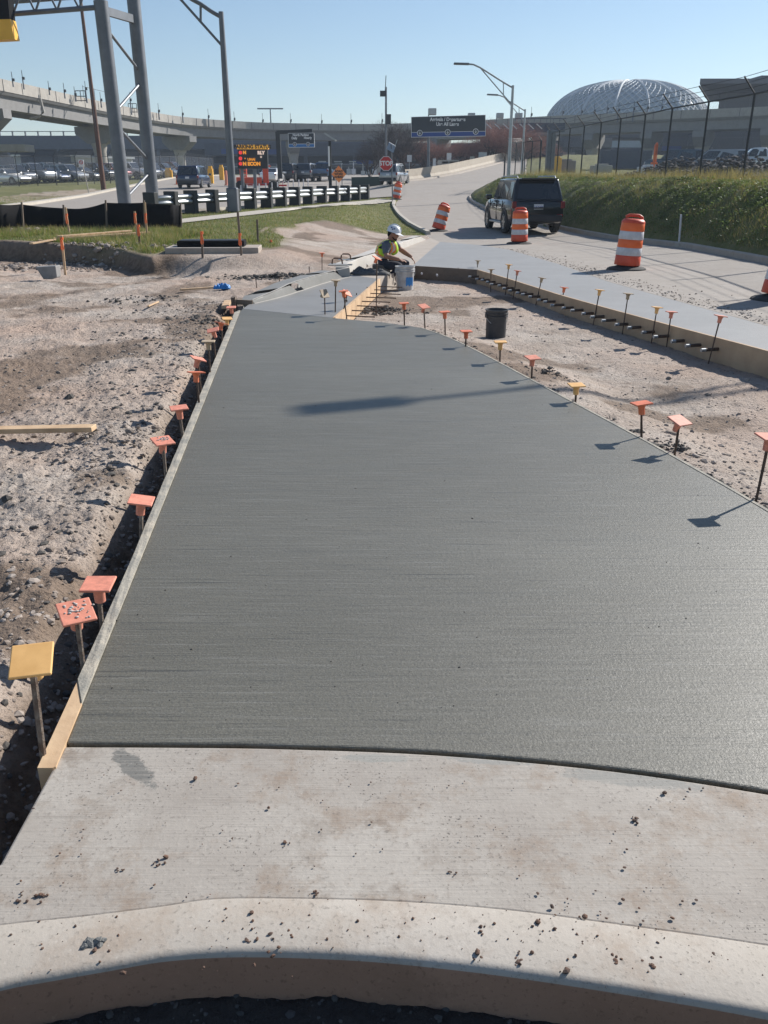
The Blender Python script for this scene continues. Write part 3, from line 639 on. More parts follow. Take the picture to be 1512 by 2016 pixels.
def stake(base, top, z0, capm, label, group, rebar='rebar', splat=False, yaw=0, tx=0, ty=0, cap=True, r=.008):
    base = Vector([float(q) for q in base]); top = Vector([float(q) for q in top]); rt = empty('rebar_stake', base, 0, label, 'rebar stake', group)
    d = (top-base); dn = d.normalized(); lo = dn*((z0-base.z)/dn.z)
    mb = MB(); K = 7; mb.tube([lo+(d-lo)*k/K for k in range(K+1)], [r*random.uniform(.92, 1.1) for _ in range(K+1)], 8); mb.build('rebar', M[rebar], rt, smooth=40)
    if cap:
        q = Vector((0, 0, 1)).rotation_difference(dn).to_matrix() @ Matrix.Rotation(yaw, 3, 'Z') @ Matrix.Rotation(tx, 3, 'X') @ Matrix.Rotation(ty, 3, 'Y')
        me = MB(); me.lathe([(.001, -.075), (.021, -.075), (.022, -.03), (.03, -.012), (.040, -.004)], d, 14, q)
        me2 = MB(); me2.box(d, (.116, .116, .010), mat=q)
        o2 = me2.build('cap', M[capm], rt, bev=.0035)
        o = me.build('cap_sleeve', M[capm], o2, smooth=60)
        if splat:
            ms = MB()
            for _ in range(34): a = random.gauss(.008, .02); b = random.gauss(.008, .02); s = random.uniform(.002, .008); ms.ell(d+q @ Vector((a, b, .006)), (s, s*.8, s*.4), 7, 4)
            ms.build('mortar_splatter', M['splat'], o2, smooth='all')
    return rt
LS = [((85, 1488), (62, 1300), 'capy', 'yellow', .25, .42, -.05), ((163, 1306), (150, 1205), 'capf', 'mortar splattered orange', .55, .35, .0), ((200, 1225), (193, 1150), 'capf', 'orange', .05, .12, 0), ((278, 1045), (278, 985), 'capf', 'pale orange', .1, .1, .08), ((326, 930), (320, 868), 'capf', 'grey mortar covered orange', .6, .22, 0), ((360, 858), (352, 803), 'capf', 'pale orange', .35, .1, 0), ((392, 795), (386, 733), 'capo', 'low orange', .5, -.08, .1), ((395, 770), (390, 706), 'capf', 'tilted orange', .45, .1, .3), ((414, 735), (410, 672), 'capt', 'tan', .1, .0, 0), ((424, 702), (419, 650), 'capf', 'orange', .2, .2, -.2), ((438, 672), (436, 636), 'capo', 'leaning dark orange', .6, 0, .25), ((448, 650), (447, 627), 'capy', 'yellow', .3, .2, 0), ((457, 628), (455, 605), 'capf', 'orange', .1, .15, 0)]
for i, (b_, t_, cm, cn, yw, tx, ty) in enumerate(LS):
    B = G(*b_); T = AT(t_[0], t_[1], B[1]+.01)
    stake(B, T, -.34, cm, f'{cn} capped rebar stake, {ORD[i+1]} from the near end, left form', 'rebar stakes along the left form board', 'rebarc' if i < 6 else 'rebar', i in (1, 4), yw, tx, ty, r=.010 if i < 6 else .008)
RSK = [((1482, 982), (1508, 860), 'capf', 'tall orange'), ((1323, 888), (1332, 828), 'capf', 'broad pinkish orange'), ((1257, 860), (1257, 794), 'capo', 'dark orange'), ((1128, 790), (1130, 758), 'capy', 'short yellow'), ((1042, 745), (1044, 704), 'capf', 'orange'), ((980, 712), (981, 673), 'capy', 'yellow'), ((913, 682), (914, 652), 'capo', 'short orange'), ((873, 655), (872, 614), 'capo', 'orange'), ((833, 640), (831, 603), 'capf', 'tilted orange'), ((793, 637), (792, 597), 'capo', 'orange')]
for i, (b_, t_, cm, cn) in enumerate(RSK):
    B = G(*b_); T = AT(t_[0], t_[1], B[1])
    stake(B+np.array([.02, .0, 0]), T+np.array([.02, 0, 0]), -.2, cm, f'{cn} capped rebar stake, {ORD[i+1]} from the near end, right slab edge', 'rebar stakes along the right edge of the fresh slab', yaw=[.1, .5, .15, .1, .3, .0, .1, .2, .6, .1][i], tx=[.05, .3, -.05, .04, .12, 0, 0, 0, .35, 0][i])
MS = [((640, 622), (639, 578), 'capt', 'diamond tilted grey', .78, 1.0, 0), ((660, 618), (661, 552), 'capt', 'dark dusty', .1, 0, 0), ((683, 630), (676, 573), 'capo', 'big orange', .1, 0, 0), ((676, 612), (684, 577), 'capo', 'small tilted orange', .5, .4, .2), ((741, 590), (742, 508), 'capo', 'tall tilted orange', .6, .3, .3), ((634, 527), (634, 498), 'capo', 'lone orange', .1, 0, 0)]
ml = ['standing at the front corner of the small slab', 'behind the diamond shaped cap of the small slab', 'at the front end of the timber form by the small slab', 'just behind the big orange cap at the small slab', 'in front of the seated worker by the small slab', 'standing in dirt left of the new kerb']
for (b_, t_, cm, cn, yw, tx, ty), l_ in zip(MS, ml):
    B = G(b_[0], b_[1], -.02); T = AT(t_[0], t_[1], B[1]); stake(B, T, -.3, cm, f'{cn} capped stake {l_}', None, yaw=yw, tx=tx, ty=ty)
FK = [((938, 552), (941, 513), 'capt', 'pale tan'), ((966, 573), (967, 530), 'capt', 'orange tan'), ((995, 580), (1002, 521), 'capy', 'tall yellow'), ((1010, 588), (1019, 533), 'capf', 'light orange'), ((1055, 600), (1067, 547), 'capt', 'tan'), ((1103, 614), (1111, 566), 'capo', 'red orange'), ((1168, 638), (1181, 571), 'capy', 'yellow'), ((1225, 658), (1237, 578), 'capt', 'tan'), ((1282, 676), (1294, 605), 'capy', 'yellow'), ((1312, 684), (1322, 614), 'capf', 'orange'), ((1395, 714), (1419, 622), 'capf', 'leaning orange')]
for i, (b_, t_, cm, cn) in enumerate(FK):
    B = G(b_[0], b_[1], -.25); T = AT(t_[0], t_[1], B[1]+.02)
    stake(B, T, -.4, cm, f'{cn} capped rebar stake, {ORD[i+1]} from the rear corner of the tan plywood form', 'rebar stakes along the plywood form')
for i, (a_, b_) in enumerate([((863, 528), (863, 547)), ((879, 531), (878, 553)), ((902, 531), (902, 555))]):
    B = G(b_[0], b_[1], -.26); T = AT(a_[0], a_[1]-4, B[1]); stake(B, T, -.4, 'capo', f'bare uncapped rebar stake, {ORD[i+1]} from the bucket on the dark rear form', 'bare stakes of the rear form', cap=False)
for k, (a_, b_) in enumerate([((723, 565), (722, 582)), ((702, 577), (701, 597)), ((683, 590), (682, 612))]):
    B = G(b_[0], b_[1], -.12); T = AT(a_[0], a_[1], B[1]); stake(B, T, -.3, 'capo', f'bare rebar stake holding the pale timber form, {ORD[k+1]} from its far end', 'bare stakes of the small form', cap=False)
L = rs(RSN[1:], 400); seg = np.concatenate([[0], np.cumsum(np.hypot(*np.diff(L, axis=0).T))]); s_ = .12; k = 0
while s_ < seg[-1]-.3 and k < 26:
    x = np.interp(s_, seg, L[:, 0]); y = np.interp(s_, seg, L[:, 1]); i = min(398, int(np.searchsorted(seg, s_))); t = L[i+1]-L[i]; t /= np.hypot(*t); nn = np.array([t[1], -t[0]])
    if y > 5.4:
        k += 1; mb = MB(); a = np.array([x, y])+nn*.0; b = a+nn*random.uniform(.20, .25); zz = -.12+random.uniform(-.008, .008)
        mb.tube([(a[0], a[1], zz), (b[0], b[1], zz)], .019, 10); o = mb.build('dowel_bar', M['rebar'], smooth=40); mb = MB(); e2 = b-nn*.05; mb.tube([(e2[0], e2[1], zz), (b[0]+nn[0]*.004, b[1]+nn[1]*.004, zz)], .0205, 10); mb.build('sawn_end', M['steel'], o, smooth=40); tag(o, f'rusty steel dowel poking out of the plywood form, {ORD[k]} from its rear corner', 'dowel bar', 'dowels of the plywood form')  # brighter collar paints the light on each dowel tip
    s_ += .31 if y > 9 else .38
E1, E2 = G(655, 626), G(745, 549); t = (E2-E1)/np.linalg.norm(E2-E1); nn = np.array([t[1], -t[0], 0])
for k in range(9):
    p = E1+(E2-E1)*(k+.7)/9.4; a = p; b = p+nn*random.uniform(.42, .55)+t*random.uniform(-.03, .03)
    mb = MB(); mb.tube([(a[0], a[1], -.09), (b[0], b[1], -.10)], .0085, 8); o = mb.build('rebar_bar', M['rebar'], smooth=40); tag(o, f'thin level rebar sticking out of the pale timber form, {ORD[k+1]} from its near end', 'rebar', 'rebars of the small slab')
for i, (px, py) in enumerate([(832, 548), (862, 551)]):
    p = G(px-2, py-10, -.12); mb = MB(); mb.tube([p, p+np.array([.0, -.12, -.0])], .02, 10); tag(mb.build('dowel_bar', M['whi'], smooth=40), ['white tipped dowel in the dark rear form, nearer the bucket', 'white tipped dowel in the dark rear form, farther from the bucket'][i], 'dowel bar')

# ------------------------------------------------------------------ rubble, crumbs, clods
def rock(mb, c, s, sub=0):
    bm = bmesh.new(); bmesh.ops.create_icosphere(bm, subdivisions=1, radius=1); sx, sy, sz = s*random.uniform(.7, 1.3), s*random.uniform(.7, 1.3), s*random.uniform(.35, .8); rz = Matrix.Rotation(random.uniform(0, 6), 3, 'Z') @ Matrix.Rotation(random.uniform(-.5, .5), 3, 'X')
    vs = [rz @ Vector((v.co.x*sx, v.co.y*sy, v.co.z*sz))*random.uniform(.72, 1.15)+Vector(c) for v in bm.verts]; fs = [tuple(v.index for v in f.verts) for f in bm.faces]; bm.free(); mb.add(vs, fs)
def scatter(name, mat, pts, kind='stuff', label=None, cat=None):
    mb = MB()
    for x, y, z, s in pts: rock(mb, (x, y, z), s)
    o = mb.build(name, mat); tag(o, label, cat, None, kind); return o
rng = np.random.default_rng(3)
def ground_pts(n, fx, size, sink=.3):
    P = np.array([fx() for _ in range(n)]); z = terrain(P[:, 0], P[:, 1])[0]; sz = np.array([size() for _ in range(n)])
    return [(P[i, 0], P[i, 1], z[i]+sz[i]*(sink-.3), sz[i]) for i in range(n)]
def leftp():
    y = 1.2+rng.random()**1.3*12; x = np.interp(y, [1, 2.3, 11.5, 13], [-.8, -1.06, -2.0, -2.1])-.04-rng.exponential(.75); return x, y
scatter('gravel', M['rock'], ground_pts(7500, leftp, lambda: .004+min(.024, rng.exponential(.0065))), label='loose grey rubble and gravel over the dirt left of the fresh slab', cat='gravel')
scatter('dark_gravel', M['mudclod'], ground_pts(1100, leftp, lambda: .005+rng.exponential(.008)), label='dark damp clods among the gravel left of the fresh slab', cat='clods')
def midp():
    while True:
        x, y = G(rng.uniform(650, 1750), 530+rng.random()**1.5*560, -.2)[:2]
        if inside(np.array([x]), np.array([y]), MP)[0]: return x, y
scatter('gravel', M['rock'], ground_pts(2600, midp, lambda: .004+rng.exponential(.005)), label='fine loose gravel on the bare strip between the two slabs', cat='gravel')

def midedge():
    a = ree[rng.integers(0, len(ree))]; return a[0]+.03+abs(rng.normal(0, .07)), a[1]+rng.normal(0, .06)
scatter('dark_gravel', M['mudclod'], ground_pts(420, midedge, lambda: .004+rng.exponential(.006)), label='small dark concrete crumbs along the right edge of the fresh slab', cat='crumbs')
def near_pile(px, py, z, sx, sy, n, s, mat, label):
    c = G(px, py, z)
    pts = ground_pts(n, lambda: (c[0]+rng.normal(0, sx), c[1]+rng.normal(0, sy)), lambda: s*(.4+min(1.9, rng.exponential(.6))))
    pts = [(x, y, q+max(0, .07*math.exp(-((x-c[0])/sx)**2-((y-c[1])/sy)**2))*rng.random(), k) for x, y, q, k in pts]
    return scatter('spoil_pile', mat, pts, label=label, cat='spoil')
near_pile(1322, 886, -.05, .09, .05, 70, .014, M['mudclod'], 'small heap of dark wet crumbs at the foot of the broad pinkish capped stake')
near_pile(1085, 735, -.08, .12, .08, 50, .014, M['mudclod'], 'scatter of dark crumbs near the orange stake at the slab edge')
near_pile(745, 605, -.2, .28, .22, 420, .018, M['mudclod'], 'heap of dark wet concrete spill below the small slab form')
near_pile(555, 540, -.05, .55, .22, 420, .028, M['mudclod'], 'dark gravel heap left of the new kerb')
near_pile(447, 632, -.1, .3, .3, 220, .022, M['mudclod'], 'dark clods scattered at the far end of the left form board')
near_pile(270, 590, -.1, .4, .3, 90, .022, M['mudclod'], 'dark stony patch in the dirt left of the blue sheet')
near_pile(225, 508, -.08, 1.1, .45, 420, .045, M['rock'], 'grey broken rubble heaped below the grassy edge near the drain')
near_pile(60, 520, -.08, 1.3, .4, 200, .04, M['rock'], 'broken stones along the foot of the left earth step')
near_pile(40, 454, .3, 1.0, .4, 160, .05, M['rock'], 'stone pile in the weeds below the black silt fence')
near_pile(235, 880, -.1, .35, .5, 260, .013, M['rock'], 'grey rubble near the mortar covered cap left of the form board')
def slabp():
    while True:
        x, y = G(rng.uniform(-50, 1560), rng.uniform(1500, 1960))[:2]
        if inside(np.array([x]), np.array([y]), NS)[0]: return x, y
pts = []
for _ in range(200):
    x, y = slabp(); s = .0008+rng.exponential(.0013); pts.append((x, y, s*.3+.002, min(s, .009)))
for _ in range(170):
    px = rng.choice([480, 1080, 1280, 560, 100, 880], p=[.2, .25, .15, .15, .1, .15])+rng.normal(0, 70); py = rng.normal(1840, 35); x, y = G(px, py)[:2]; s = .001+rng.exponential(.0016); pts.append((x, y, s*.3+.003, min(s, .009)))
for px, py, s in [(315, 1697, .013), (892, 1720, .007), (1246, 1617, .010), (1252, 1612, .006), (233, 1712, .007), (38, 1769, .010), (75, 1768, .012), (570, 1840, .010), (1218, 1892, .011), (1280, 1895, .014), (1018, 1895, .009), (845, 1815, .006), (945, 1888, .007), (1410, 1880, .008), (558, 1660, .010), (620, 1756, .008), (1150, 1858, .007), (1060, 1805, .006)]:
    x, y, _ = G(px, py)
    for _k in range(6): q_ = s*rng.uniform(.25, .6); pts.append((x+rng.normal(0, s*.8), y+rng.normal(0, s*.7), q_*.3, q_))
def frp():
    x, y = G(rng.uniform(-100, 1600), rng.uniform(1960, 2250), -.13)[:2]; return x, y
scatter('gravel', M['mudclod'], ground_pts(900, frp, lambda: .002+min(.012, rng.exponential(.003))), label='dark asphalt gravel at the foot of the kerb in front', cat='gravel')
crp = [(G(a, b)[0], G(a, b)[1], .004, c) for a, b, c in [(180, 1860, .016), (192, 1856, .014), (168, 1864, .012), (204, 1853, .012), (176, 1856, .010), (198, 1862, .008)]]; scatter('mortar_flakes', M['mortar'], crp, None, 'crumpled grey mortar flake lying on the kerb at the lower left', 'mortar flake')
scatter('debris', M['crumb'], pts, label='brown dirt crumbs dropped on the cured slab and kerb in front', cat='crumbs')
pts = []
for _ in range(170): x, y = G(rng.uniform(200, 1450), 1440-rng.random()**1.5*0-rng.uniform(0, 780))[:2]; s = .001+rng.exponential(.0012); pts.append((x, y, .001, min(s, .005)))
pts = [p for p in pts if inside(np.array([p[0]]), np.array([p[1]]), FS)[0]]
scatter('grit', M['mudclod'], pts, label='tiny dark grit specks on the fresh concrete', cat='grit')

# ------------------------------------------------------------------ vehicles (local +X forward)
CARS = dict(
 suv=dict(L=4.83, W=1.92, H=1.80, st=[(-1, .80, .52, .92), (-.985, .90, .40, 1.05), (-.90, .97, .34, 1.12), (-.5, 1, .30, 1.12), (0, 1, .30, 1.10), (.42, 1, .30, 1.09), (.62, .99, .32, 1.10), (.88, .94, .34, 1.02), (.97, .86, .38, .92), (1, .72, .45, .78)], gb=(-.955, .47), gt=(-.86, .22), wr=.39, wx=(-.58, .60), win=[(.03, .24), (.27, .62), (.65, .97)]),
 minivan=dict(L=5.1, W=1.98, H=1.76, st=[(-1, .82, .45, .95), (-.98, .92, .35, 1.02), (-.9, .97, .28, 1.06), (-.5, 1, .25, 1.06), (0, 1, .25, 1.04), (.45, 1, .25, 1.02), (.7, .98, .27, .98), (.9, .92, .30, .84), (.98, .82, .34, .74), (1, .7, .4, .6)], gb=(-.95, .62), gt=(-.84, .26), wr=.35, wx=(-.58, .62), win=[(.03, .27), (.30, .60), (.63, .97)]),
 sedan=dict(L=4.75, W=1.83, H=1.44, st=[(-1, .80, .45, .86), (-.985, .88, .36, .98), (-.9, .95, .28, 1.02), (-.5, 1, .24, .98), (0, 1, .23, .94), (.4, 1, .24, .92), (.62, .98, .26, .88), (.88, .92, .28, .76), (.97, .82, .32, .66), (1, .7, .38, .56)], gb=(-.72, .42), gt=(-.36, .12), wr=.33, wx=(-.56, .62), win=[(.05, .46), (.50, .95)]),
 pickup=dict(L=5.8, W=2.02, H=1.90, st=[(-1, .90, .62, 1.18), (-.985, .95, .52, 1.22), (-.5, 1, .45, 1.22), (-.1, 1, .42, 1.18), (0, 1, .42, 1.18), (.4, 1, .42, 1.18), (.6, .99, .42, 1.18), (.88, .95, .42, 1.12), (.97, .9, .42, 1.02), (1, .8, .5, .85)], gb=(-.16, .46), gt=(-.10, .24), wr=.41, wx=(-.60, .64), win=[(.04, .44), (.48, .96)]))
def wheel(rt, x, y, r, side, big):
    mb = MB(); q = Matrix.Rotation(math.pi/2*side, 3, 'X'); n = 28 if big else 16
    mb.lathe([(r*.62, -.10), (r*.90, -.11), (r*.985, -.085), (r, 0), (r*.985, .085), (r*.90, .11), (r*.62, .10)], (x, y, r), n, q); wn = empty('wheel', (0, 0, 0)); wn.parent = rt
    mb.build('tyre', M['tyre'], wn, smooth=50)
    mr = MB(); mr.lathe([(r*.63, .085), (r*.60, .06), (r*.5, .045), (.001, .05)], (x, y, r), n, q)
    mr.build('rim_dish', M['dark'], wn, smooth=50)
    mr = MB()
    for k in range(6 if big else 5):
        a = 2*math.pi*k/(6 if big else 5); d = Vector((math.cos(a), 0, math.sin(a))); c = Vector((x, y+side*-.0, r)); yo = Vector((0, -side*.08, 0)); mr.bar(c+yo+d*r*.08, c+yo+d*r*.6, r*.16, .03, (0, 1, 0))
    mr.lathe([(r*.64, .092), (r*.60, .10), (r*.56, .092), (r*.56, .06)], (x, y, r), n, q); mr.build('rim', M['rim'], wn, smooth=40)
def car(kind, paint_, loc, head, label, cat, group=None, big=False, rack=False, plate=''):
    c = CARS[kind]; L, W, H = c['L']/2, c['W']/2, c['H']; rt = empty('parked_car' if group and 'parked' in group else {'suv': 'sport_utility_vehicle', 'minivan': 'minivan', 'sedan': 'sedan_car', 'pickup': 'pickup_truck'}[kind], loc, head, label, cat, group); P = M[paint_]
    st = c['st']; mb = MB(); v = []; K = None
    for x, w_, zb, zt in st:
        ww = W*w_; h = zt-zb; half = [(ww*.82, zb), (ww*.94, zb+h*.05), (ww*.985, zb+h*.22), (ww, zb+h*.5), (ww*.99, zb+h*.72), (ww*.955, zb+h*.90), (ww*.90, zt-.01), (ww*.5, zt+.015)]
        ring = [(x*L, a, b) for a, b in half]+[(x*L, 0, zt+.022)]+[(x*L, -a, b) for a, b in reversed(half)]; K = len(ring); v += ring
    f = [(i*K+k, i*K+(k+1) % K, (i+1)*K+(k+1) % K, (i+1)*K+k) for i in range(len(st)-1) for k in range(K)]+[tuple(range(K-1, -1, -1)), tuple((len(st)-1)*K+k for k in range(K))]
    mb.add(v, f); body = mb.build('body', P, rt, smooth=38)
    bm = bmesh.new(); bm.from_mesh(body.data); bmesh.ops.recalc_face_normals(bm, faces=bm.faces); bm.to_mesh(body.data); bm.free()
    belt = 1.10 if kind in ('suv', 'minivan') else (1.2 if kind == 'pickup' else .97); zb = belt-.06
    if kind == 'minivan': belt = 1.02; zb = .97
    x0, x1 = c['gb'][0]*L, c['gb'][1]*L; X0, X1 = c['gt'][0]*L, c['gt'][1]*L; wb, wt = W*.925, W*.755
    ft = H-.02
    g = MB(); g.add([(x0, -wb, zb), (x1, -wb*.93, zb), (x1, wb*.93, zb), (x0, wb, zb), (X0, -wt, ft), (X1, -wt, ft), (X1, wt, ft), (X0, wt, ft), ((X0+X1)/2, -wt*1.03, ft+.02), ((X0+X1)/2, wt*1.03, ft+.02)], [(3, 2, 1, 0), (0, 1, 5, 8, 4), (2, 3, 7, 9, 6), (1, 2, 6, 5), (3, 0, 4, 7), (4, 8, 9, 7), (8, 5, 6, 9)])
    g.build('cabin', P, rt, smooth=35, bev=.05 if big else .06)
    def pane(c00, c10, c11, c01, u0, u1, v0, v1, name='window', mat='glass', off=.012):
        c00, c10, c11, c01 = map(Vector, (c00, c10, c11, c01)); n = (c10-c00).cross(c01-c00).normalized()
        P2 = lambda u, v_: (c00*(1-u)+c10*u)*(1-v_)+(c01*(1-u)+c11*u)*v_
        m = MB(); m.ext([P2(u0, v0)-n*.01, P2(u1, v0)-n*.01, P2(u1, v1)-n*.01, P2(u0, v1)-n*.01], n*(off+.01)); return m.build(name, M[mat], rt)
    for (a, b) in c['win']:
        pane((x0, -wb, belt), (x1, -wb*.93, belt), (X1, -wt, ft), (X0, -wt, ft), a+.02, b-.01, .06, .86)
        pane((x1, wb*.93, belt), (x0, wb, belt), (X0, wt, ft), (X1, wt, ft), 1-b+.01, 1-a-.02, .06, .86)
    pane((x1, -wb*.93, belt), (x1, wb*.93, belt), (X1, wt, ft), (X1, -wt, ft), .06, .94, .05, .93, 'windscreen')
    pane((x0, wb, belt), (x0, -wb, belt), (X0, -wt, ft), (X0, wt, ft), .08, .92, .06, .88, 'rear_window')
    r = c['wr']
    for x in c['wx']:
        for s in (-1, 1):
            a = MB(); pts = [(x*L+math.cos(t)*r*1.2, max(c['st'][4][2]-.06, r+math.sin(t)*r*1.2)) for t in [R(-20+220*k/16) for k in range(17)]]
            a.ext([(p[0], s*(W*.80), p[1]) for p in (pts if s > 0 else pts[::-1])], (0, s*(W*.205), 0)); a.build('wheel_arch', M['trimk'], rt)
            wheel(rt, x*L, s*(W-.09), r, -s, big)
    m = MB(); m.box((-L-.01, 0, c['st'][1][2]+.13), (.12, W*1.72, .22)); m.build('rear_bumper', M['trimk'] if kind != 'sedan' else P, rt, bev=.03)
    m = MB(); m.box((L-.04, 0, c['st'][-1][2]+.06), (.14, W*1.5, .22)); m.build('front_bumper', M['trimk'], rt, bev=.03)
    zl = belt-.16
    for s in (-1, 1):
        m = MB(); m.box((-L+.06, s*W*.87, zl+.02), (.16, W*.15, .22 if kind != 'sedan' else .16)); m.build('tail_lamp', M['lampr'], rt, bev=.02)
        m = MB(); m.box((L*.93, s*W*.72, zl-.16), (.26, W*.26, .16)); m.build('headlamp', M['lampw'], rt, bev=.02)
        m = MB(); m.box((x1-.22, s*(W*1.08), belt+.07), (.14, .22, .17)); m.build('mirror', P if kind != 'pickup' else M['trimk'], rt, bev=.04)
    m = MB(); m.box((-L-.005, 0, zl-.04 if kind != 'pickup' else .7), (.03, .32, .16)); pl = m.build('number_plate', M['plate'], rt)
    if big:
        if plate: text_mesh(plate, .11, M['sgnb'], pl, Matrix.Translation((-L-.024, 0, zl-.045)) @ Matrix.Rotation(-math.pi/2, 4, 'Z') @ Matrix.Rotation(math.pi/2, 4, 'X'), 'plate_text', .001)
        for s in (-1, 1):
            m = MB(); m.box((-.05, s*(W-.03), .34), (1.9, .12, .06)); m.build('side_step', M['steel'], rt, bev=.015)
            for xx in (-.55, .35): m = MB(); m.box((xx, s*(W*.985+.012), .95), (.2, .03, .035)); m.build('door_handle', M['trimk'], rt, bev=.008)
            for xx in (-1.08, -.12, .98):
                m = MB(); m.box((xx, s*(W*.992), .74), (.012, .03, .66)); m.build('door_seam', M['trimk'], rt)
            m = MB(); m.box((-L+.02, s*W*.78, .62), (.10, .22, .08)); m.build('reflector', M['lampr'], rt, bev=.01)
        m = MB(); m.box((X0-.10, 0, H-.02), (.3, wt*1.7, .05)); m.build('rear_spoiler', P, rt, bev=.02)
        m = MB(); m.box((-L-.02, 0, .86), (.03, 1.0, .05)); m.build('tailgate_trim', M['trimk'], rt, bev=.01)
    if rack:
        for s in (-1, 1): m = MB(); m.tube([(X0+.15, s*wt*.9, H-.01), (X0+.25, s*wt*.9, H+.06), (X1-.2, s*wt*.9, H+.06), (X1-.1, s*wt*.9, H-.01)], .022, 8); m.build('roof_rail', M['steel'], rt, smooth=40)
    if kind == 'pickup':
        m = MB(); bx0 = -L*.97; bx1 = -L*.18; m.box(((bx0+bx1)/2, 0, 1.225), (bx1-bx0, W*1.7, .04)); m.build('truck_bed', M['trimk'], rt)
    return rt
g_ = hitf(1052, 457, RZ); hd = math.atan2(2.7, -.25)
rl = hitf(1000, 460, RZ); rr_ = hitf(1090, 463, RZ)
car('suv', 'p_black', (5.02, 32.4, -.10), R(95), 'black sport utility vehicle driving away past the orange drums', 'car', None, True, True, '1KN4K')
def place(px, py, off=0): p = hit(px, py); return (p[0], p[1]+off, p[2]+.03)
p = hitf(779, 368, RZ)
car('suv', 'p_silver', (.85, 72, float(base_z(.85, 72))+.02), R(74), 'silver sport utility vehicle behind the stop sign', 'car', None, False, True).scale = (.84, .84, .84)
car('minivan', 'p_navy', place(384, 371), R(89), 'dark navy minivan on the road beyond the guardrail', 'minivan')
car('sedan', 'p_white', place(537, 362), R(85), 'white sedan in the queue beside the red trailer', 'car')
car('suv', 'p_black', place(571, 358.5), R(84), 'black boxy vehicle queuing right behind the white sedan', 'car')
car('sedan', 'p_navy', place(591, 357), R(70), 'dark blue car between the boxy black vehicle and the small black one', 'car')
car('suv', 'p_grey', place(608, 357.5), R(80), 'small dark car by the viaduct column in the queue', 'car')
car('pickup', 'p_blue', place(637, 357), R(85), 'blue pickup left of the orange road work sign', 'pickup')
lot = [(18, 367, 'sedan', 'p_white', 'white saloon at the left end of the parking row, mostly out of frame'), (30, 365, 'suv', 'p_grey', 'grey car, first behind the white one at the left end'), (62, 364, 'pickup', 'p_silver', 'tall silver pickup near the left end of the parking row'), (98, 363, 'sedan', 'p_navy', 'dark blue car beside the tall silver pickup'), (132, 361, 'minivan', 'p_silver', 'silver minivan left of the white sign on a post'), (165, 360, 'sedan', 'p_black', 'black car just left of the white sign post'), (193, 358.5, 'suv', 'p_black', 'large black vehicle right behind the white sign post'), (222, 357, 'suv', 'p_maroon', 'dark maroon vehicle beside the left gantry column'), (256, 355, 'pickup', 'p_white', 'white pickup seen between the gantry columns'), (283, 353, 'suv', 'p_grey', 'grey car behind the right gantry column'), (301, 351, 'suv', 'p_navy', 'blue car right of the gantry'), (320, 349.5, 'minivan', 'p_grey', 'grey van behind the fence right of the gantry'), (338, 348.5, 'pickup', 'p_maroon', 'red pickup at the right end of the parking row')]
for i, (px, py, k_, pc, lb) in enumerate(lot):
    D_ = 86+2.75*i; x = (px-756)/1760*D_; p = (x, D_, float(Zs(x, D_))+.02); car(k_, pc, p, R(-25+i*.5), lb, 'car', 'cars parked behind the left fence')
for i, (px, py, D, k_, pc, lb) in enumerate([(98, 352, 0, 'pickup', 'p_silver', 'silver roofed truck in the second parking row left'), (150, 350, 0, 'minivan', 'p_beige', 'long pale van roof behind the silver minivan'), (215, 349, 0, 'suv', 'p_navy', 'dark roof in the second parking row near the pole'), (80, 349, 0, 'suv', 'p_white', 'white roof in the second parking row left')]):
    D_ = 108+i*4; x = (px-756)/1760*D_; p = (x, D_, float(Zs(x, D_))); car(k_, pc, p, R(-25), lb, 'car', 'cars parked behind the left fence')
for px, D, k_, pc, lb in [(1322, 74, 'suv', 'p_teal', 'teal grey car parked behind the spoil heap, left one'), (1402, 72, 'minivan', 'p_silver', 'silver van behind the spoil heap, second from left'), (1446, 75, 'suv', 'p_blue', 'blue grey car behind the spoil heap, third from left'), (1488, 72, 'pickup', 'p_white', 'white pickup at the right end behind the spoil heap'), (1540, 72, 'suv', 'p_grey', 'grey car at the right frame edge beyond the fence')]:
    x = (px-756)/1760*D; car(k_, pc, (x, D, float(Zs(x, D))), R(165), lb, 'car', 'cars parked beyond the right fence')

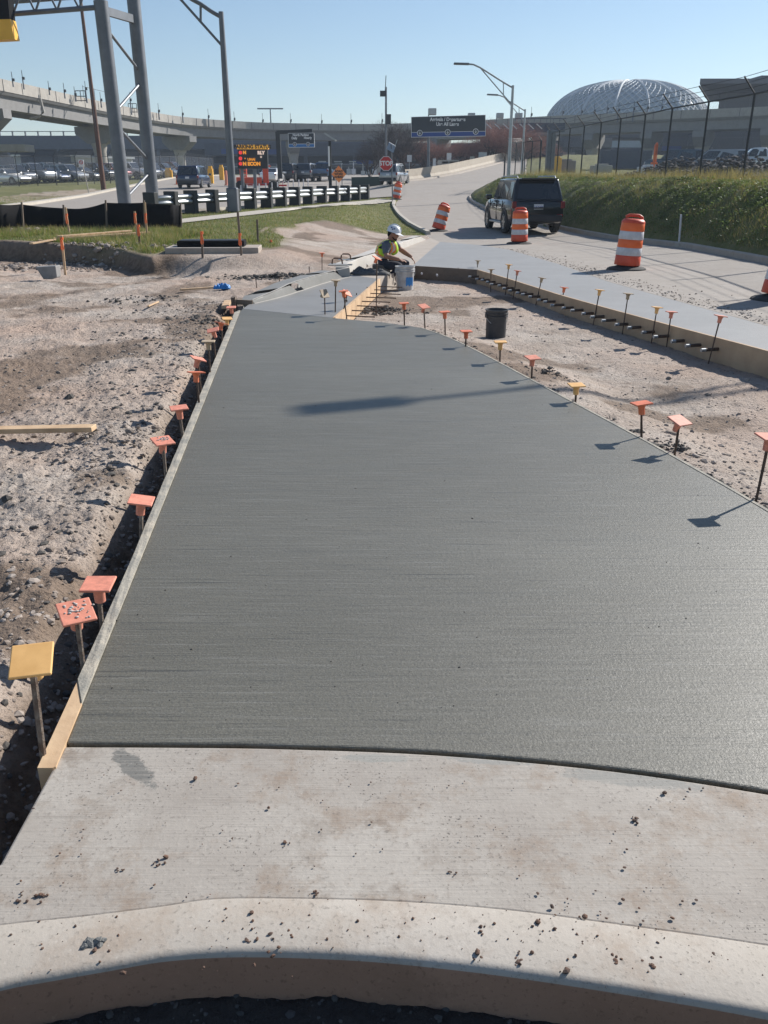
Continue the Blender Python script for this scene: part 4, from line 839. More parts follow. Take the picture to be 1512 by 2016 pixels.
# ------------------------------------------------------------------ traffic drums
def drum(px, py, H, tilt, taz, label, zf=None, bands='std', base=True, yaw=0):
    p = hitf(px, py, zf) if zf else hit(px, py); rt = empty('traffic_drum', p, 0, label, 'traffic barrel', 'orange traffic barrels along the road works'); s = H/.96
    q = Matrix.Rotation(taz, 3, 'Z') @ Matrix.Rotation(tilt, 3, 'Y') @ Matrix.Rotation(yaw, 3, 'Z')
    def L_(prof, m, name, par, n=28): mb = MB(); mb.lathe([(a*s, b*s) for a, b in prof], (0, 0, .03), n, q); return mb.build(name, M[m], par, smooth=50)
    if base:
        mb = MB(); mb.lathe([(.001, .07), (.20, .07), (.235, .055), (.33, .04), (.37, .02), (.375, 0), (.001, 0)], (0, 0, 0), 26, None); b = mb.build('rubber_base', M['rubber'], rt, smooth=40)
    bod = [(.245, .03), (.25, .06), (.243, .2), (.238, .205)]
    seg = [('orr', .05, .235, .248, .240), ('whi', .235, .38, .246, .236), ('ore', .38, .53, .238, .230), ('whi', .53, .68, .236, .226), ('ore', .68, .83, .228, .220)]
    for m_, a, b_, r0, r1 in seg: L_([(r0-.006, a), (r0, a+.008), (r1, b_-.008), (r1-.006, b_)], m_, 'band' if m_ != 'whi' else 'reflective_band', rt)
    L_([(.222, .828), (.222, .85), (.205, .875), (.175, .90), (.10, .905), (.001, .905)], 'orr', 'top', rt)
    mb = MB(); hh = [Vector((-.16, 0, .88)), Vector((-.15, 0, .935)), Vector((-.09, 0, .965)), Vector((.09, 0, .965)), Vector((.15, 0, .935)), Vector((.16, 0, .88))]
    mb.tube([q @ (h_*s)+Vector((0, 0, .03)) for h_ in hh], [.03*s]*6, 10); mb.build('handle', M['orr'], rt, smooth=60)
    return rt
drum(1233, 530, .96, R(3), R(0), 'orange and white traffic barrel with black base on the dusty edge of the road', RZ)
drum(1022, 480, .96, R(-1), 0, 'orange and white traffic barrel just in front of the black vehicle', RZ)
drum(862, 455, .95, R(17), R(20), 'leaning orange and white traffic barrel at the end of the white kerb', RZ)
drum(779, 393, .95, R(12), R(10), 'small far leaning barrel by the stop sign')
drum(1531, 590, .96, R(6), R(0), 'traffic barrel cut off by the right edge of the photo', RZ)

# ------------------------------------------------------------------ posts, signs, lamps
def pole(mb, p, top, r0, r1=None, n=10): mb.tube([p, top], [r0, r1 or r0], n)
# stop sign
p = hit(773, 397.5); rt = empty('stop_sign', p, R(2), 'red octagonal stop sign on a thin post at the footpath end', 'stop sign')
m = MB(); m.tube([(0, 0, -.2), (-.08, .0, 3.0)], .035, 8); m.build('post', M['steeld'], rt, smooth=40)
D_ = p[1]; pc = AT(760, 322, D_)-p; s_ = 13.3/1760*D_
oc = [(s_*math.cos(R(22.5+45*k))*1.045, s_*math.sin(R(22.5+45*k))*1.045) for k in range(8)]
m = MB(); m.ext([(pc[0]+x, -.06, pc[2]+z) for x, z in oc], (0, .02, 0)); sp = m.build('sign_panel', M['txt'], rt)
m = MB(); m.ext([(pc[0]+x*.93, -.068, pc[2]+z*.93) for x, z in oc], (0, .006, 0)); m.build('sign_face', M['red'], sp)
m = MB(); m.bar((pc[0], -.03, pc[2]), (-.07, -.0, pc[2]), .05, .08); m.build('bracket', M['steeld'], rt)
text_mesh('STOP', s_*.86, M['txt'], sp, facing(pc[0], -.072, pc[2]), 'lettering', .003, .95, bold=.012)
m = MB(); m.tube([(.0, .05, 2.6), (.25, .05, 3.25)], .02, 6); m.ext([(pc[0]+.02, -.1, pc[2]+.75), (pc[0]+.4, -.1, pc[2]+.55), (pc[0]+.55, .1, pc[2]+.9), (pc[0]+.17, .1, pc[2]+1.1)], (.0, .03, .02)); m.build('solar_panel', M['steel'], rt)
# road work sign
p = hit(664, 375.5); D_ = p[1]; k_ = D_/1760; rt = empty('road_work_sign', p, 0, 'orange diamond road work ahead sign on two legs', 'road sign'); pc = AT(667, 343, D_)-p; h = 15.6*k_
m = MB(); m.ext([(pc[0]-h*.92, 0, pc[2]), (pc[0], 0, pc[2]-h), (pc[0]+h*.92, 0, pc[2]), (pc[0], 0, pc[2]+h)], (0, .03, 0)); sp = m.build('sign_panel', M['flo'], rt)
for s, dx in ((-1, -5.5), (1, 6)): m = MB(); m.tube([(dx*k_+pc[0], .06, -.05), (dx*k_+pc[0], .06, pc[2])], .035, 6); m.build('leg', M['steeld'], rt)
for t_, dz in (('ROAD', .33), ('WORK', 0), ('AHEAD', -.33)): text_mesh(t_, h*.34, M['txtk'], sp, facing(pc[0], -.008, pc[2]+h*dz), 'lettering', .003, 1.0, bold=.01)
# solar light pole
p = hit(651, 396.5); D_ = p[1]; k_ = D_/1760; rt = empty('solar_light', p, 0, 'tall black post with a slanted solar panel on top, in the grass', 'solar light')
T = AT(649, 278, D_)-p; m = MB(); m.tube([(0, 0, -.2), T], [.10, .08], 10); m.build('post', M['dark'], rt, smooth=40)
a = AT(640, 263, D_)-p; b = AT(662, 277, D_)-p; m = MB(); m.bar(a+np.array([0, -.25, 0]), b+np.array([0, -.25, 0]), .9, .07); m.build('solar_panel', M['steel'], rt)
m = MB(); m.box((T[0]-.05, -.1, T[2]-.75), (.09, .09, 1.0)); m.build('lamp_bar', M['txt'], rt, bev=.01)
# double mast street lamp by guardrail
def lamp_truss(name, base, top, arm, label, r0, r1, base_box=None, head=True, grp=None, mat='steel'):
    rt = empty(name, base, 0, label, 'street lamp', grp); T = top-base; m = MB(); m.tube([(0, 0, -.2), T], [r0, r1], 12); m.build('pole', M[mat], rt, smooth=40)
    P0 = [np.array(a)-base for a in arm]; d = P0[-1]-P0[0]; h = np.array([0, 0, 1]); m = MB(); m.tube([q for q in P0], .045*r0/.11, 8)
    low0 = P0[0]+np.array([0, 0, -np.linalg.norm(d)*.30]); jn = P0[max(1, len(P0)*5//8)]
    m.tube([low0, jn], .033*r0/.11, 6)
    i = max(1, len(P0)*2//8); f_ = i/(max(1, len(P0)*5//8)); m.tube([P0[i], low0+(jn-low0)*f_], .03*r0/.11, 6); m.build('arm', M[mat], rt, smooth=40)
    if head: e = P0[-1]; dd = (P0[-1]-P0[-2]); dd[2] *= .3; dd = dd/np.linalg.norm(dd); m = MB(); s = r0/.11; m.bar(e-dd*.1*s, e+dd*.75*s, .30*s, .10*s); m.build('lamp_head', M['steeld'], rt, bev=.03)
    if base_box: m = MB(); m.box((0, 0, base_box[1]/2), (base_box[0], base_box[0], base_box[1])); m.build('base_box', M[mat], rt, bev=.05)
    return rt
p = hit(460, 418); D_ = p[1]; T = AT(435, 23, D_)
lamp_truss('street_lamp', p, T, [AT(434, 33, D_), AT(415, 22, D_), AT(395, 8, D_), AT(380, 0, D_), AT(355, -16, D_), AT(330, -30, D_), AT(300, -38, D_), AT(270, -40, D_)], 'tall grey street lamp rising out of frame beside the guardrail', .17, .09, (.42, .9), mat='steeld')
for (b_, t_, arm, D_, lb) in [((1001, 340), (1010, 168), [(1008, 172), (991, 162), (975, 152), (958, 141), (945, 133), (932, 127), (920, 126)], 52, 'curved arm street lamp left of the chain link fence, the nearer one'), ((1031, 330), (1034, 215), [(1033, 218), (1022, 211), (1011, 204), (1000, 198), (992, 191), (984, 188), (978, 187)], 78, 'curved arm street lamp left of the fence, the farther smaller one')]:
    T = AT(*t_, D_); B = np.array([T[0], D_, float(Zs(T[0], D_))]); lamp_truss('street_lamp', B, T, [AT(a, c, D_) for a, c in arm], lb, .11 if D_ < 60 else .12, .07)
# the lamp just outside the frame whose shadow falls on the slab
hx, hy = -.33+.777*13.1, 6.38+.629*13.1
B = np.array([hx+3.2, hy+.9, 1.5]); pts_ = [np.array([hx+3.2, hy+.9, 7.6]), np.array([hx+2.5, hy+.72, 8.0]), np.array([hx+1.8, hy+.5, 8.35]), np.array([hx+1.2, hy+.3, 8.5]), np.array([hx+.9, hy+.2, 8.55]), np.array([hx+.45, hy+.03, 8.55])]
lamp_truss('street_lamp', B, np.array([hx+3.2, hy+.9, 7.7]), pts_, 'street lamp right of the view that throws the long lamp shadow', .11, .07)
# gantry with two columns and braces
D0 = 36.0
c1 = hitf(243, 398, Zs); 
def col_pts(pxb, pyb, pxt, pyt, D): b = AT(pxb, pyb, D); t = AT(pxt, pyt, D); return b, t
rt = empty('sign_gantry', AT(270, 398, 37), 0, 'big grey steel sign gantry with two braced columns and a truss', 'gantry'); o0 = np.array(rt.location)
A0, A1 = AT(246, 402, 35.5), AT(198, 2, 35.5); B0, B1 = AT(302, 402, 38), AT(257, -60, 38)
m = MB(); m.tube([A0-o0-np.array([0, 0, .5]), A1-o0], .26, 16); m.build('column', M['steeld'], rt, smooth=40)
m = MB(); m.tube([B0-o0-np.array([0, 0, .5]), B1-o0], .26, 16); m.build('column', M['steeld'], rt, smooth=40)
def lerp(a, b, t): return a+(b-a)*t
def onA(py): return lerp(A1, A0, (py-2)/400.)-o0
def onB(py): return lerp(B1, B0, (py+60)/462.)-o0
for a, b in [(onA(45), onB(133)), (onB(150), onA(215)), (onA(238), onB(310)), (onB(333), onA(392))]: m = MB(); m.tube([a, b], .055, 8); m.build('brace', M['steeld'], rt, smooth=40)
m = MB(); m.bar(onA(18), onB(32), .16, .28); m.build('cross_beam', M['steeld'], rt)
m = MB()
for off in (0, 1.5):
    a = onA(13)+np.array([0, off*1.6, off*.6]); b = AT(-60, 34, 35.5)-o0+np.array([0, off*1.6, off*.6]); m.tube([a, b], .09, 8)
    a2 = onA(-35)+np.array([0, off*1.6, 0]); b2 = AT(-60, -20, 35.5)-o0+np.array([0, off*1.6, 0]); m.tube([a2, b2], .08, 8)
    for k in range(6): m.tube([lerp(a, b, k/6), lerp(a2, b2, (k+.5)/6)], .04, 6); m.tube([lerp(a2, b2, (k+.5)/6), lerp(a, b, (k+1)/6)], .04, 6)
m.build('truss', M['steeld'], rt, smooth=40)
rt2 = empty('message_sign', AT(-40, 40, 34), R(0), 'dark hanging sign with amber lower band at the top left corner', 'sign'); o1 = np.array(rt2.location); q = lambda px, py, dy=0: AT(px, py, 34)-o1+np.array([0, dy, 0])
m = MB(); m.ext([q(-120, 40), q(19, 37), q(13, -30), q(-120, -30)], (0, .5, 0)); m.build('dark_panel', M['black'], rt2)
m = MB(); m.ext([q(-120, 84), q(28, 77), q(20, 37.6), q(-120, 40.6)], (0, .5, 0)); m.build('amber_band', M['yel'], rt2)
# leaning wooden pole
p = hitf(201, 352, Zs); D_ = 70; B = AT(201, 345, D_); B[2] = float(Zs(B[0], D_)); T = AT(155, -30, D_)
rt = empty('utility_pole', B, 0, 'slim brown wooden pole leaning left behind the gantry', 'pole'); m = MB(); K = [lerp(np.zeros(3)-np.array([0, 0, .5]), T-B, k/8) for k in range(9)]; m.tube(K, [.20-.012*k for k in range(9)], 10); m.build('timber', M['rust'], rt, smooth=40)
m = MB(); a = lerp(T-B, np.zeros(3), .18); m.tube([a+np.array([0, -.15, 0]), lerp(T-B, np.zeros(3), .8)+np.array([0, -.15, 0])], .02, 5); m.build('conduit', M['steeld'], rt)
# parking status sign
D_ = 62; rt = empty('parking_status_sign', AT(500, 375, D_), 0, 'black electronic parking status board with amber header and red lights', 'electronic sign'); o0 = np.array(rt.location); q = lambda px, py, dy=0: AT(px, py, D_)-o0+np.array([0, dy, 0])
m = MB(); m.ext([q(468, 332), q(527, 332), q(526, 294), q(468, 294)], (0, .5, 0)); bd = m.build('board', M['dark'], rt)
m = MB(); m.ext([q(466, 293.5), q(528, 293.5), q(528, 285), q(466, 285)], (0, .45, 0)); hb = m.build('header', M['hdr'], rt)
k_ = D_/1760
def lett(t_, px, py, hpx, mat, par, al='CENTER', sx=1.0, bold=.0): c = q(px, py, -.02); text_mesh(t_, hpx*1.38*k_, M[mat], par, facing(*c), 'lettering', .01, sx, al, bold)
lett('PARKING STATUS', 497, 289.3, 6.4, 'txtk', hb, sx=1.02, bold=.015)
lett('N', 481.5, 300.5, 5.6, 'led', bd, bold=.02); lett('RLY', 514, 301, 5.8, 'ledw', bd, bold=.02)
lett('\'\'  UHAI', 492, 314, 4.6, 'led', bd, bold=.01); lett('U', 514, 309, 3.4, 'ledw', bd, bold=.01)
lett('N ECON', 495.5, 322.8, 6.4, 'led', bd, bold=.02)
for py in (300.5, 312, 322.3):
    c = q(473.5, py, -.03); m = MB(); m.lathe([(.001, .02), (3.2*k_, .02), (3.4*k_, 0), (3.4*k_, -.05)], c, 14, Matrix.Rotation(math.pi/2, 3, 'X')); m.build('red_light', M['ledr'], bd)
for px in (475, 500): m = MB(); b_ = q(px, 332, .25); g0 = float(Zs(b_[0]+o0[0], D_))-o0[2]; m.tube([(b_[0], b_[1], g0-.2), b_], .12, 8); m.build('post', M['steeld'], rt)
# overhead guide signs
def board(D_, quad, label, name, lines, circ, strip_y, rot=0, mats=('sgnk', 'sgnb')):
    rt = empty(name, AT(sum(a for a, b in quad)/4, sum(b for a, b in quad)/4, D_), 0, label, 'overhead sign'); o0 = np.array(rt.location); q = lambda px, py, dy=0: AT(px, py, D_)-o0+np.array([0, dy, 0]); k_ = D_/1760
    m = MB(); m.ext([q(*c) for c in quad], (0, .15, 0)); fr_ = m.build('sign_panel', M['txt'], rt)
    cx, cy = sum(a for a, b in quad)/4, sum(b for a, b in quad)/4; ins = [(a+(.8 if a < cx else -.8), b+(-.8 if b > cy else .8)) for a, b in quad]
    m = MB(); m.ext([q(*c, -.012) for c in ins], (0, .02, 0)); m.build('sign_face', M[mats[0]], fr_)
    def on(t): return lambda px: ins[0][1]+(ins[1][1]-ins[0][1])*(px-ins[0][0])/(ins[1][0]-ins[0][0])
    yb = on(0); x0, x1 = ins[0][0], ins[1][0]; hs = strip_y
    m = MB(); m.ext([q(x0, yb(x0), -.02), q(x1, yb(x1), -.02), q(x1, yb(x1)-hs, -.02), q(x0, yb(x0)-hs, -.02)], (0, .015, 0)); m.build('blue_strip', M[mats[1]], fr_)
    m = MB(); m.ext([q(x0, yb(x0)-hs, -.026), q(x1, yb(x1)-hs, -.026), q(x1, yb(x1)-hs-.8, -.026), q(x0, yb(x0)-hs-.8, -.026)], (0, .015, 0)); m.build('white_line', M['txt'], fr_)
    for t_, px, py, hp in lines: c = q(px, py, -.03); text_mesh(t_, hp*1.38*k_, M['txt'], fr_, facing(*c), 'lettering', .006, .92, bold=.012)
    for px, dy, r in circ:
        c = q(px, yb(px)-hs+dy, -.04); X90 = Matrix.Rotation(math.pi/2, 3, 'X')
        m = MB(); m.lathe([(.001, 0), (r*k_, 0), (r*k_, -.02)], c, 20, X90); m.build('white_disc', M['txt'], fr_)
        m = MB(); m.lathe([(.001, .012), (r*.8*k_, .012), (r*.8*k_, 0)], c, 20, X90); m.build('disc_face', M[mats[0]], fr_)
        m = MB(); r_ = r*k_; m.box((c[0], c[1]-.02, c[2]+r_*.1), (r_*.16, .012, r_*.95)); m.ext([(c[0]-r_*.42, c[1]-.026, c[2]-.02*r_), (c[0], c[1]-.026, c[2]-r_*.55), (c[0]+r_*.42, c[1]-.026, c[2]-.02*r_), (c[0]+r_*.42, c[1]-.026, c[2]+r_*.16), (c[0], c[1]-.026, c[2]-r_*.34), (c[0]-r_*.42, c[1]-.026, c[2]+r_*.16)], (0, .012, 0)); m.build('arrow', M['txt'], fr_)
    return rt, o0, q
rt, o0, q = board(86, [(809.5, 270.5), (956, 268), (956, 226), (809.5, 230)], 'wide dark overhead sign reading Arrivals / Departures Use All Lanes', 'overhead_sign', [('Arrivals / Departures', 881.5, 235.3, 6.2), ('Use All Lanes', 881, 244.6, 6.2)], [(826.5, 1, 5.4), (881.3, .5, 5.4), (936.5, 0, 5.4)], 8.5)
m = MB(); m.tube([q(843.5, 350, .4), q(844.5, 232, .4)], .14, 10); m.build('post', M['steeld'], rt, smooth=40)
m = MB(); m.tube([q(812, 241, .3), q(954, 240, .3)], .12, 8); m.tube([q(812, 258, .3), q(954, 257, .3)], .1, 8); m.build('back_beam', M['steeld'], rt)
rt, o0, q = board(84, [(568, 290.5), (619.5, 290), (618.5, 261.5), (567, 262)], 'smaller overhead sign reading North Parking Daily Hourly', 'overhead_sign', [('North Parking', 592, 265.9, 4.2), ('Daily', 579.5, 272, 4.2), ('Hourly', 606, 271.5, 4.2)], [(580.3, 0, 3.7), (606.5, 0, 3.7)], 5.6, mats=('sgnk', 'sgnb2'))
m = MB(); c = q(550, 352, .3); m.bar(q(551, 352, .3), q(546, 259, .3), .4, .45); m.build('post', M['dark'], rt)
m = MB(); m.bar(q(544, 260.5, .3), q(614, 257, .3), .4, .3); m.build('arm', M['dark'], rt)
# box lamps on poles above the arrivals sign, high masts
def mast(px, yb_, yt, D_, label, r=.09, kind='box', name='light_mast', w_=1.4, grp=None):
    T = AT(px, yt, D_); B = np.array([T[0], D_, AT(px, yb_, D_)[2]]); rt = empty(name, B, 0, label, 'light mast', grp); m = MB(); m.tube([(0, 0, 0), T-B], [r, r*.7], 8); m.build('pole', M['steeld'], rt, smooth=40); t = T-B
    if kind == 'box': m = MB(); m.box((t[0]+w_*.45, 0, t[2]-.15), (w_, .8, .8*.8)); m.build('lamp_box', M['steel'], rt, bev=.05)
    if kind == 'T': m = MB(); m.box((t[0], 0, t[2]), (w_, .5, .22)); m.build('lamp_bar', M['steeld'], rt)
    if kind == 'ant':
        m = MB(); m.tube([(t[0], 0, t[2]-.2), (t[0]+.0, 0, t[2]+w_*.9)], .035, 5); m.box((t[0]+.1, 0, t[2]-.1), (.22, .2, w_*.35)); m.build('antenna', M['dark'], rt)
    if kind == 'cam': m = MB(); m.box((t[0]-.3, 0, t[2]-.6), (.6, .4, .5)); m.tube([(t[0]-.1, 0, t[2]-.6), (t[0], 0, t[2]+1)], .04, 5); m.build('camera_box', M['dark'], rt); m = MB(); m.box((t[0]+.25, 0, t[2]-2.9), (.5, .4, .9)); m.build('equipment_box', M['dark'], rt)
    return rt
mast(844, 270, 217, 98, 'box lamp on a pole above the arrivals sign', .08, 'box', w_=.85)
mast(532, 262, 214, 190, 'T shaped floodlight mast behind the viaduct', .16, 'T', w_=5.3)
mast(760, 330, 171, 92, 'tall thin mast with equipment left of the arrivals sign', .13, 'cam')
for px, lb in [(922, 'first box lamp right of the arrivals sign centre'), (978, 'box lamp in front of the reddish tree tops'), (1015, 'box lamp beside the curved arm street lamp')]: mast(px, 262, 225.5, 118, lb, .07, 'box', w_=.9)

# guardrail: W-beam on timber blocks
GL = [(300, 427.5), (340, 424), (378, 420.5), (420, 417.5), (462, 415), (494, 412), (526, 410), (554, 407), (581, 405), (607, 402.5), (634, 400), (658, 398.5), (680, 396.5), (701, 394.6), (719, 393)]
GP_ = [hit(a, b) for a, b in GL]
rt = empty('guardrail', GP_[2], 0, 'steel guardrail on black timber posts beyond the grass', 'guardrail'); o0 = GP_[2]
for i, p in enumerate(GP_):
    t = GP_[min(i+1, len(GP_)-1)]-GP_[max(i-1, 0)]; a = math.atan2(t[1], t[0]); m = MB(); c = p-o0; m.box((c[0], c[1], c[2]+.32), (.24, .50, 1.02), a); m.build('post', M['post'], rt, bev=.02)
line = [p-o0 for p in GP_]; nn = np.array([-(line[-1]-line[0])[1], (line[-1]-line[0])[0], 0]); nn /= np.linalg.norm(nn)
m = MB(); prof = [(.34, .36), (.42, .42), (.42, .47), (.34, .52), (.34, .55), (.42, .60), (.42, .66), (.34, .71)]; v = []; n = len(prof)
for c in line:
    for o_, h in prof: v.append((c[0]+nn[0]*(-o_+.25), c[1]+nn[1]*(-o_+.25), c[2]+h))
m.add(v, [(i*n+k, (i+1)*n+k, (i+1)*n+k+1, i*n+k+1) for i in range(len(line)-1) for k in range(n-1)]); o = m.build('rail', M['steel'], rt, smooth=60); sf = o.modifiers.new('s', 'SOLIDIFY'); sf.thickness = .01
ribbon([tuple(p[:2]+nn[:2]*.9) for p in GP_], [(-.2, -.2), (-.2, .10), (.25, .12), (.3, -.2)], lambda x, y: float(Zs(x, y)), 'kerb', M['walk'])['kind'] = 'structure'
# delineator posts
for i, px in enumerate([475, 487, 500, 511, 524, 536, 547, 558, 568, 578, 589, 598, 607]):
    p = hit(px, 386-i*1.1); D_ = p[1]; m = MB(); h = 20/1760*D_; m.tube([(p[0], p[1], p[2]-.1), (p[0], p[1], p[2]+h)], .045, 8); m.lathe([(.10, 0), (.09, .05), (.001, .06)], p, 10); tag(m.build('delineator_post', M['whi'], smooth=40), f'thin pale lane post beyond the guardrail, {ORD[i+1]} from the left', 'lane post', 'thin lane posts beyond the guardrail')
# red trailer
p = hit(505, 379); rt = empty('red_trailer', p, R(8), 'low red equipment trailer on two wheels beyond the guardrail', 'trailer'); m = MB(); m.box((-.5, 0, .85), (1.9, .8, .45)); m.build('housing', M['orr'], rt, bev=.05)
m = MB(); m.box((0, 0, .55), (3.4, .7, .12)); m.bar((1.2, 0, .5), (2.3, 0, .5), .1, .12); m.build('frame', M['red'], rt)
m = MB(); m.box((.75, 0, 1.25), (.42, .4, 1.2)); m.box((.75, 0, 1.85), (.8, .2, .12)); m.build('control_mast', M['orr'], rt, bev=.03)
for x in (-1.15, 1.3):
    m = MB(); m.lathe([(.001, -.12), (.36, -.12), (.42, -.06), (.42, .06), (.36, .12), (.001, .12)], (x, -.45, .42), 18, Matrix.Rotation(math.pi/2, 3, 'X')); m.build('wheel', M['tyre'], rt, smooth=40)
# plaza barrels, cones, yellow boxes
for px, py, k_, lb in [(350, 364, 'cone', 'small orange cone on the plaza, leftmost'), (362, 363, 'cone', 'orange cone on the plaza left of the lamp post'), (371, 362, 'cyl', 'thin orange and white marker left of the lamp post'), (446, 366, 'cyl', 'orange and white marker right of the lamp post'), (416, 362, 'yb', 'yellow bollard box near the plaza island'), (437, 355, 'yb', 'yellow post box left of the status board'), (333, 352, 'yb2', 'yellow barrier box at the end of the left fence'), (480, 356, 'rb', 'red barrier stack under the status board'), (479, 340, 'yb', 'yellow post under the status board')]:
    p = hit(px, py); m = MB()
    if k_ == 'cone': m.lathe([(.35, 0), (.35, .05), (.2, .06), (.05, .9), (.001, .92)], p, 12); mt = 'ore'
    elif k_ == 'cyl': m.lathe([(.22, 0), (.2, .1), (.14, .12), (.13, 1.3), (.001, 1.32)], p, 12); mt = 'capf'
    elif k_ == 'yb': m.box((p[0], p[1], p[2]+.7), (.5, .4, 1.4)); m.box((p[0], p[1], p[2]+1.5), (.35, .3, .3)); mt = 'yel'
    elif k_ == 'yb2': m.box((p[0], p[1], p[2]+.5), (.9, .3, 1.0)); m.box((p[0], p[1]-.2, p[2]+1.1), (.6, .2, .3)); mt = 'yel'
    else:
        for z in range(4): m.box((p[0], p[1], p[2]+.2+z*.3), (.8, .35, .18))
        m.box((p[0]-.33, p[1], p[2]+.65), (.1, .3, 1.3)); m.box((p[0]+.33, p[1], p[2]+.65), (.1, .3, 1.3)); mt = 'orr'
    tag(m.build({'cone': 'traffic_cone', 'cyl': 'channelizer_post', 'yb': 'ticket_machine', 'yb2': 'barrier_box', 'rb': 'barrier_stack'}[k_], M[mt], bev=.02), lb, 'road marker')
# sign on post in front of the lot, white marker stake
p = hit(176, 383); D_ = p[1]; k_ = D_/1760; rt = empty('road_sign', p, 0, 'small white sign with red circle on a post before the parked cars', 'road sign'); m = MB(); m.tube([(0, 0, -.1), (-6*k_, 0, 52*k_)], .035, 6); m.build('post', M['walk'], rt)
m = MB(); c = (-8*k_, -.05, 57*k_); m.box(c, (10*k_, .03, 13*k_)); pn = m.build('sign_panel', M['txt'], rt); m = MB(); X90 = Matrix.Rotation(math.pi/2, 3, 'X'); m.lathe([(2.6*k_, 0), (2.6*k_, .02), (3.6*k_, .02), (3.6*k_, 0)], (c[0], c[1]-.02, c[2]+1.5*k_), 18, X90); m.bar((c[0]-2.2*k_, c[1]-.03, c[2]+3.7*k_), (c[0]+2.2*k_, c[1]-.03, c[2]-.7*k_), .02, .9*k_, (0, 1, 0)); m.build('red_circle', M['red'], pn)
p = hit(1338, 474); m = MB(); m.tube([p-np.array([0, 0, .2]), AT(1341, 422, p[1])], .028, 8); tag(m.build('marker_stake', M['whi'], smooth=40), 'thin pale marker post standing in the weeds of the bank', 'marker post')
for px, py, lb in [(806, 312, 'two line white notice board by the trees left of the ramp wall'), (884, 308, 'small notice board near the ramp wall under the arrivals sign')]:
    D_ = 88; c = AT(px, py, D_); rt = empty('notice_sign', (c[0], D_, 1.3), 0, lb, 'road sign'); o0 = np.array(rt.location); m = MB(); m.tube([(0, 0, 0), c-o0], .04, 6); m.build('post', M['steel'], rt); m = MB(); m.box(c-o0+np.array([0, -.06, 0]), (.45, .03, .62)); m.build('sign_panel', M['whi'], rt)

# ------------------------------------------------------------------ ramp barrier wall
bw = [(735, 366), (800, 359), (880, 347.5), (940, 335), (990, 315)]
bl = [(.4, 75.0), (1.9, 78), (6.3, 87.5), (10.3, 99), (14.8, 112), (21, 130)]
rbz = lambda x, y: float(base_z(x+.9, y))
o = ribbon(resamp(bl, 2), [(-.25, -2.5), (-.2, .85), (.0, .9), (.05, .3), (.2, .1), (.25, -.3)], rbz, 'barrier_wall', M['wallbeige']); tag(o, 'long beige concrete barrier wall climbing beside the ramp', 'barrier wall')
ribbon([(a+.9, b) for a, b in resamp(bl, 2)], [(-.3, -.1), (-.3, .10), (.1, .10), (.15, -.1)], lambda x, y: float(base_z(x, y)), 'kerb', M['gutter'])['kind'] = 'structure'
c = hit(722, 362); rt = MB(); a, b = AT(692, 361, 78), AT(752, 361, 78); rt.ext([(a[0], 78, a[2]-.3), (b[0], 78, b[2]-.3), (b[0], 78, b[2]+.55), (a[0], 78, a[2]+.5)], (0, .3, 0)); tag(rt.build('green_barrier', M['green']), 'low dark green barrier panel left of the silver vehicle', 'barrier')

# ------------------------------------------------------------------ viaduct, garage, terminal, dome
VZ = 11.5
vp = []
for px, yt in [(-500, 70), (-250, 118), (0, 170), (100, 191), (225, 217), (352, 240), (460, 249), (560, 253), (740, 254.5), (900, 250), (1050, 242), (1200, 236), (1400, 228), (1700, 216), (1950, 208)]:
    D_ = (VZ-CH)*1760/(HOR-yt); vp.append(((px-756)/1760*D_, D_))
vl = smoothline(vp, 6)
rt = empty('viaduct', (vl[40][0], vl[40][1], 0), 0, 'long curved concrete viaduct sweeping across behind the road', 'viaduct'); vo = np.array(rt.location)
vz = lambda x, y: 0.0
loc = [np.array(p)-vo[:2] for p in vl]
o = ribbon(loc, [(0, VZ-1.15), (0, VZ), (-.25, VZ), (-.3, VZ-1.1), (-6.0, VZ-1.1), (-6.05, VZ), (-6.3, VZ), (-6.3, VZ-1.15)], vz, 'parapet', M['bridge'], rt)
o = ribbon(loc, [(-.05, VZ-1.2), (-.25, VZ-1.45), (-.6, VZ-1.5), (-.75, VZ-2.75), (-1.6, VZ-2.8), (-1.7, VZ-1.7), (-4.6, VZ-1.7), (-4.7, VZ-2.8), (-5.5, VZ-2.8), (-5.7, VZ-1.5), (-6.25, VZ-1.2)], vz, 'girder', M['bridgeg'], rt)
cs = np.concatenate([[0], np.cumsum(np.hypot(*np.diff(np.array(loc), axis=0).T))]); La = np.array(loc)
m = MB(); s_ = 3.0; kk = 0
while s_ < cs[-1]-3:
    x = np.interp(s_, cs, La[:, 0]); y = np.interp(s_, cs, La[:, 1]); i = min(len(cs)-2, int(np.searchsorted(cs, s_))); t = La[i]-La[i-1]; a = math.atan2(t[1], t[0]); nn = np.array([t[1], -t[0]])/np.hypot(*t)
    m.box((x+nn[0]*.01, y+nn[1]*.01, VZ-.57), (.05, .05, 1.1), a); s_ += 4.2
m.build('panel_joints', M['garaged'], rt)
def nearest(px): j = int(np.argmin([abs((p[0]/p[1])*1760+756-px) for p in vl])); return j
pj = [nearest(px) for px in (-210, 33, 250, 383, 600, 735, 850, 955, 1055, 1150, 1260, 1370, 1480, 1600)]
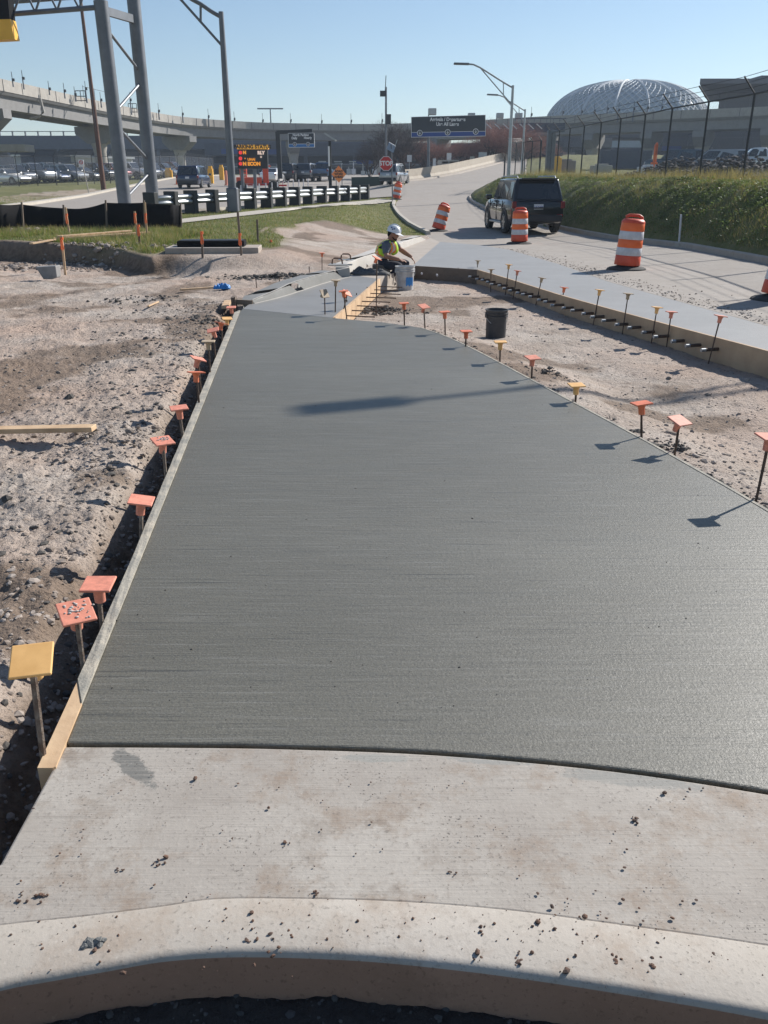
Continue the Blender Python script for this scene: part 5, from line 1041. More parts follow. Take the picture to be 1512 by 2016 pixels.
for n_i, j in enumerate(pj):
    t = loc[min(j+1, len(loc)-1)]-loc[j-1]; a = math.atan2(t[1], t[0]); nn = np.array([t[1], -t[0]])/np.hypot(*t); c = loc[j]-nn*3.15
    m = MB(); w_ = 3.0; pr = [(-w_, 0), (w_, 0), (w_, -.9), (w_*.45, -2.2), (-w_*.45, -2.2), (-w_, -.9)]
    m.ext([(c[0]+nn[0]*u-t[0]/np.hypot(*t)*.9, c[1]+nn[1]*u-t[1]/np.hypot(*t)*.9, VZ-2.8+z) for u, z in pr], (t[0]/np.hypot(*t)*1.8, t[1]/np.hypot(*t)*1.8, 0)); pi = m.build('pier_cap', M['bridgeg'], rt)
    m = MB(); m.tube([(c[0], c[1], -1), (c[0], c[1], VZ-6), (c[0], c[1], VZ-4.9)], [.85, .85, 1.15], 20); m.build('column', M['bridge'], pi, smooth=50)
j = nearest(92); m = MB(); c = loc[j]; m.tube([(c[0]+.3, c[1]-.35, VZ-1.2), (c[0]+.5, c[1]-.35, VZ-2.6), (c[0]-.2, c[1]-.3, VZ-3.1), (c[0]-1.2, c[1]-.2, VZ-3.3)], .16, 8); m.build('drain_pipe', M['bridge'], rt, smooth=60)
AN = [(24, 150, 167, 'ant'), (44, 147, 172, 'ant'), (96, 168, 183, 'ant'), (126, 172, 190, 'ant'), (147, 179, 196, 'ant'), (168, 168, 199, 'ant'), (198, 190, 208, 'ant'), (256, 190, 222, 'ant'), (312, 212, 232, 'ant'), (359, 218, 238, 'ant'), (410, 223, 246, 'ant'), (461, 228, 250, 'ant'), (517, 231, 254, 'ant'), (572, 231, 256, 'ant'), (633, 233, 256, 'ant'), (691, 232, 256, 'ant'), (752, 231, 256, 'ant'), (1046, 219, 244, 'ant'), (1108, 215, 240, 'ant'), (1145, 214, 240, 'ant'), (1170, 212, 238, 'ant'), (1196, 208, 237, 'ant'), (1218, 210, 237, 'ant'), (1248, 208, 236, 'ant'), (1275, 206, 235, 'ant'), (1303, 205, 234, 'ant')]
for i, (px, yt, yb_, kd) in enumerate(AN):
    j = nearest(px); D_ = vl[j][1]+1; mast(px, yb_+4, yt+5, D_, f'slim signal mast standing on the viaduct, {ORD[i+1]} from the left', .085*D_/100, kd, 'signal_mast', w_=.75*D_/100, grp='signal masts along the viaduct')
# scaffold cage on the viaduct
for px, yb_, lb in [(160, 200, 'small dark equipment cage on the viaduct behind the leaning pole'), (262, 222, 'small equipment cage on the viaduct between the gantry columns')]:
    j = nearest(px); D_ = vl[j][1]+1; c = AT(px, yb_, D_); m = MB(); s = .6
    for dx in (-s, 0, s): m.tube([(c[0]+dx, D_, c[2]), (c[0]+dx, D_, c[2]+1.2)], .05, 5)
    for dz in (.1, .6, 1.2): m.tube([(c[0]-s, D_, c[2]+dz), (c[0]+s, D_, c[2]+dz)], .05, 5)
    tag(m.build('equipment_cage', M['dark']), lb, 'cage')
j0, j1 = nearest(175), nearest(258); m = MB()
for k in range(12):
    j = int(j0+(j1-j0)*k/11); c = vl[j]; m.tube([(c[0], c[1]+.8, VZ-.2), (c[0], c[1]+.8, VZ+1.4)], .03, 4)
m.tube([(vl[j0][0], vl[j0][1]+.8, VZ+1.3), (vl[(j0+j1)//2][0], vl[(j0+j1)//2][1]+.8, VZ+1.3), (vl[j1][0], vl[j1][1]+.8, VZ+1.3)], .03, 4); tag(m.build('railing', M['steeld']), 'thin safety railing on the viaduct behind the gantry', 'railing')

# parking garage behind
def levels(name, label, D_, x0, x1, dep, lev, mat, parts=True, colsp=9, sl=.9, dark=True):
    g0 = 0; rt = empty(name, ((x0+x1)/2, D_, 0), 0, label, 'building'); W2 = (x1-x0)/2
    for z0, z1 in lev: m = MB(); m.box((0, dep/2, (z0+z1)/2), (2*W2, dep, z1-z0)); m.build('floor_band', M[mat], rt)
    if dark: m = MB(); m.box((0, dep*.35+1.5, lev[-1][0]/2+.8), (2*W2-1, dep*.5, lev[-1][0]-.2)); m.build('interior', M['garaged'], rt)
    m = MB(); n = int(2*W2/colsp)
    for k in range(n+1): m = MB(); m.box((-W2+.4+k*(2*W2-.8)/n, .6, lev[-1][0]/2), (.7, .7, lev[-1][0])); m.build('column', M[mat], rt)
    return rt
g1 = levels('parking_garage', 'long dark parking garage under and behind the curved viaduct on the left', 215, -125, 6, 40, [(1.6, 2.2), (4.2, 6.9), (8.7, 11.6)], 'garage', colsp=11)
m = MB()
for k in range(44): m.box((-64+k*3.0, .3, 12.0), (.25, .4, 1.2))
m.box((0, .3, 12.5), (131, .2, .15)); m.build('roof_parapet', M['steeld'], g1)
for k, (px0, px1, y0, y1) in enumerate([(252, 300, 316, 304)]): pass
g2 = levels('terminal_arrivals_building', 'dark multi level building with toll plaza canopy behind the queue of cars', 182, -36, 34, 30, [(3.9, 5.0), (6.4, 8.7)], 'garage', colsp=10)
def plaque(D_, px0, py0, px1, py1, mat, name, par=None, th=.15, lb=None, cat=None):
    a = AT(px0, py1, D_); b = AT(px1, py0, D_); o0 = np.array(par.location) if par else 0; m = MB(); c = (a+b)/2-o0; m.box(c, (b[0]-a[0], th, b[2]-a[2])); o = m.build(name, M[mat], par)
    if lb: tag(o, lb, cat)
    return o
for px0, py0, px1, py1, mt in [(436, 293, 467, 303, 'sgnb'), (528, 294, 546, 304, 'sgnb'), (695, 315, 738, 326, 'sgnb')]: plaque(180.5, px0, py0, px1, py1, mt, 'blue_panel', g2)
for px0, px1 in [(627, 642), (658, 673), (687, 701)]:
    plaque(180, px0, 317, px1, 319.5, 'steel', 'sign_plate', g2); plaque(180, px0+1, 321.5, px1+2, 323.5, 'steel', 'sign_plate', g2)
plaque(179, 436, 327.5, 740, 329, 'steel', 'canopy_edge', g2); m = MB(); a = AT(430, 325, 170); m.box((-1.0-g2.location[0], -4, 4.6), (32, 7, .25)); m.build('canopy', M['steeld'], g2)
rng2 = random.Random(5)
for i in range(16):
    px = 530+i*14+rng2.uniform(-3, 3); c = AT(px, 352, 150); m = MB(); m.tube([(c[0], 150, c[2]-2), (c[0], 150, c[2]+rng2.uniform(1.2, 2.6))], .09, 6); m.box((c[0], 149.9, c[2]+rng2.uniform(.6, 1.4)), (.7, .12, .8)); tag(m.build('lane_marker', M['steel' if i % 3 else 'whi']), f'small pale toll lane marker post, {ORD[i+1]} from the left', 'toll marker', 'pale toll lane markers')
# shed behind the lot
m = MB(); a = AT(88, 328, 125); b = AT(262, 328, 140); zt_ = AT(88, 304, 125)[2]; rt = empty('low_shed', a, math.atan2(b[1]-a[1], b[0]-a[0]), 'long low white shed behind the parked cars', 'shed'); L_ = math.hypot(b[0]-a[0], b[1]-a[1]); h = zt_-a[2]
m.box((L_/2, 3, h/2-1.2), (L_, 6, h+2)); m.build('wall', M['shed'], rt); m = MB(); m.box((L_/2, 3, h-.1), (L_+.5, 6.6, .3)); m.build('roof', M['steel'], rt); m = MB(); m.box((L_/2, -.06, h*.35), (L_, .1, .15)); m.build('wall_rail', M['steeld'], rt)
m = MB(); c = AT(70, 320, 120); m.box((c[0], 124, c[2]-.5), (5, 5, 4)); tag(m.build('concrete_block_hut', M['garage']), 'dark concrete hut left of the long white shed', 'hut')
m = MB(); c = AT(0, 312, 110)
for dx in (-2, 4): m.tube([(c[0]+dx-6, 112, 1), (c[0]+dx-6, 112, c[2]+1)], .5, 10)
m.box((c[0]-4, 112, c[2]+1.2), (14, 3, .8)); tag(m.build('concrete_portal', M['bridge']), 'pale concrete frame at the left edge behind the cars', 'frame')
# right terminal
rt = empty('terminal_building', ((1500-756)/1760*150, 150, 0), 0, 'tall dark terminal building with overhanging flat roof on the right', 'building'); o0 = np.array(rt.location); q = lambda px, py, D_=150: AT(px, py, D_)-o0
a, b = q(1389, 400), q(1389, 180); kx = 20/150*(a[0]+o0[0]); m = MB(); m.prism([(a[0], 0), (a[0]+80, 0), (a[0]+92, 20), (a[0]+kx+.5, 20)], 0, b[2]); m.build('wall', M['termw'], rt)
zt0, zt1 = q(1365, 183)[2], q(1365, 163)[2]; xl = q(1352, 170)[0]
m = MB(); m.add([(xl+3.2, -3, zt0), (xl+90, -3, zt0), (xl+90, 16, zt0), (xl+3.2+6.5, 16, zt0), (xl, -6, zt1-.7), (xl+90, -6, zt1-.7), (xl+90, 17, zt1-.7), (xl+9, 17, zt1-.7), (xl, -6, zt1), (xl+90, -6, zt1), (xl+90, 17, zt1), (xl+9, 17, zt1)], [(3, 2, 1, 0), (0, 1, 5, 4), (1, 2, 6, 5), (2, 3, 7, 6), (3, 0, 4, 7), (4, 5, 9, 8), (5, 6, 10, 9), (6, 7, 11, 10), (7, 4, 8, 11), (8, 9, 10, 11)]); m.build('roof', M['termr'], rt)
m = MB(); c = q(1503, 158); m.box((c[0]+12, 8, c[2]), (24, 14, 1.6)); m.build('roof_plant', M['termr'], rt)
for k in range(9):
    m = MB(); m.box((a[0]+1+k*4, -.04, (b[2])*.5), (.12, .1, b[2])); m.build('panel_joint', M['termr'], rt)
for zz in (.55, .68, .8): m = MB(); m.box((a[0]+40, -.05, b[2]*zz), (80, .12, .18)); m.build('floor_line', M['termr'], rt)
# podium behind the right fence, with openings to the sky beyond
rt = empty('terminal_podium', ((1300-756)/1760*165, 165, 0), 0, 'dark lower terminal level with bright gaps behind the right fence', 'building'); o0 = np.array(rt.location); q = lambda px, py: AT(px, py, 165)-o0
def blk(px0, py0, px1, py1, dy, dep, mat, name): a = q(px0, py1); b = q(px1, py0); m = MB(); m.box(((a[0]+b[0])/2, dy+dep/2, (a[2]+b[2])/2), (b[0]-a[0], dep, b[2]-a[2])); return m.build(name, M[mat], rt)
blk(1085, 251, 1700, 271, 0, 12, 'termw', 'upper_wall'); blk(1085, 290, 1700, 352, 1, 12, 'garage', 'lower_wall')
blk(1085, 271.3, 1154, 289.7, 0, 12, 'garage', 'wall'); blk(1186, 271.3, 1206, 289.7, 0, 3, 'bridgeg', 'pillar'); blk(1304, 271.3, 1700, 289.7, 0, 12, 'garage', 'wall'); blk(1160, 283, 1184, 289.7, .1, 2, 'termw', 'wall')
for px in (1120, 1170, 1225, 1262, 1345, 1400, 1450, 1500): blk(px, 292, px+5, 351, -.6, .5, 'bridgeg', 'pillar')
for px0, px1, y0, y1, mt in [(1130, 1200, 296, 306, 'garaged'), (1230, 1330, 298, 312, 'garaged'), (1300, 1338, 288, 297, 'sgnb'), (1350, 1385, 266, 288, 'steeld'), (1395, 1420, 290, 304, 'bridgeg'), (1205, 1290, 320, 326, 'walk'), (1100, 1135, 300, 330, 'bridgeg'), (1420, 1500, 292, 310, 'garaged')]: blk(px0, y0, px1, y1, -1.0, .4, mt, 'wall_panel')
# retaining block near the ramp
m = MB(); a = AT(1030, 330, 120); b = AT(1110, 277, 120); m.box(((a[0]+b[0])/2, 123, (a[2]+b[2])/2-1), (b[0]-a[0], 6, b[2]-a[2]+2)); tag(m.build('concrete_wall', M['garage']), 'pale grey concrete wall block beyond the right end of the trees', 'wall')
m = MB(); a = AT(1012, 262, 118); b = AT(1112, 240, 118); m.box(((a[0]+b[0])/2, 118.2, (a[2]+b[2])/2), (b[0]-a[0], 1.2, (b[2]-a[2])*.8)); m.box(((a[0]+b[0])/2, 117.4, b[2]+.35), (b[0]-a[0], .1, .1))
for k in range(9): x = a[0]+(b[0]-a[0])*k/8; m.tube([(x, 117.4, b[2]-.2), (x, 117.4, b[2]+.4)], .03, 4)
tag(m.build('footbridge', M['garage']), 'grey bridge section with railing right of the arrivals sign', 'bridge')
for i in range(7):
    px = 957+i*16.5; a = AT(px, 244, 112); b = AT(px+11, 254, 112); m = MB(); m.tube([a, b], .07, 5); tag(m.build('bracket_arm', M['steel']), f'pale slanted bracket on the bridge right of the arrivals sign, {ORD[i+1]} from the left', 'bracket', 'slanted brackets on the bridge')
for px0, py0, px1, py1, mt, lb in [(852, 337, 858, 312, 'txt', 'white upright panel behind the ramp wall'), (862, 315, 903, 327, 'walk', 'pale slanted canopy panel behind the ramp wall'), (925, 308, 934, 322, 'walk', 'small pale panel in the trees behind the ramp wall'), (942, 300, 958, 316, 'steel', 'grey box panel behind the upper ramp wall'), (870, 318, 902, 322, 'yel', 'yellow edged strip on the pale canopy behind the wall')]:
    plaque(104, px0, min(py0, py1), px1, max(py0, py1), mt, 'panel', None, .4, lb, 'panel')
# dome
DD = 215.0; cL, cR = AT(1073, 240, DD+19), AT(1396, 240, DD+19); cx = (cL[0]+cR[0])/2; rx = (cR[0]-cL[0])/2; zb_ = AT(1200, 258, DD)[2]; zt_ = AT(1232, 161, DD+18)[2]; rz_ = zt_-zb_; ry = 20
rt = empty('glass_dome', (cx, DD+ry, zb_-6), 0, 'big pale lattice glass dome behind the viaduct on the right', 'dome')
m = MB(); nU, nV = 64, 20; v = []
def dp(u, w_): return Vector((rx*math.cos(u)*math.cos(w_)**.8, ry*math.sin(u)*math.cos(w_)**.8, 6+rz_*math.sin(w_)**.95))
for i in range(nV+1):
    w_ = math.pi/2*i/nV*.985
    for k in range(nU): v.append(dp(2*math.pi*k/nU, w_))
m.add(v, [(i*nU+k, i*nU+(k+1) % nU, (i+1)*nU+(k+1) % nU, (i+1)*nU+k) for i in range(nV) for k in range(nU)]+[tuple(nV*nU+k for k in range(nU))]); m.add([Vector((rx*math.cos(2*math.pi*k/40), ry*math.sin(2*math.pi*k/40), z)) for z in (-6, 6) for k in range(40)], [(k, (k+1) % 40, 40+(k+1) % 40, 40+k) for k in range(40)])
m.build('shell', M['domep'], rt, smooth='all')
m = MB()
for k in range(nU):
    for i in range(0, nV):
        w0 = math.pi/2*i/nV*.985; w1 = math.pi/2*(i+1)/nV*.985; u0 = 2*math.pi*(k+.5*(i % 2))/nU; u1 = 2*math.pi*(k+.5*(i % 2)+.5)/nU; u2 = 2*math.pi*(k+.5*(i % 2)-.5)/nU
        A = dp(u0, w0)*1.006
        if math.sin(u0) < .3: m.tube([A, dp(u1, w1)*1.006], .15, 4, False); m.tube([A, dp(u2, w1)*1.006], .15, 4, False)
m.build('lattice', M['domel'], rt)
m = MB()
for k in range(0, nU, 4):
    if math.sin(2*math.pi*k/nU) < .3: m.tube([dp(2*math.pi*k/nU, math.pi/2*i/24*.985)*1.012 for i in range(25)], .32, 5, False)
m.tube([dp(math.pi*(1+k/40), .02)*1.01 for k in range(41)], .5, 6); m.tube([dp(0, math.pi/2*k/30)*1.01 for k in range(31)]+[dp(math.pi, math.pi/2*(30-k)/30)*1.01 for k in range(31)], .35, 6); m.build('ribs', M['domel'], rt)

# ------------------------------------------------------------------ fences
def fence(line, H, label, arm_dir=(-.3, -.3, .35), arm=True, posts=None, sag=0, r=.035, linkm=True, zoff=0, tops=None):
    P_ = [np.array(p, float) for p in line]; o0 = P_[0]; rt = empty('chain_link_fence', o0, 0, label, 'fence'); L = [p-o0 for p in P_]
    for i, p in enumerate(L):
        h = H; m = MB(); m.tube([p-np.array([0, 0, .3]), p+np.array([0, 0, h])], r*(1.0 if 0 < i < len(L)-1 else 1.6), 8); po = m.build('post', M['dark'], rt, smooth=40)
        if arm: m = MB(); m.tube([p+np.array([0, 0, h]), p+np.array([0, 0, h])+np.array(arm_dir)], r*.7, 6); m.build('barb_arm', M['dark'], po, smooth=40)
    m = MB(); m.tube([p+np.array([0, 0, H]) for p in L], r*.75, 6); m.build('top_rail', M['dark'], rt, smooth=60)
    m = MB()
    for f in (.35, .65, .97): m.tube([p+np.array([0, 0, H])+np.array(arm_dir)*f for p in L], .008, 4)
    if arm: m.build('barbed_wire', M['dark'], rt)
    if linkm:
        me = bpy.data.meshes.new('mesh'); v = []; f = []; uv = []; d = 0
        for i, p in enumerate(L):
            if i: d += float(np.linalg.norm(L[i]-L[i-1]))
            v += [tuple(p), tuple(p+np.array([0, 0, H]))]; uv.append((d, H))
        f = [(2*i, 2*i+2, 2*i+3, 2*i+1) for i in range(len(L)-1)]; me.from_pydata(v, [], f); ul = me.uv_layers.new(name='UVMap'); li = 0
        for i in range(len(L)-1):
            for a, b in ((uv[i][0], 0), (uv[i+1][0], 0), (uv[i+1][0], H), (uv[i][0], H)): ul.data[li].uv = (a, b); li += 1
        me.materials.append(M['link']); o = bpy.data.objects.new('chain_link', me); COL.objects.link(o); o.parent = rt
    return rt
def bankpt(px, D_): x = (px-756)/1760*D_; return np.array([x, D_, float(Zs(x, D_))])
# post spacing read from the photo: base px and distance
FL = [bankpt(px, D_) for px, D_ in [(2420, 10.2), (2130, 13.0), (1870, 16.5), (1730, 19.3), (1615, 22), (1537, 24.5), (1459, 27.4), (1374, 30.2), (1306, 33.0), (1256, 36.4), (1210, 39.6), (1173, 42.9), (1141, 46.2), (1114, 49.4), (1094, 53), (1080, 57)]]
fence(FL, 2.42, 'tall chain link fence with barbed top along the top of the grassy bank', (-.42, -.1, .45))
gp = bankpt(1079, 57.2); m = MB(); m.box((gp[0], gp[1], gp[2]+1.15), (.5, .5, 2.9)); tag(m.build('gate_post', M['steeld'], bev=.03), 'thick square grey gate post where the two fences meet', 'gate post')
fence([hitf(983, 372, RZ)*[1, 1, 1]+[0.3, 0, 0], bankpt(1000, 60), bankpt(1012, 62), bankpt(1026, 63), bankpt(1043, 62), bankpt(1060, 60)], 2.1, 'shorter black fence section left of the gate post beside the ramp', (-.2, -.1, .25), True)
lf_ = [(-60, 370), (0, 369), (38, 367), (75, 366), (112, 365), (154, 364), (186, 362), (218, 361), (251, 359), (277, 357), (300, 355), (318, 353.5), (337, 352), (352, 350.5), (366, 349.5), (380, 348.5), (394, 347.5), (408, 346.5), (422, 346)]
fence([hit(a, b) for a, b in lf_], 2.55, 'chain link fence with barbed arms in front of the parked cars', (.28, 0, .4), r=.04)
# rubble mound beyond the right fence
def mound(c, sx, sy, h, n, s, mat, lb):
    pts = []
    for _ in range(n):
        a = random.gauss(0, .45); b = random.gauss(0, .45); x = c[0]+a*sx; y = c[1]+b*sy; z = float(Zs(x, y))+h*math.exp(-(a*a+b*b)*2.2)*random.uniform(.55, 1); pts.append((x, y, z, s*random.uniform(.4, 1.5)))
    m = MB(); n_ = 18; v = []
    for i in range(n_+1):
        for j in range(n_+1):
            a = (i/n_*2-1)*1.1; b = (j/n_*2-1)*1.1; x = c[0]+a*sx; y = c[1]+b*sy; v.append((x, y, float(Zs(x, y))-.1+h*.8*max(0, math.exp(-(a*a+b*b)*2.2)-.06)*(1+.25*vn(np.array(x*1.7), np.array(y*1.7), 9))))
    m.add(v, [(i*(n_+1)+j, (i+1)*(n_+1)+j, (i+1)*(n_+1)+j+1, i*(n_+1)+j+1) for i in range(n_) for j in range(n_)])
    for x, y, z, q_ in pts: rock(m, (x, y, z), q_)
    tag(m.build('rubble_mound', M[mat]), lb, 'rubble', None, 'stuff')
M['moundm'] = plain('dark_earth_rubble', (.13, .115, .105), (.075, .068, .065), 1.4, .95, bump=.5, bsc=8)
for px, D_, sx, h, lb in [(1345, 44, 3.4, .95, 'dark heap of broken earth beyond the fence, left heap'), (1450, 40, 3.8, 1.0, 'dark heap of broken earth beyond the fence at the right')]:
    x = (px-756)/1760*D_; mound((x, D_), sx, 2.2, h, 520, .09, 'moundm', lb)
x, D_ = (1283-756)/1760*55, 55; z = float(Zs(x, D_)); m = MB(); m.box((x, D_, z+1.2), (.18, .2, 1.1)); m.box((x+.02, D_, z+1.5), (.1, .2, .7)); m.tube([(x, D_, z), (x, D_, z+.9)], .05, 6); m.box((x-.05, D_-.1, z+.7), (.4, .12, .12)); tag(m.build('orange_equipment', M['ore'], bev=.03), 'upright orange equipment in the lot beyond the right fence', 'equipment')
for px, py, w_, h, D_, mt, lb in [(1110, 330, 1.6, 1.0, 80, 'bridgeg', 'pale cabinet in the lot left of the heaps'), (1092, 335, .7, 1.2, 78, 'yel', 'yellow machine in the lot left of the heaps'), (1180, 338, 1.6, .6, 75, 'walk', 'stack of pale barriers in the lot beyond the fence'), (1225, 325, 5, 1.7, 90, 'garage', 'dark storage container in the lot beyond the fence'), (1275, 340, 1.4, .5, 60, 'whi', 'white low barrier under the orange equipment')]:
    x = (px-756)/1760*D_; z = float(Zs(x, D_)); m = MB(); m.box((x, D_, z+h/2), (w_, 1.2, h)); m.box((x, D_-.1, z+h+.06), (w_*.6, .8, .12)); tag(m.build('storage_box', M[mt], bev=.04), lb, 'storage')

# ------------------------------------------------------------------ trees
def tree(px, pyt, D_, twig, label, spread=1.0, seed=0, pyb=None):
    rn = random.Random(seed); x = (px-756)/1760*D_; z0 = float(left_z(D_)); T = AT(px, pyt, D_)[2]; H = T-z0; rt = empty('bare_tree', (x, D_, z0), rn.uniform(0, 6), label, 'tree', None); tr = MB(); cr = MB()
    def branch(p, d, L, r, dep):
        q = p+d*L; mid = p+d*L*.5+Vector((rn.uniform(-1, 1), rn.uniform(-1, 1), rn.uniform(-.3, .6)))*L*.06
        (tr if dep < 3 else cr).tube([p, mid, q], [r, r*.8, r*.62], 5 if dep < 2 else 3, False)
        if dep >= 5:
            return
        n = 4 if dep < 1 else (4 if dep < 4 else 5)
        for k in range(n):
            a = rn.uniform(.35, .85) if dep < 3 else rn.uniform(.3, 1.1); ax = d.orthogonal().normalized(); ax.rotate(Matrix.Rotation(2*math.pi*(k+rn.random())/n, 3, d)); nd = d.copy(); nd.rotate(Matrix.Rotation(a*spread, 3, ax)); nd.z += .12; nd.normalize(); st = p+(q-p)*rn.uniform(.55, 1)
            branch(st, nd, L*rn.uniform(.58, .8), r*.52, dep+1)
    for k in range(3): branch(Vector((0, 0, 0)), Vector((rn.uniform(-.35, .35)*spread, rn.uniform(-.3, .3), 1)).normalized(), H*.30, H*.016, 0)
    tr.build('trunk', M['bark'], rt, smooth=60); cr.build('crown', M[twig], rt)
    mx = max(v[2] for v in cr.v); s = H/mx; rt.scale = (s*1.3, s*1.3, s)
TR = [(785, 228, 112, 'twigd', 'bare tree with thin top rising left of the arrivals sign'), (755, 262, 108, 'twigd', 'dark bare bushy tree left of the stop sign top'), (800, 262, 106, 'twigd', 'dark bare tree behind the stop sign post'), (835, 268, 108, 'twigr', 'reddish bare tree under the left half of the arrivals sign'), (868, 272, 110, 'twigr', 'reddish bare tree under the middle of the arrivals sign'), (902, 268, 112, 'twigr', 'reddish bare tree under the right half of the arrivals sign'), (935, 262, 114, 'twigr', 'reddish bare tree under the right end of the arrivals sign'), (966, 225, 114, 'twigr', 'reddish bare tree just right of the arrivals sign'), (996, 222, 116, 'twigr', 'reddish bare tree left of the curved arm lamp'), (1028, 236, 112, 'twigr', 'reddish bare tree between the two curved arm lamps'), (1052, 255, 116, 'twigr', 'small reddish tree right of the far curved lamp'), (728, 285, 110, 'twigd', 'low dark shrub tree at the left end of the trees')]
for i, (px, pt, D_, tw, lb) in enumerate(TR): tree(px, pt, D_, tw, lb, 1.0, 10+i)

# ------------------------------------------------------------------ site things on the left
def hp(px, py, z=None): return hit(px, py) if z is None else G(px, py, z)
# silt fence
SF = [(-70, 458, 400), (0, 456, 403), (40, 452, 402), (126, 449, 410), (208, 451, 399), (283, 452, 399), (340, 450, 402), (357, 448, 404)]
sp_ = [hit(a, b) for a, b, c in SF]; so_ = sp_[3]; rt = empty('silt_fence', so_, 0, 'black fabric silt fence on wooden stakes by the grass', 'silt fence')
m = MB(); v = []; n = 0
for i in range(len(SF)-1):
    for k in range(8):
        t = k/8; p = lerp(sp_[i], sp_[i+1], t); px = SF[i][0]*(1-t)+SF[i+1][0]*t; ty = SF[i][2]*(1-t)+SF[i+1][2]*t+(9 if i == 3 else 2)*math.sin(math.pi*t)*.6; top = AT(px, ty, p[1]); bl_ = .05*math.sin(t*math.pi)*math.sin(7*t+i)
        v += [(p[0]-so_[0], p[1]-so_[1], p[2]-so_[2]-.1), ((p[0]+top[0])/2-so_[0], p[1]-so_[1]+bl_+.04, (p[2]+top[2])/2-so_[2]), (top[0]-so_[0], top[1]-so_[1], top[2]-so_[2])]; n += 1
m.add(v, [(3*i+k, 3*i+3+k, 3*i+4+k, 3*i+1+k) for i in range(n-1) for k in (0, 1)]); o = m.build('fabric', M['black'], rt, smooth='all'); sf = o.modifiers.new('s', 'SOLIDIFY'); sf.thickness = .01
for a, b, c in [(46, 453, 401), (128, 451, 406), (210, 452, 397), (285, 452, 397), (357, 448, 402)]:
    p = hit(a, b); T = AT(a-(2 if a < 200 else 1), c-3, p[1]); m = MB(); m.bar(p-so_-np.array([0, .05, .3]), T-so_-np.array([0, .05, 0]), .045, .045); m.build('stake', M['woodd'], rt)
def survey(px, py, tx, ty, label, ribbon_y=None, w_=.045, z=None, mat='wood'):
    p = hit(px, py) if z is None else G(px, py, z); T = AT(tx, ty, p[1]); rt = empty('survey_stake', p, 0, label, 'survey stake'); m = MB(); m.bar((0, 0, -.25), T-p, w_, w_*.5); m.build('stake', M[mat], rt)
    if ribbon_y:
        a = lerp(T-p, np.zeros(3), ribbon_y); m = MB(); k_ = p[1]/1760
        for s in (-1, 1): m.ext([a+np.array([0, -.04, 0]), a+np.array([.022*s, -.05, -.03]), a+np.array([.035*s, -.04, -.20]), a+np.array([.008*s, -.05, -.23])], (0, .01, 0))
        m.box(a+np.array([0, 0, .0]), (w_*1.25, w_*.9, .05)); m.build('ribbon', M['ribbon'], rt)
survey(137, 466, 129, 408, 'wooden stake with orange ribbon in front of the silt fence, left one', .25)
survey(127, 532, 121, 464, 'wooden stake with orange ribbon in the dirt below the timber stack', .08, z=-.1)
survey(271, 470, 265, 416, 'short stake with orange ribbon at the right end of the timber stack', .1)
survey(289, 466, 285, 398, 'tall wooden stake at the right end of the timber stack', .35)
survey(275, 486, 272, 440, 'small stake with orange ribbon under the timber stack end', .1, mat='rust')
survey(398, 508, 397, 456, 'dark wooden stake with tape in front of the drain inlet', .04, mat='woodd')
survey(476, 505, 468, 417, 'tall wooden stake with orange ribbon right of the drain inlet', .5, mat='woodd')
survey(508, 478, 506, 432, 'plain wooden stake in the grass right of the lamp base', None, mat='woodd')
survey(541, 478, 530, 473, 'tiny bent stake with orange ribbon lying at the dirt edge', .3, mat='wood')
# timber stack
a0, a1 = hit(62, 486), hit(255, 468)
def lumber(pa, pb, w_, t_, label, z, name='timber_board', mat='wood', group=None):
    d = pb-pa; L_ = np.linalg.norm(d); rt = None; m = MB(); m.bar(pa+np.array([0, 0, z]), pb+np.array([0, 0, z]), w_, t_); tag(m.build(name, M[mat], bev=.004), label, 'timber', group); 
A1_, B1_ = hit(100, 476.5), hit(288, 464.5); A1_[2] = max(A1_[2], .14); B1_[2] = max(B1_[2], .2)
for i, (da, db, z, lb) in enumerate([((-.25, -.12), (.1, -.1), .04, 'lowest front board of the timber stack in the grass'), ((.05, .03), (0, .05), .04, 'lowest middle board of the timber stack'), ((.0, .2), (-.1, .2), .04, 'lowest rear board of the timber stack'), ((.1, -.08), (-.05, -.05), .085, 'upper front board of the timber stack'), ((.25, .09), (.05, .1), .085, 'upper rear board of the timber stack'), ((.2, .0), (-.4, .0), .13, 'topmost board of the timber stack')]):
    lumber(A1_+np.array([da[0], da[1], 0]), B1_+np.array([db[0], db[1], 0]), .14, .038, lb, z, group='boards of the timber stack')
lumber(hit(62, 484)+np.array([0, 0, .05]), hit(110, 478)+np.array([0, 0, .08]), .12, .03, 'thin board poking out left of the timber stack', 0)
lumber(G(-60, 853, -.08), G(186, 848, -.05), .10, .035, 'weathered plank lying on the dirt at the left edge', .02, 'plank', 'wood')
lumber(G(355, 573, -.08), G(425, 568, -.08), .05, .03, 'thin stick beside the blue sheet', .02, 'stick', 'wood')
lumber(G(443, 608, -.06), G(449, 596, -.06), .10, .04, 'short offcut of pale wood near the far form end', .02, 'wood_offcut', 'wood')
lumber(G(292, 607, -.1), G(312, 598, -.1), .03, .02, 'small stick lying in the dirt left of the blue sheet', .03, 'stick', 'wood')
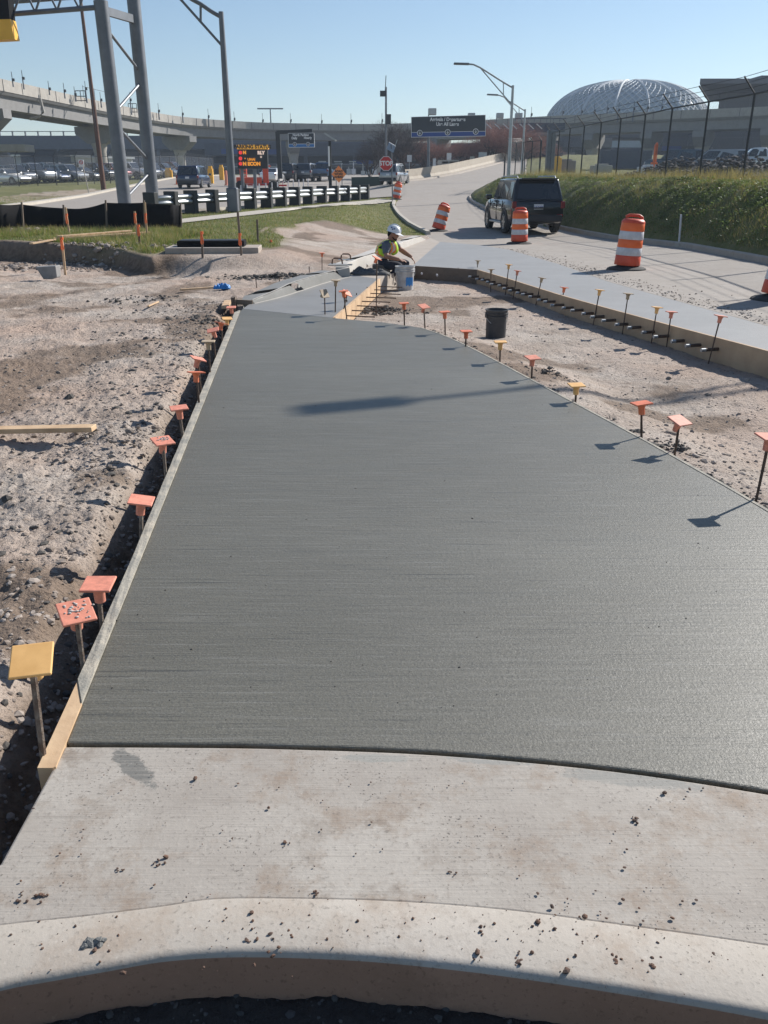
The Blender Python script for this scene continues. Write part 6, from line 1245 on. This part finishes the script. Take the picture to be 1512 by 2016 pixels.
# crumpled blue sheet
def crumple(c, sx, sy, h, name, mat, label, cat, seed, n=26):
    m = MB(); v = []
    for i in range(n+1):
        for j in range(n+1):
            a, b = i/n*2-1, j/n*2-1; rr = 1-.25*abs(float(vn(np.array(a*3+seed), np.array(b*3.), seed))); x = a*sx*rr; y = b*sy*rr; e_ = max(0, 1-max(abs(a), abs(b))**4); v.append((c[0]+x, c[1]+y, c[2]+.004+h*e_*(.35+.65*abs(float(fbm(np.array(a*2.2+seed), np.array(b*2.2), 1, 3, seed))*2))))
    m.add(v, [(i*(n+1)+j, (i+1)*(n+1)+j, (i+1)*(n+1)+j+1, i*(n+1)+j+1) for i in range(n) for j in range(n)]); o = m.build(name, M[mat], smooth='all'); sf = o.modifiers.new('s', 'SOLIDIFY'); sf.thickness = .006; tag(o, label, cat); return o
p = G(437, 570, -.08); crumple((p[0], p[1], tz(p[0], p[1])+.01), .15, .09, .10, 'crumpled_sheet', 'bluec', 'crumpled bright blue plastic lying on the dirt', 'plastic sheet', 3)
p = G(733, 541, 0); crumple((p[0]-.05, p[1]+.1, 0), .40, .22, .13, 'tarpaulin', 'tarp', 'folded dark grey tarpaulin lying beside the seated worker', 'tarpaulin', 5)

def redge():
    a_ = GP2([(866, 476), (940, 482), (1000, 491), (1100, 520), (1200, 555), (1350, 597), (1512, 642), (1700, 700)]); t = rng.random()*6.98; i = int(t); f = t-i; p = np.array(a_[i])*(1-f)+np.array(a_[i+1])*f; return p[0]+abs(rng.normal(0, .35))*.9+.02, p[1]+abs(rng.normal(0, .25))
pp = [redge() for _ in range(1500)]; scatter('gravel', M['rock'], [(a, b, float(base_z(a, b))+.002, .004+min(.02, rng.exponential(.006))) for a, b in pp], label='dusty gravel strewn on the road beside the pale right slab', cat='gravel')
# concrete chunk, drain inlet
p = G(94, 550, -.1); z = tz(p[0], p[1])+.03; m = MB(); m.add([(p[0]+a*.0105*1.0, p[1]+b, z+h) for a, h, b in [(-19, .22, 0), (17, .24, 0), (17, .03, 0), (8, 0, 0), (-8, 0, 0), (-19, .22, .2), (17, .24, .25), (17, .03, .22), (8, 0, .2), (-8, 0, .2)]], [(4, 3, 2, 1, 0), (5, 6, 7, 8, 9), (0, 1, 6, 5), (1, 2, 7, 6), (2, 3, 8, 7), (3, 4, 9, 8), (4, 0, 5, 9)]); tag(m.build('concrete_chunk', M['bridgeg'], bev=.015), 'wedge shaped lump of broken concrete lying on the left dirt', 'concrete lump')
p = hit(423, 497); p[2] = tz(p[0], p[1])+.02; rt = empty('drain_inlet', p, R(3), 'dark drain inlet cover on a low concrete slab', 'drain inlet'); m = MB(); m.box((0, 0, .02), (2.0, .9, .14)); m.build('slab', M['gutter'], rt, bev=.015); m = MB(); m.box((-.05, .05, .15), (1.45, .55, .13)); m.build('cover', M['black'], rt, bev=.02); m = MB(); m.box((-.05, .05, .215), (1.36, .47, .02)); m.build('grate', M['dark'], rt)
# kerb bulkhead at the start of the new kerb
P0, P1 = G(468, 598), G(498, 598); m = MB(); m.bar(P0+np.array([-.05, 0, .10]), P0+np.array([-.05, .02, -.2]), .06, .16); m.bar(P0+np.array([-.05, -.02, .03]), P1+np.array([.0, -.02, .015]), .03, .07); tag(m.build('kerb_bulkhead', M['woodd'], bev=.006), 'dark end board where the new kerb meets the fresh slab', 'form board')
for i, (bx, by, tx, ty) in enumerate([(463, 618, 463, 590), (455, 608, 462, 585), (505, 562, 504, 551), (550, 552, 550, 545), (609, 531, 609, 525)]):
    B = G(bx, by, -.05); T = AT(tx, ty, B[1]); stake(B, T, -.2, 'capo', f'short bare stake along the back of the new kerb, {ORD[i+1]} from its near end', 'short stakes behind the new kerb', cap=False)
# buckets
def bucket(p, H, r0, r1, mat, label, white=False, name='bucket'):
    rt = empty(name, p, .4, label, 'bucket'); m = MB(); m.lathe([(.001, .012), (r0-.01, .012), (r0-.01, 0), (r0, 0), (r0+.002, .02), (r1-.012, H*.74), (r1-.01, H*.76), (r1+.006, H*.77), (r1+.006, H*.80), (r1-.008, H*.81), (r1-.004, H*.86), (r1+.008, H*.865), (r1+.008, H*.885), (r1-.006, H*.89), (r1, H*.975), (r1+.007, H*.98), (r1+.007, H), (r1-.006, H), (r1-.012, H*.9), (r0-.006, .02), (.001, .02)], (0, 0, 0), 32); b = m.build('pail', M[mat], rt, smooth=35)
    m = MB(); m.tube([(math.cos(t)*(r1+.014), math.sin(t)*(r1+.014)*.25-(r1)*.9*abs(math.sin(t)), H*.80-math.sin(t)*H*.35) for t in [math.pi*k/14 for k in range(15)]], .0035, 6); m.build('wire_handle', M['steel'], rt, smooth=60)
    for s in (-1, 1): m = MB(); m.box((s*(r1+.008), 0, H*.80), (.018, .04, .05)); m.build('handle_ear', M[mat], rt, bev=.004)
    return rt
p = G(797, 566, -.22); bw_ = bucket((p[0], p[1], tz(p[0], p[1])-.005), .42, .150, .178, 'pail', 'white plastic bucket smeared with concrete beside the seated worker')
m = MB(); 
for k in range(7):
    t = R(-108+k*7); m.ext([(.1725*math.cos(t), .1725*math.sin(t), .07+.02*(k % 3)), (.1725*math.cos(t+R(7)), .1725*math.sin(t+R(7)), .07+.02*((k+1) % 3)), (.176*math.cos(t+R(7)), .176*math.sin(t+R(7)), .24-.02*(k % 2)), (.176*math.cos(t), .176*math.sin(t), .24-.02*((k+1) % 2))], (math.cos(t)*.004, math.sin(t)*.004, 0))
m.build('blue_print', M['bluec'], bw_)
p = G(976, 655, -.2); bucket((p[0], p[1], tz(p[0], p[1])-.005), .36, .125, .142, 'pailk', 'dark plastic bucket standing alone on the bare strip')
# finishing tools on the kerb
for px, py, z, lb in [(664, 521, .155, 'small hand edger with arched handle on the new kerb, nearer one'), (681, 512, .155, 'small hand edger with arched handle on the kerb, farther one')]:
    p = G(px, py, z); rt = empty('hand_edger', p, R(-12), lb, 'hand tool'); m = MB(); m.box((0, 0, .01), (.30, .12, .008)); m.build('plate', M['steel'], rt); m = MB(); m.tube([(-.10, 0, .01), (-.09, 0, .09), (-.06, 0, .115), (.06, 0, .115), (.09, 0, .09), (.10, 0, .01)], .014, 8); m.build('handle', M['rust'], rt, smooth=60)
p = G(657, 524, .155); m = MB(); m.bar(p+np.array([-.1, 0, .02]), p+np.array([.34, -.05, .03]), .09, .02); tag(m.build('metal_straightedge', M['whitekerb'], bev=.004), 'pale straight edge lying across the kerb under the hand edgers', 'straight edge')
crumple(G(704, 538, 0), .07, .05, .05, 'orange_rag', 'ribbon', 'small orange rag on the kerb line behind the tarpaulin', 'rag', 9)

# ------------------------------------------------------------------ the seated worker
def P(zx, zy, dy=0.0): p = AT(700+zx/9.45, 420+zy/9.45, 16.4); k = (16.4+dy)/16.4; return np.array([p[0], 16.4+dy, p[2]])
def skinned(name, nodes, edges, mat, parent, sub=2, root=0):
    me = bpy.data.meshes.new(name); me.from_pydata([tuple(map(float, n[0])) for n in nodes], edges, []); o = bpy.data.objects.new(name, me); COL.objects.link(o)
    o.modifiers.new('k', 'SKIN'); sv = me.skin_vertices[0].data
    for i, n in enumerate(nodes): r = n[1]; sv[i].radius = r if isinstance(r, tuple) else (r, r); sv[i].use_root = (i == root)
    s = o.modifiers.new('s', 'SUBSURF'); s.levels = sub; s.render_levels = sub
    dg = bpy.context.evaluated_depsgraph_get(); m2 = bpy.data.meshes.new_from_object(o.evaluated_get(dg)); bpy.data.objects.remove(o); m2.name = name
    m2.materials.clear(); m2.materials.append(mat); m2.polygons.foreach_set('use_smooth', [True]*len(m2.polygons)); o = bpy.data.objects.new(name, m2); COL.objects.link(o); o.parent = parent; return o
base_p = P(600, 1290, 0); wk = empty('person', base_p, 0, 'seated worker in white hard hat, lime vest and dark trousers resting arms on knees', 'person'); o0 = np.array(base_p)
Q = lambda zx, zy, dy=0: P(zx, zy, dy)-o0
pel, sp1, sp2, ch, nk, nk2, hd_ = Q(490, 920), Q(505, 820), Q(530, 710), Q(590, 600), Q(650, 490), Q(670, 440), Q(705, 370)
shR, shL = Q(555, 590, -.17), Q(735, 575, .17); elR, elL = Q(575, 775, -.30), Q(850, 700, .24); wrR, wrL = Q(800, 832, -.27), Q(1035, 815, .10)
hpR, hpL = Q(500, 960, -.11), Q(540, 950, .11); knR, knL = Q(835, 955, -.16), Q(975, 930, .14); anR, anL = Q(590, 1235, -.10), Q(752, 1270, .10)
# bare body: head, neck, forearms, hands joined to the trunk in one surface
bod = [(pel, .10), (sp1, .11), (sp2, .12), (ch, .12), (nk, .062), (nk2, .055), (hd_, .05), (shR, .06), (elR, .042), (wrR, .027), (shL, .06), (elL, .042), (wrL, .027), (hpR, .085), (knR, .06), (anR, .042), (hpL, .085), (knL, .06), (anL, .042)]
bo = skinned('body', bod, [(0, 1), (1, 2), (2, 3), (3, 4), (4, 5), (5, 6), (3, 7), (7, 8), (8, 9), (3, 10), (10, 11), (11, 12), (0, 13), (13, 14), (14, 15), (0, 16), (16, 17), (17, 18)], M['skin'], wk)
hm = MB(); fw = Matrix.Rotation(R(22), 3, 'Y') @ Matrix.Rotation(R(-12), 3, 'Z')      # head faces +X, tipped down
hc = Vector([float(a) for a in Q(703, 375)])
def hv(x, y, z): return hc+fw @ Vector((x, y, z))
hm.ell(hc, (.098, .076, .118), 20, 14, fw); hm.ell(hv(.045, 0, -.065), (.052, .05, .052), 12, 8, fw); hm.ell(hv(.098, 0, -.018), (.020, .015, .028), 8, 6, fw); hm.ell(hv(.094, 0, -.062), (.014, .026, .008), 8, 5, fw); hm.ell(hv(.092, 0, -.075), (.013, .022, .008), 8, 5, fw)
for s in (-1, 1): hm.ell(hv(-.008, s*.076, -.012), (.022, .010, .032), 8, 6, fw); hm.ell(hv(.085, s*.032, .012), (.018, .022, .010), 8, 5, fw)
for a_, b_ in ((elR, wrR), (elL, wrL)): hm.ell(a_, (.047, .047, .047), 10, 8); hm.tube([a_, lerp(a_, b_, .35), b_, b_+(b_-a_)*.06], [.046, .047, .031, .028], 12)
for a_, b_ in ((shR, elR), (shL, elL)): hm.tube([a_, b_], [.052, .044], 10)
hm.tube([hc+Vector((-.03, 0, -.03)), Vector([float(a) for a in nk])], [.055, .06], 12)
def hand(wr, direc, side, curl, palm_n):
    d = Vector(direc).normalized(); n = Vector(palm_n).normalized(); s = d.cross(n).normalized()*side; w_ = Vector([float(a) for a in wr]); hm.ell(w_+d*.045, (.048, .036, .017), 12, 8, Matrix((d, s, n)).transposed())
    for k, L_ in enumerate((.066, .076, .070, .055)):
        b = w_+d*.082+s*(.026-.0175*k); a1 = d.copy(); pts = [b-d*.02]
        for j in range(3): pts.append(pts[-1]+a1*(L_*(.5, .32, .26)[j]+(.02 if j == 0 else 0))); a1 = (a1+n*(-curl)).normalized()
        hm.tube(pts, [.0095, .009, .008, .0065], 7)
    b = w_+d*.03+s*.03; hm.tube([b, b+(d*.6+s*.7).normalized()*.035, b+(d*.6+s*.7).normalized()*.035+(d-n*curl*.5).normalized()*.03], [.012, .0105, .008], 7)
hand(wrR, Q(890, 858, -.25)-wrR, 1, .45, (0, -.3, 1)); hand(wrL, Q(1095, 900, .1)-wrL, -1, .5, (.8, 0, .6))
hmm_ = hm.mesh('head_hands', M['skin'], 'all')
bm = bmesh.new(); bm.from_mesh(bo.data); bm.from_mesh(hmm_); bmesh.ops.recalc_face_normals(bm, faces=bm.faces); bm.to_mesh(bo.data); bm.free()
rm = bo.modifiers.new('r', 'REMESH'); rm.mode = 'VOXEL'; rm.voxel_size = .006; rm.use_smooth_shade = True
m = MB(); 
for s in (-1, 1): m.ell(hv(.094, s*.031, .010), (.006, .010, .006), 8, 5, fw)
m.build('eyes', M['dark'], bo, smooth='all')
m = MB(); m.ell(hv(-.02, 0, .01), (.092, .083, .085), 16, 10, fw); m.ell(hv(-.055, 0, -.03), (.05, .068, .06), 12, 8, fw); m.build('hair', M['black'], wk, smooth='all')
m = MB(); m.tube([hv(.10, -.01, -.074), hv(.075, -.045, -.095), hv(.02, -.068, -.06)], [.010, .012, .008], 6); m.tube([hv(.10, .01, -.074), hv(.075, .045, -.095), hv(.02, .068, -.06)], [.010, .012, .008], 6); m.ell(hv(.088, 0, -.098), (.018, .03, .016), 8, 6, fw); m.build('beard', M['black'], wk, smooth='all')
# clothing
skinned('shirt', [(sp1, .125), (sp2, .14), (ch, .138), (nk-np.array([.03, 0, .03]), .072), (shR, .070), (lerp(shR, elR, .5), .064), (lerp(shR, elR, .90), .060), (shL, .068), (lerp(shL, elL, .45), .060), (lerp(shL, elL, .7), .056)], [(0, 1), (1, 2), (2, 3), (2, 4), (4, 5), (5, 6), (2, 7), (7, 8), (8, 9)], M['shirt'], wk)
skinned('trousers', [(pel, .145), (lerp(pel, sp1, .5), .135), (hpR, .105), (lerp(hpR, knR, .5), .092), (knR, .080), (lerp(knR, anR, .4), .066), (anR, .056), (hpL, .105), (lerp(hpL, knL, .5), .092), (knL, .080), (lerp(knL, anL, .4), .066), (anL, .056)], [(0, 1), (0, 2), (2, 3), (3, 4), (4, 5), (5, 6), (0, 7), (7, 8), (8, 9), (9, 10), (10, 11)], M['jeans'], wk)
for an, lb in ((anR, -1), (anL, 1)):
    t = an+np.array([.17, 0, -.065]); h_ = an+np.array([-.045, 0, -.06]); skinned('boot', [(an, .050), (an+np.array([0, 0, -.06]), .05), (h_, (.045, .04)), (lerp(an, t, .55)+np.array([0, 0, -.02]), (.045, .036)), (t, (.045, .028))], [(0, 1), (1, 2), (1, 3), (3, 4)], M['boot'], wk)
vst = [(sp1+np.array([-.005, 0.02, -.03]), .175), (sp2+np.array([-.005, .02, 0]), .182), (ch+np.array([0, .02, 0]), .172), (lerp(ch, nk, .6), .112), (lerp(ch, shR, .62), .088), (lerp(ch, shL, .72), .088), (Q(705, 660, .05), .115), (Q(745, 780, .04), .085)]
ve = skinned('vest', vst, [(0, 1), (1, 2), (2, 3), (2, 4), (2, 5), (2, 6), (6, 7)], M['vest'], wk, 3)
# trims follow the vest surface
dv = ve.data; ve.data.materials.append(M['vesto']); ve.data.materials.append(M['vests'])
for pl in dv.polygons:
    c = np.array(pl.center); up = (np.array(nk)-np.array(pel)); up /= np.linalg.norm(up); h = float(np.dot(c-np.array(sp1), up)); ly = c[1]
    d_ = abs(abs(ly)-.085)
    mi = 0
    if d_ < .030 and h > .03: mi = 1
    if d_ < .012 and h > .03: mi = 2
    if abs(h-.0) < .036: mi = 1
    if abs(h-.0) < .016: mi = 2
    pl.material_index = mi
# hard hat
m = MB(); pr = [(.001, .125)]+[(.118*math.sin(R(a)), .125*math.cos(R(a))) for a in range(10, 91, 10)]+[(.121, -.008), (.127, -.012), (.127, -.018), (.118, -.016)]; hx_ = Matrix.Rotation(R(16), 3, 'Y') @ Matrix.Rotation(R(-12), 3, 'Z') @ Matrix.Diagonal((1.12, .95, 1.0)); hb_ = hc+fw @ Vector((0, 0, .035)); m.lathe(pr, hb_, 24, hx_)
m.tube([hb_+hx_ @ Vector((.118*math.sin(R(a)), 0, .132*math.cos(R(a)))) for a in range(-80, 81, 16)], .012, 6)
hat = m.build('hard_hat', M['hat'], wk, smooth=50); m = MB(); v = []
for i in range(13):
    a = R(-68+i*136/12); r0 = .115; r1 = .115+.062*math.cos(a)**.7; 
    for r_, z in ((r0, -.004), (r1, -.022), (r1, -.028), (r0, -.014)): v.append(hb_+hx_ @ Vector((r_*math.cos(a), r_*math.sin(a), z)))
m.add(v, [(i*4+k, i*4+(k+1) % 4, i*4+4+(k+1) % 4, i*4+4+k) for i in range(12) for k in range(4)]); m.build('hat_brim', M['hat'], hat, smooth=50)
m = MB()
for a, z in ((R(-84), .075), (R(-98), .06), (R(-112), .085)): m.ell(hb_+hx_ @ Vector((.113*math.cos(a), .113*math.sin(a), z-.02)), (.018, .006, .012), 8, 5)
m.build('hat_sticker', M['sgnb'], hat)
m = MB(); b0 = Q(480, 1040, 0); m.box(b0+np.array([0, 0, -.02]), (.34, .34, .22)); tag(m.build('seat_crate', M['woodd'], bev=.02), 'dark crate the worker is sitting on', 'crate'); bpy.data.objects['seat_crate'].location = o0
bpy.data.objects['seat_crate'].data.update()

# ------------------------------------------------------------------ grass and weeds
def blades(name, pts, hgt, wid, mat, label, lean=.5, leaf=False, seed=1):
    rn = np.random.default_rng(seed); n = len(pts); P_ = np.array(pts); z = terrain(P_[:, 0], P_[:, 1])[0]; a = rn.uniform(0, 2*np.pi, n); h = hgt*rn.uniform(.4, 1.3, n); w_ = wid*rn.uniform(.6, 1.4, n)
    if P_.shape[1] > 2: h *= P_[:, 2]; w_ *= P_[:, 2]
    la = rn.uniform(0, 2*np.pi, n); ll = h*lean*rn.uniform(.2, 1.3, n); co = np.zeros((n, 4 if leaf else 3, 3))
    cx, cy = np.cos(a)*w_/2, np.sin(a)*w_/2; lx, ly = np.cos(la)*ll, np.sin(la)*ll
    if leaf:
        zz = z+h*rn.uniform(.1, 1, n); co[:, 0] = np.stack([P_[:, 0], P_[:, 1], zz-w_*.2], -1); co[:, 1] = np.stack([P_[:, 0]+cx+lx*.5, P_[:, 1]+cy+ly*.5, zz+w_*.15], -1); co[:, 2] = np.stack([P_[:, 0]+lx, P_[:, 1]+ly, zz+w_*rn.uniform(-.2, .5, n)], -1); co[:, 3] = np.stack([P_[:, 0]-cx+lx*.5, P_[:, 1]-cy+ly*.5, zz+w_*.1], -1)
    else:
        co[:, 0] = np.stack([P_[:, 0]-cx, P_[:, 1]-cy, z-.01], -1); co[:, 1] = np.stack([P_[:, 0]+cx, P_[:, 1]+cy, z-.01], -1); co[:, 2] = np.stack([P_[:, 0]+lx, P_[:, 1]+ly, z+h], -1)
    k = co.shape[1]; me = bpy.data.meshes.new(name); me.vertices.add(n*k); me.vertices.foreach_set('co', co.ravel().astype(np.float32)); me.loops.add(n*k); me.loops.foreach_set('vertex_index', np.arange(n*k, dtype=np.int32)); me.polygons.add(n); me.polygons.foreach_set('loop_start', (np.arange(n)*k).astype(np.int32)); me.update(calc_edges=True)
    me.materials.append(M[mat]); o = bpy.data.objects.new(name, me); COL.objects.link(o); return tag(o, label, 'grass', None, 'stuff')
def samp(n, fn, ok):
    out = np.zeros((0, 2))
    while len(out) < n: p = fn(n); out = np.vstack([out, p[ok(p[:, 0], p[:, 1])]])
    return out[:n]
def fan(u0, u1, y0, y1):
    def f(n): y = np.exp(rng.uniform(math.log(y0), math.log(y1), n)); return np.stack([rng.uniform(u0, u1, n)*y, y], -1)
    return f
WALK = [onto(a, b) for a, b in [(345, 442), (560, 417), (745, 396), (775, 397.5), (776, 395), (745, 392.6), (560, 411), (345, 434)]]
notroad = lambda x, y: ~(inside(x, y, ROAD_P) | inside(x, y, ROAD_L) | inside(x, y, WALK))
lawn = lambda x, y: (terrain(x, y)[1] > .55) & notroad(x, y) & ~inside(x, y, BANK)
pts = samp(60000, fan(-.62, .05, 16, 62), lawn); blades('grass', pts, .055, .016, 'grass', 'short green lawn grass left of the road', .6)
pts = samp(26000, fan(-.62, .05, 16, 62), lawn); blades('grass', pts, .06, .016, 'grassd', 'short dry yellow grass among the lawn', .6, seed=2)
wl = lambda x, y: (terrain(x, y)[1] > .5) & ((x > -3.6) | (sd_(x, y, GRP) < -.22)) & notroad(x, y) & (y < 26) & (y < np.interp(x/y, [-.6, -.24, -.22, -.12, .0], [25.5, 25.5, 24, 21.5, 19])) & ((fbm(x, y, 1.1, 3, 61) > -.02) | (y > 24.0))
pts = samp(17000, fan(-.6, -.1, 17.5, 26), wl); blades('weeds', pts, .12, .02, 'grass', 'taller green weeds along the silt fence and earth step', .7, seed=3)
pts = samp(7000, fan(-.6, -.1, 17.5, 26), wl); blades('weeds', pts, .17, .016, 'grassd', 'dry tall weeds along the silt fence', .7, seed=4)
bankok = lambda x, y: inside(x, y, BANK) & (sd_(x, y, BANK) < -.15)
ub = fan(.09, .62, 12, 52)
pts = samp(70000, ub, lambda x, y: bankok(x, y) & (fbm(x, y, .8, 3, 77)+.25*vn(x*4, y*4, 78) > -.03) & (sd_(x, y, BANK) > -4.8)); cl = .55+.9*np.clip(fbm(pts[:, 0], pts[:, 1], 1.7, 3, 71)+.35, 0, 1); cl *= np.clip(.35-sd_(pts[:, 0], pts[:, 1], BANK)*.5, .3, 1.1)
blades('weeds', np.c_[pts, cl], .08, .045, 'weed', 'low leafy green weeds covering the bank', .6, True, seed=5)
M['weedl'] = plain('pale_weed_leaves', (.15, .20, .075), (.11, .15, .055), 3, .6); leafy('weedl', .3)  # lighter copy of the weed colour, painting leaf highlights on the bank
pts = samp(20000, ub, lambda x, y: bankok(x, y) & (sd_(x, y, BANK) > -4.4) & (fbm(x, y, 2.6, 3, 91) > .06)); blades('weeds', pts, .10, .05, 'weedl', 'paler broad leaved weed clumps on the bank', .7, True, seed=15)
pts = samp(36000, ub, lambda x, y: bankok(x, y) & (sd_(x, y, BANK) > -5.5)); blades('grass', pts, .085, .015, 'grass', 'green grass blades on the bank', .7, seed=6)
pts = samp(34000, ub, lambda x, y: bankok(x, y) & (sd_(x, y, BANK) > -6) & ((sd_(x, y, BANK) > -1.1) | (sd_(x, y, BANK) < -2.5) | (fbm(x, y, .8, 3, 77) < .02))); blades('grass', pts, .10, .015, 'grassd', 'dry straw coloured grass at the foot and top of the bank', .8, seed=7)
pts = samp(9000, ub, lambda x, y: bankok(x, y) & (sd_(x, y, BANK) < -2.7) & (sd_(x, y, BANK) > -4.2)); blades('grass', pts, .38, .014, 'grassd', 'tall dry grass along the foot of the right fence', .5, seed=8)

# ------------------------------------------------------------------ haze
HAZE = 0.0005
hz = MB(); hz.box((0, 450, 30.0), (2700, 1010, 66.0)); ho = hz.build('haze', []); n = bpy.data.materials.new('haze'); n.use_nodes = True; t = n.node_tree; t.nodes.clear(); o_ = t.nodes.new('ShaderNodeOutputMaterial'); pv = t.nodes.new('ShaderNodeVolumePrincipled'); pv.inputs['Color'].default_value = (.70, .83, 1, 1); pv.inputs['Density'].default_value = HAZE; pv.inputs['Anisotropy'].default_value = .2; t.links.new(pv.outputs[0], o_.inputs['Volume'])
ho.data.materials.clear(); ho.data.materials.append(n); tag(ho, 'thin pale blue air between the near site and the far buildings', 'haze', None, 'stuff')
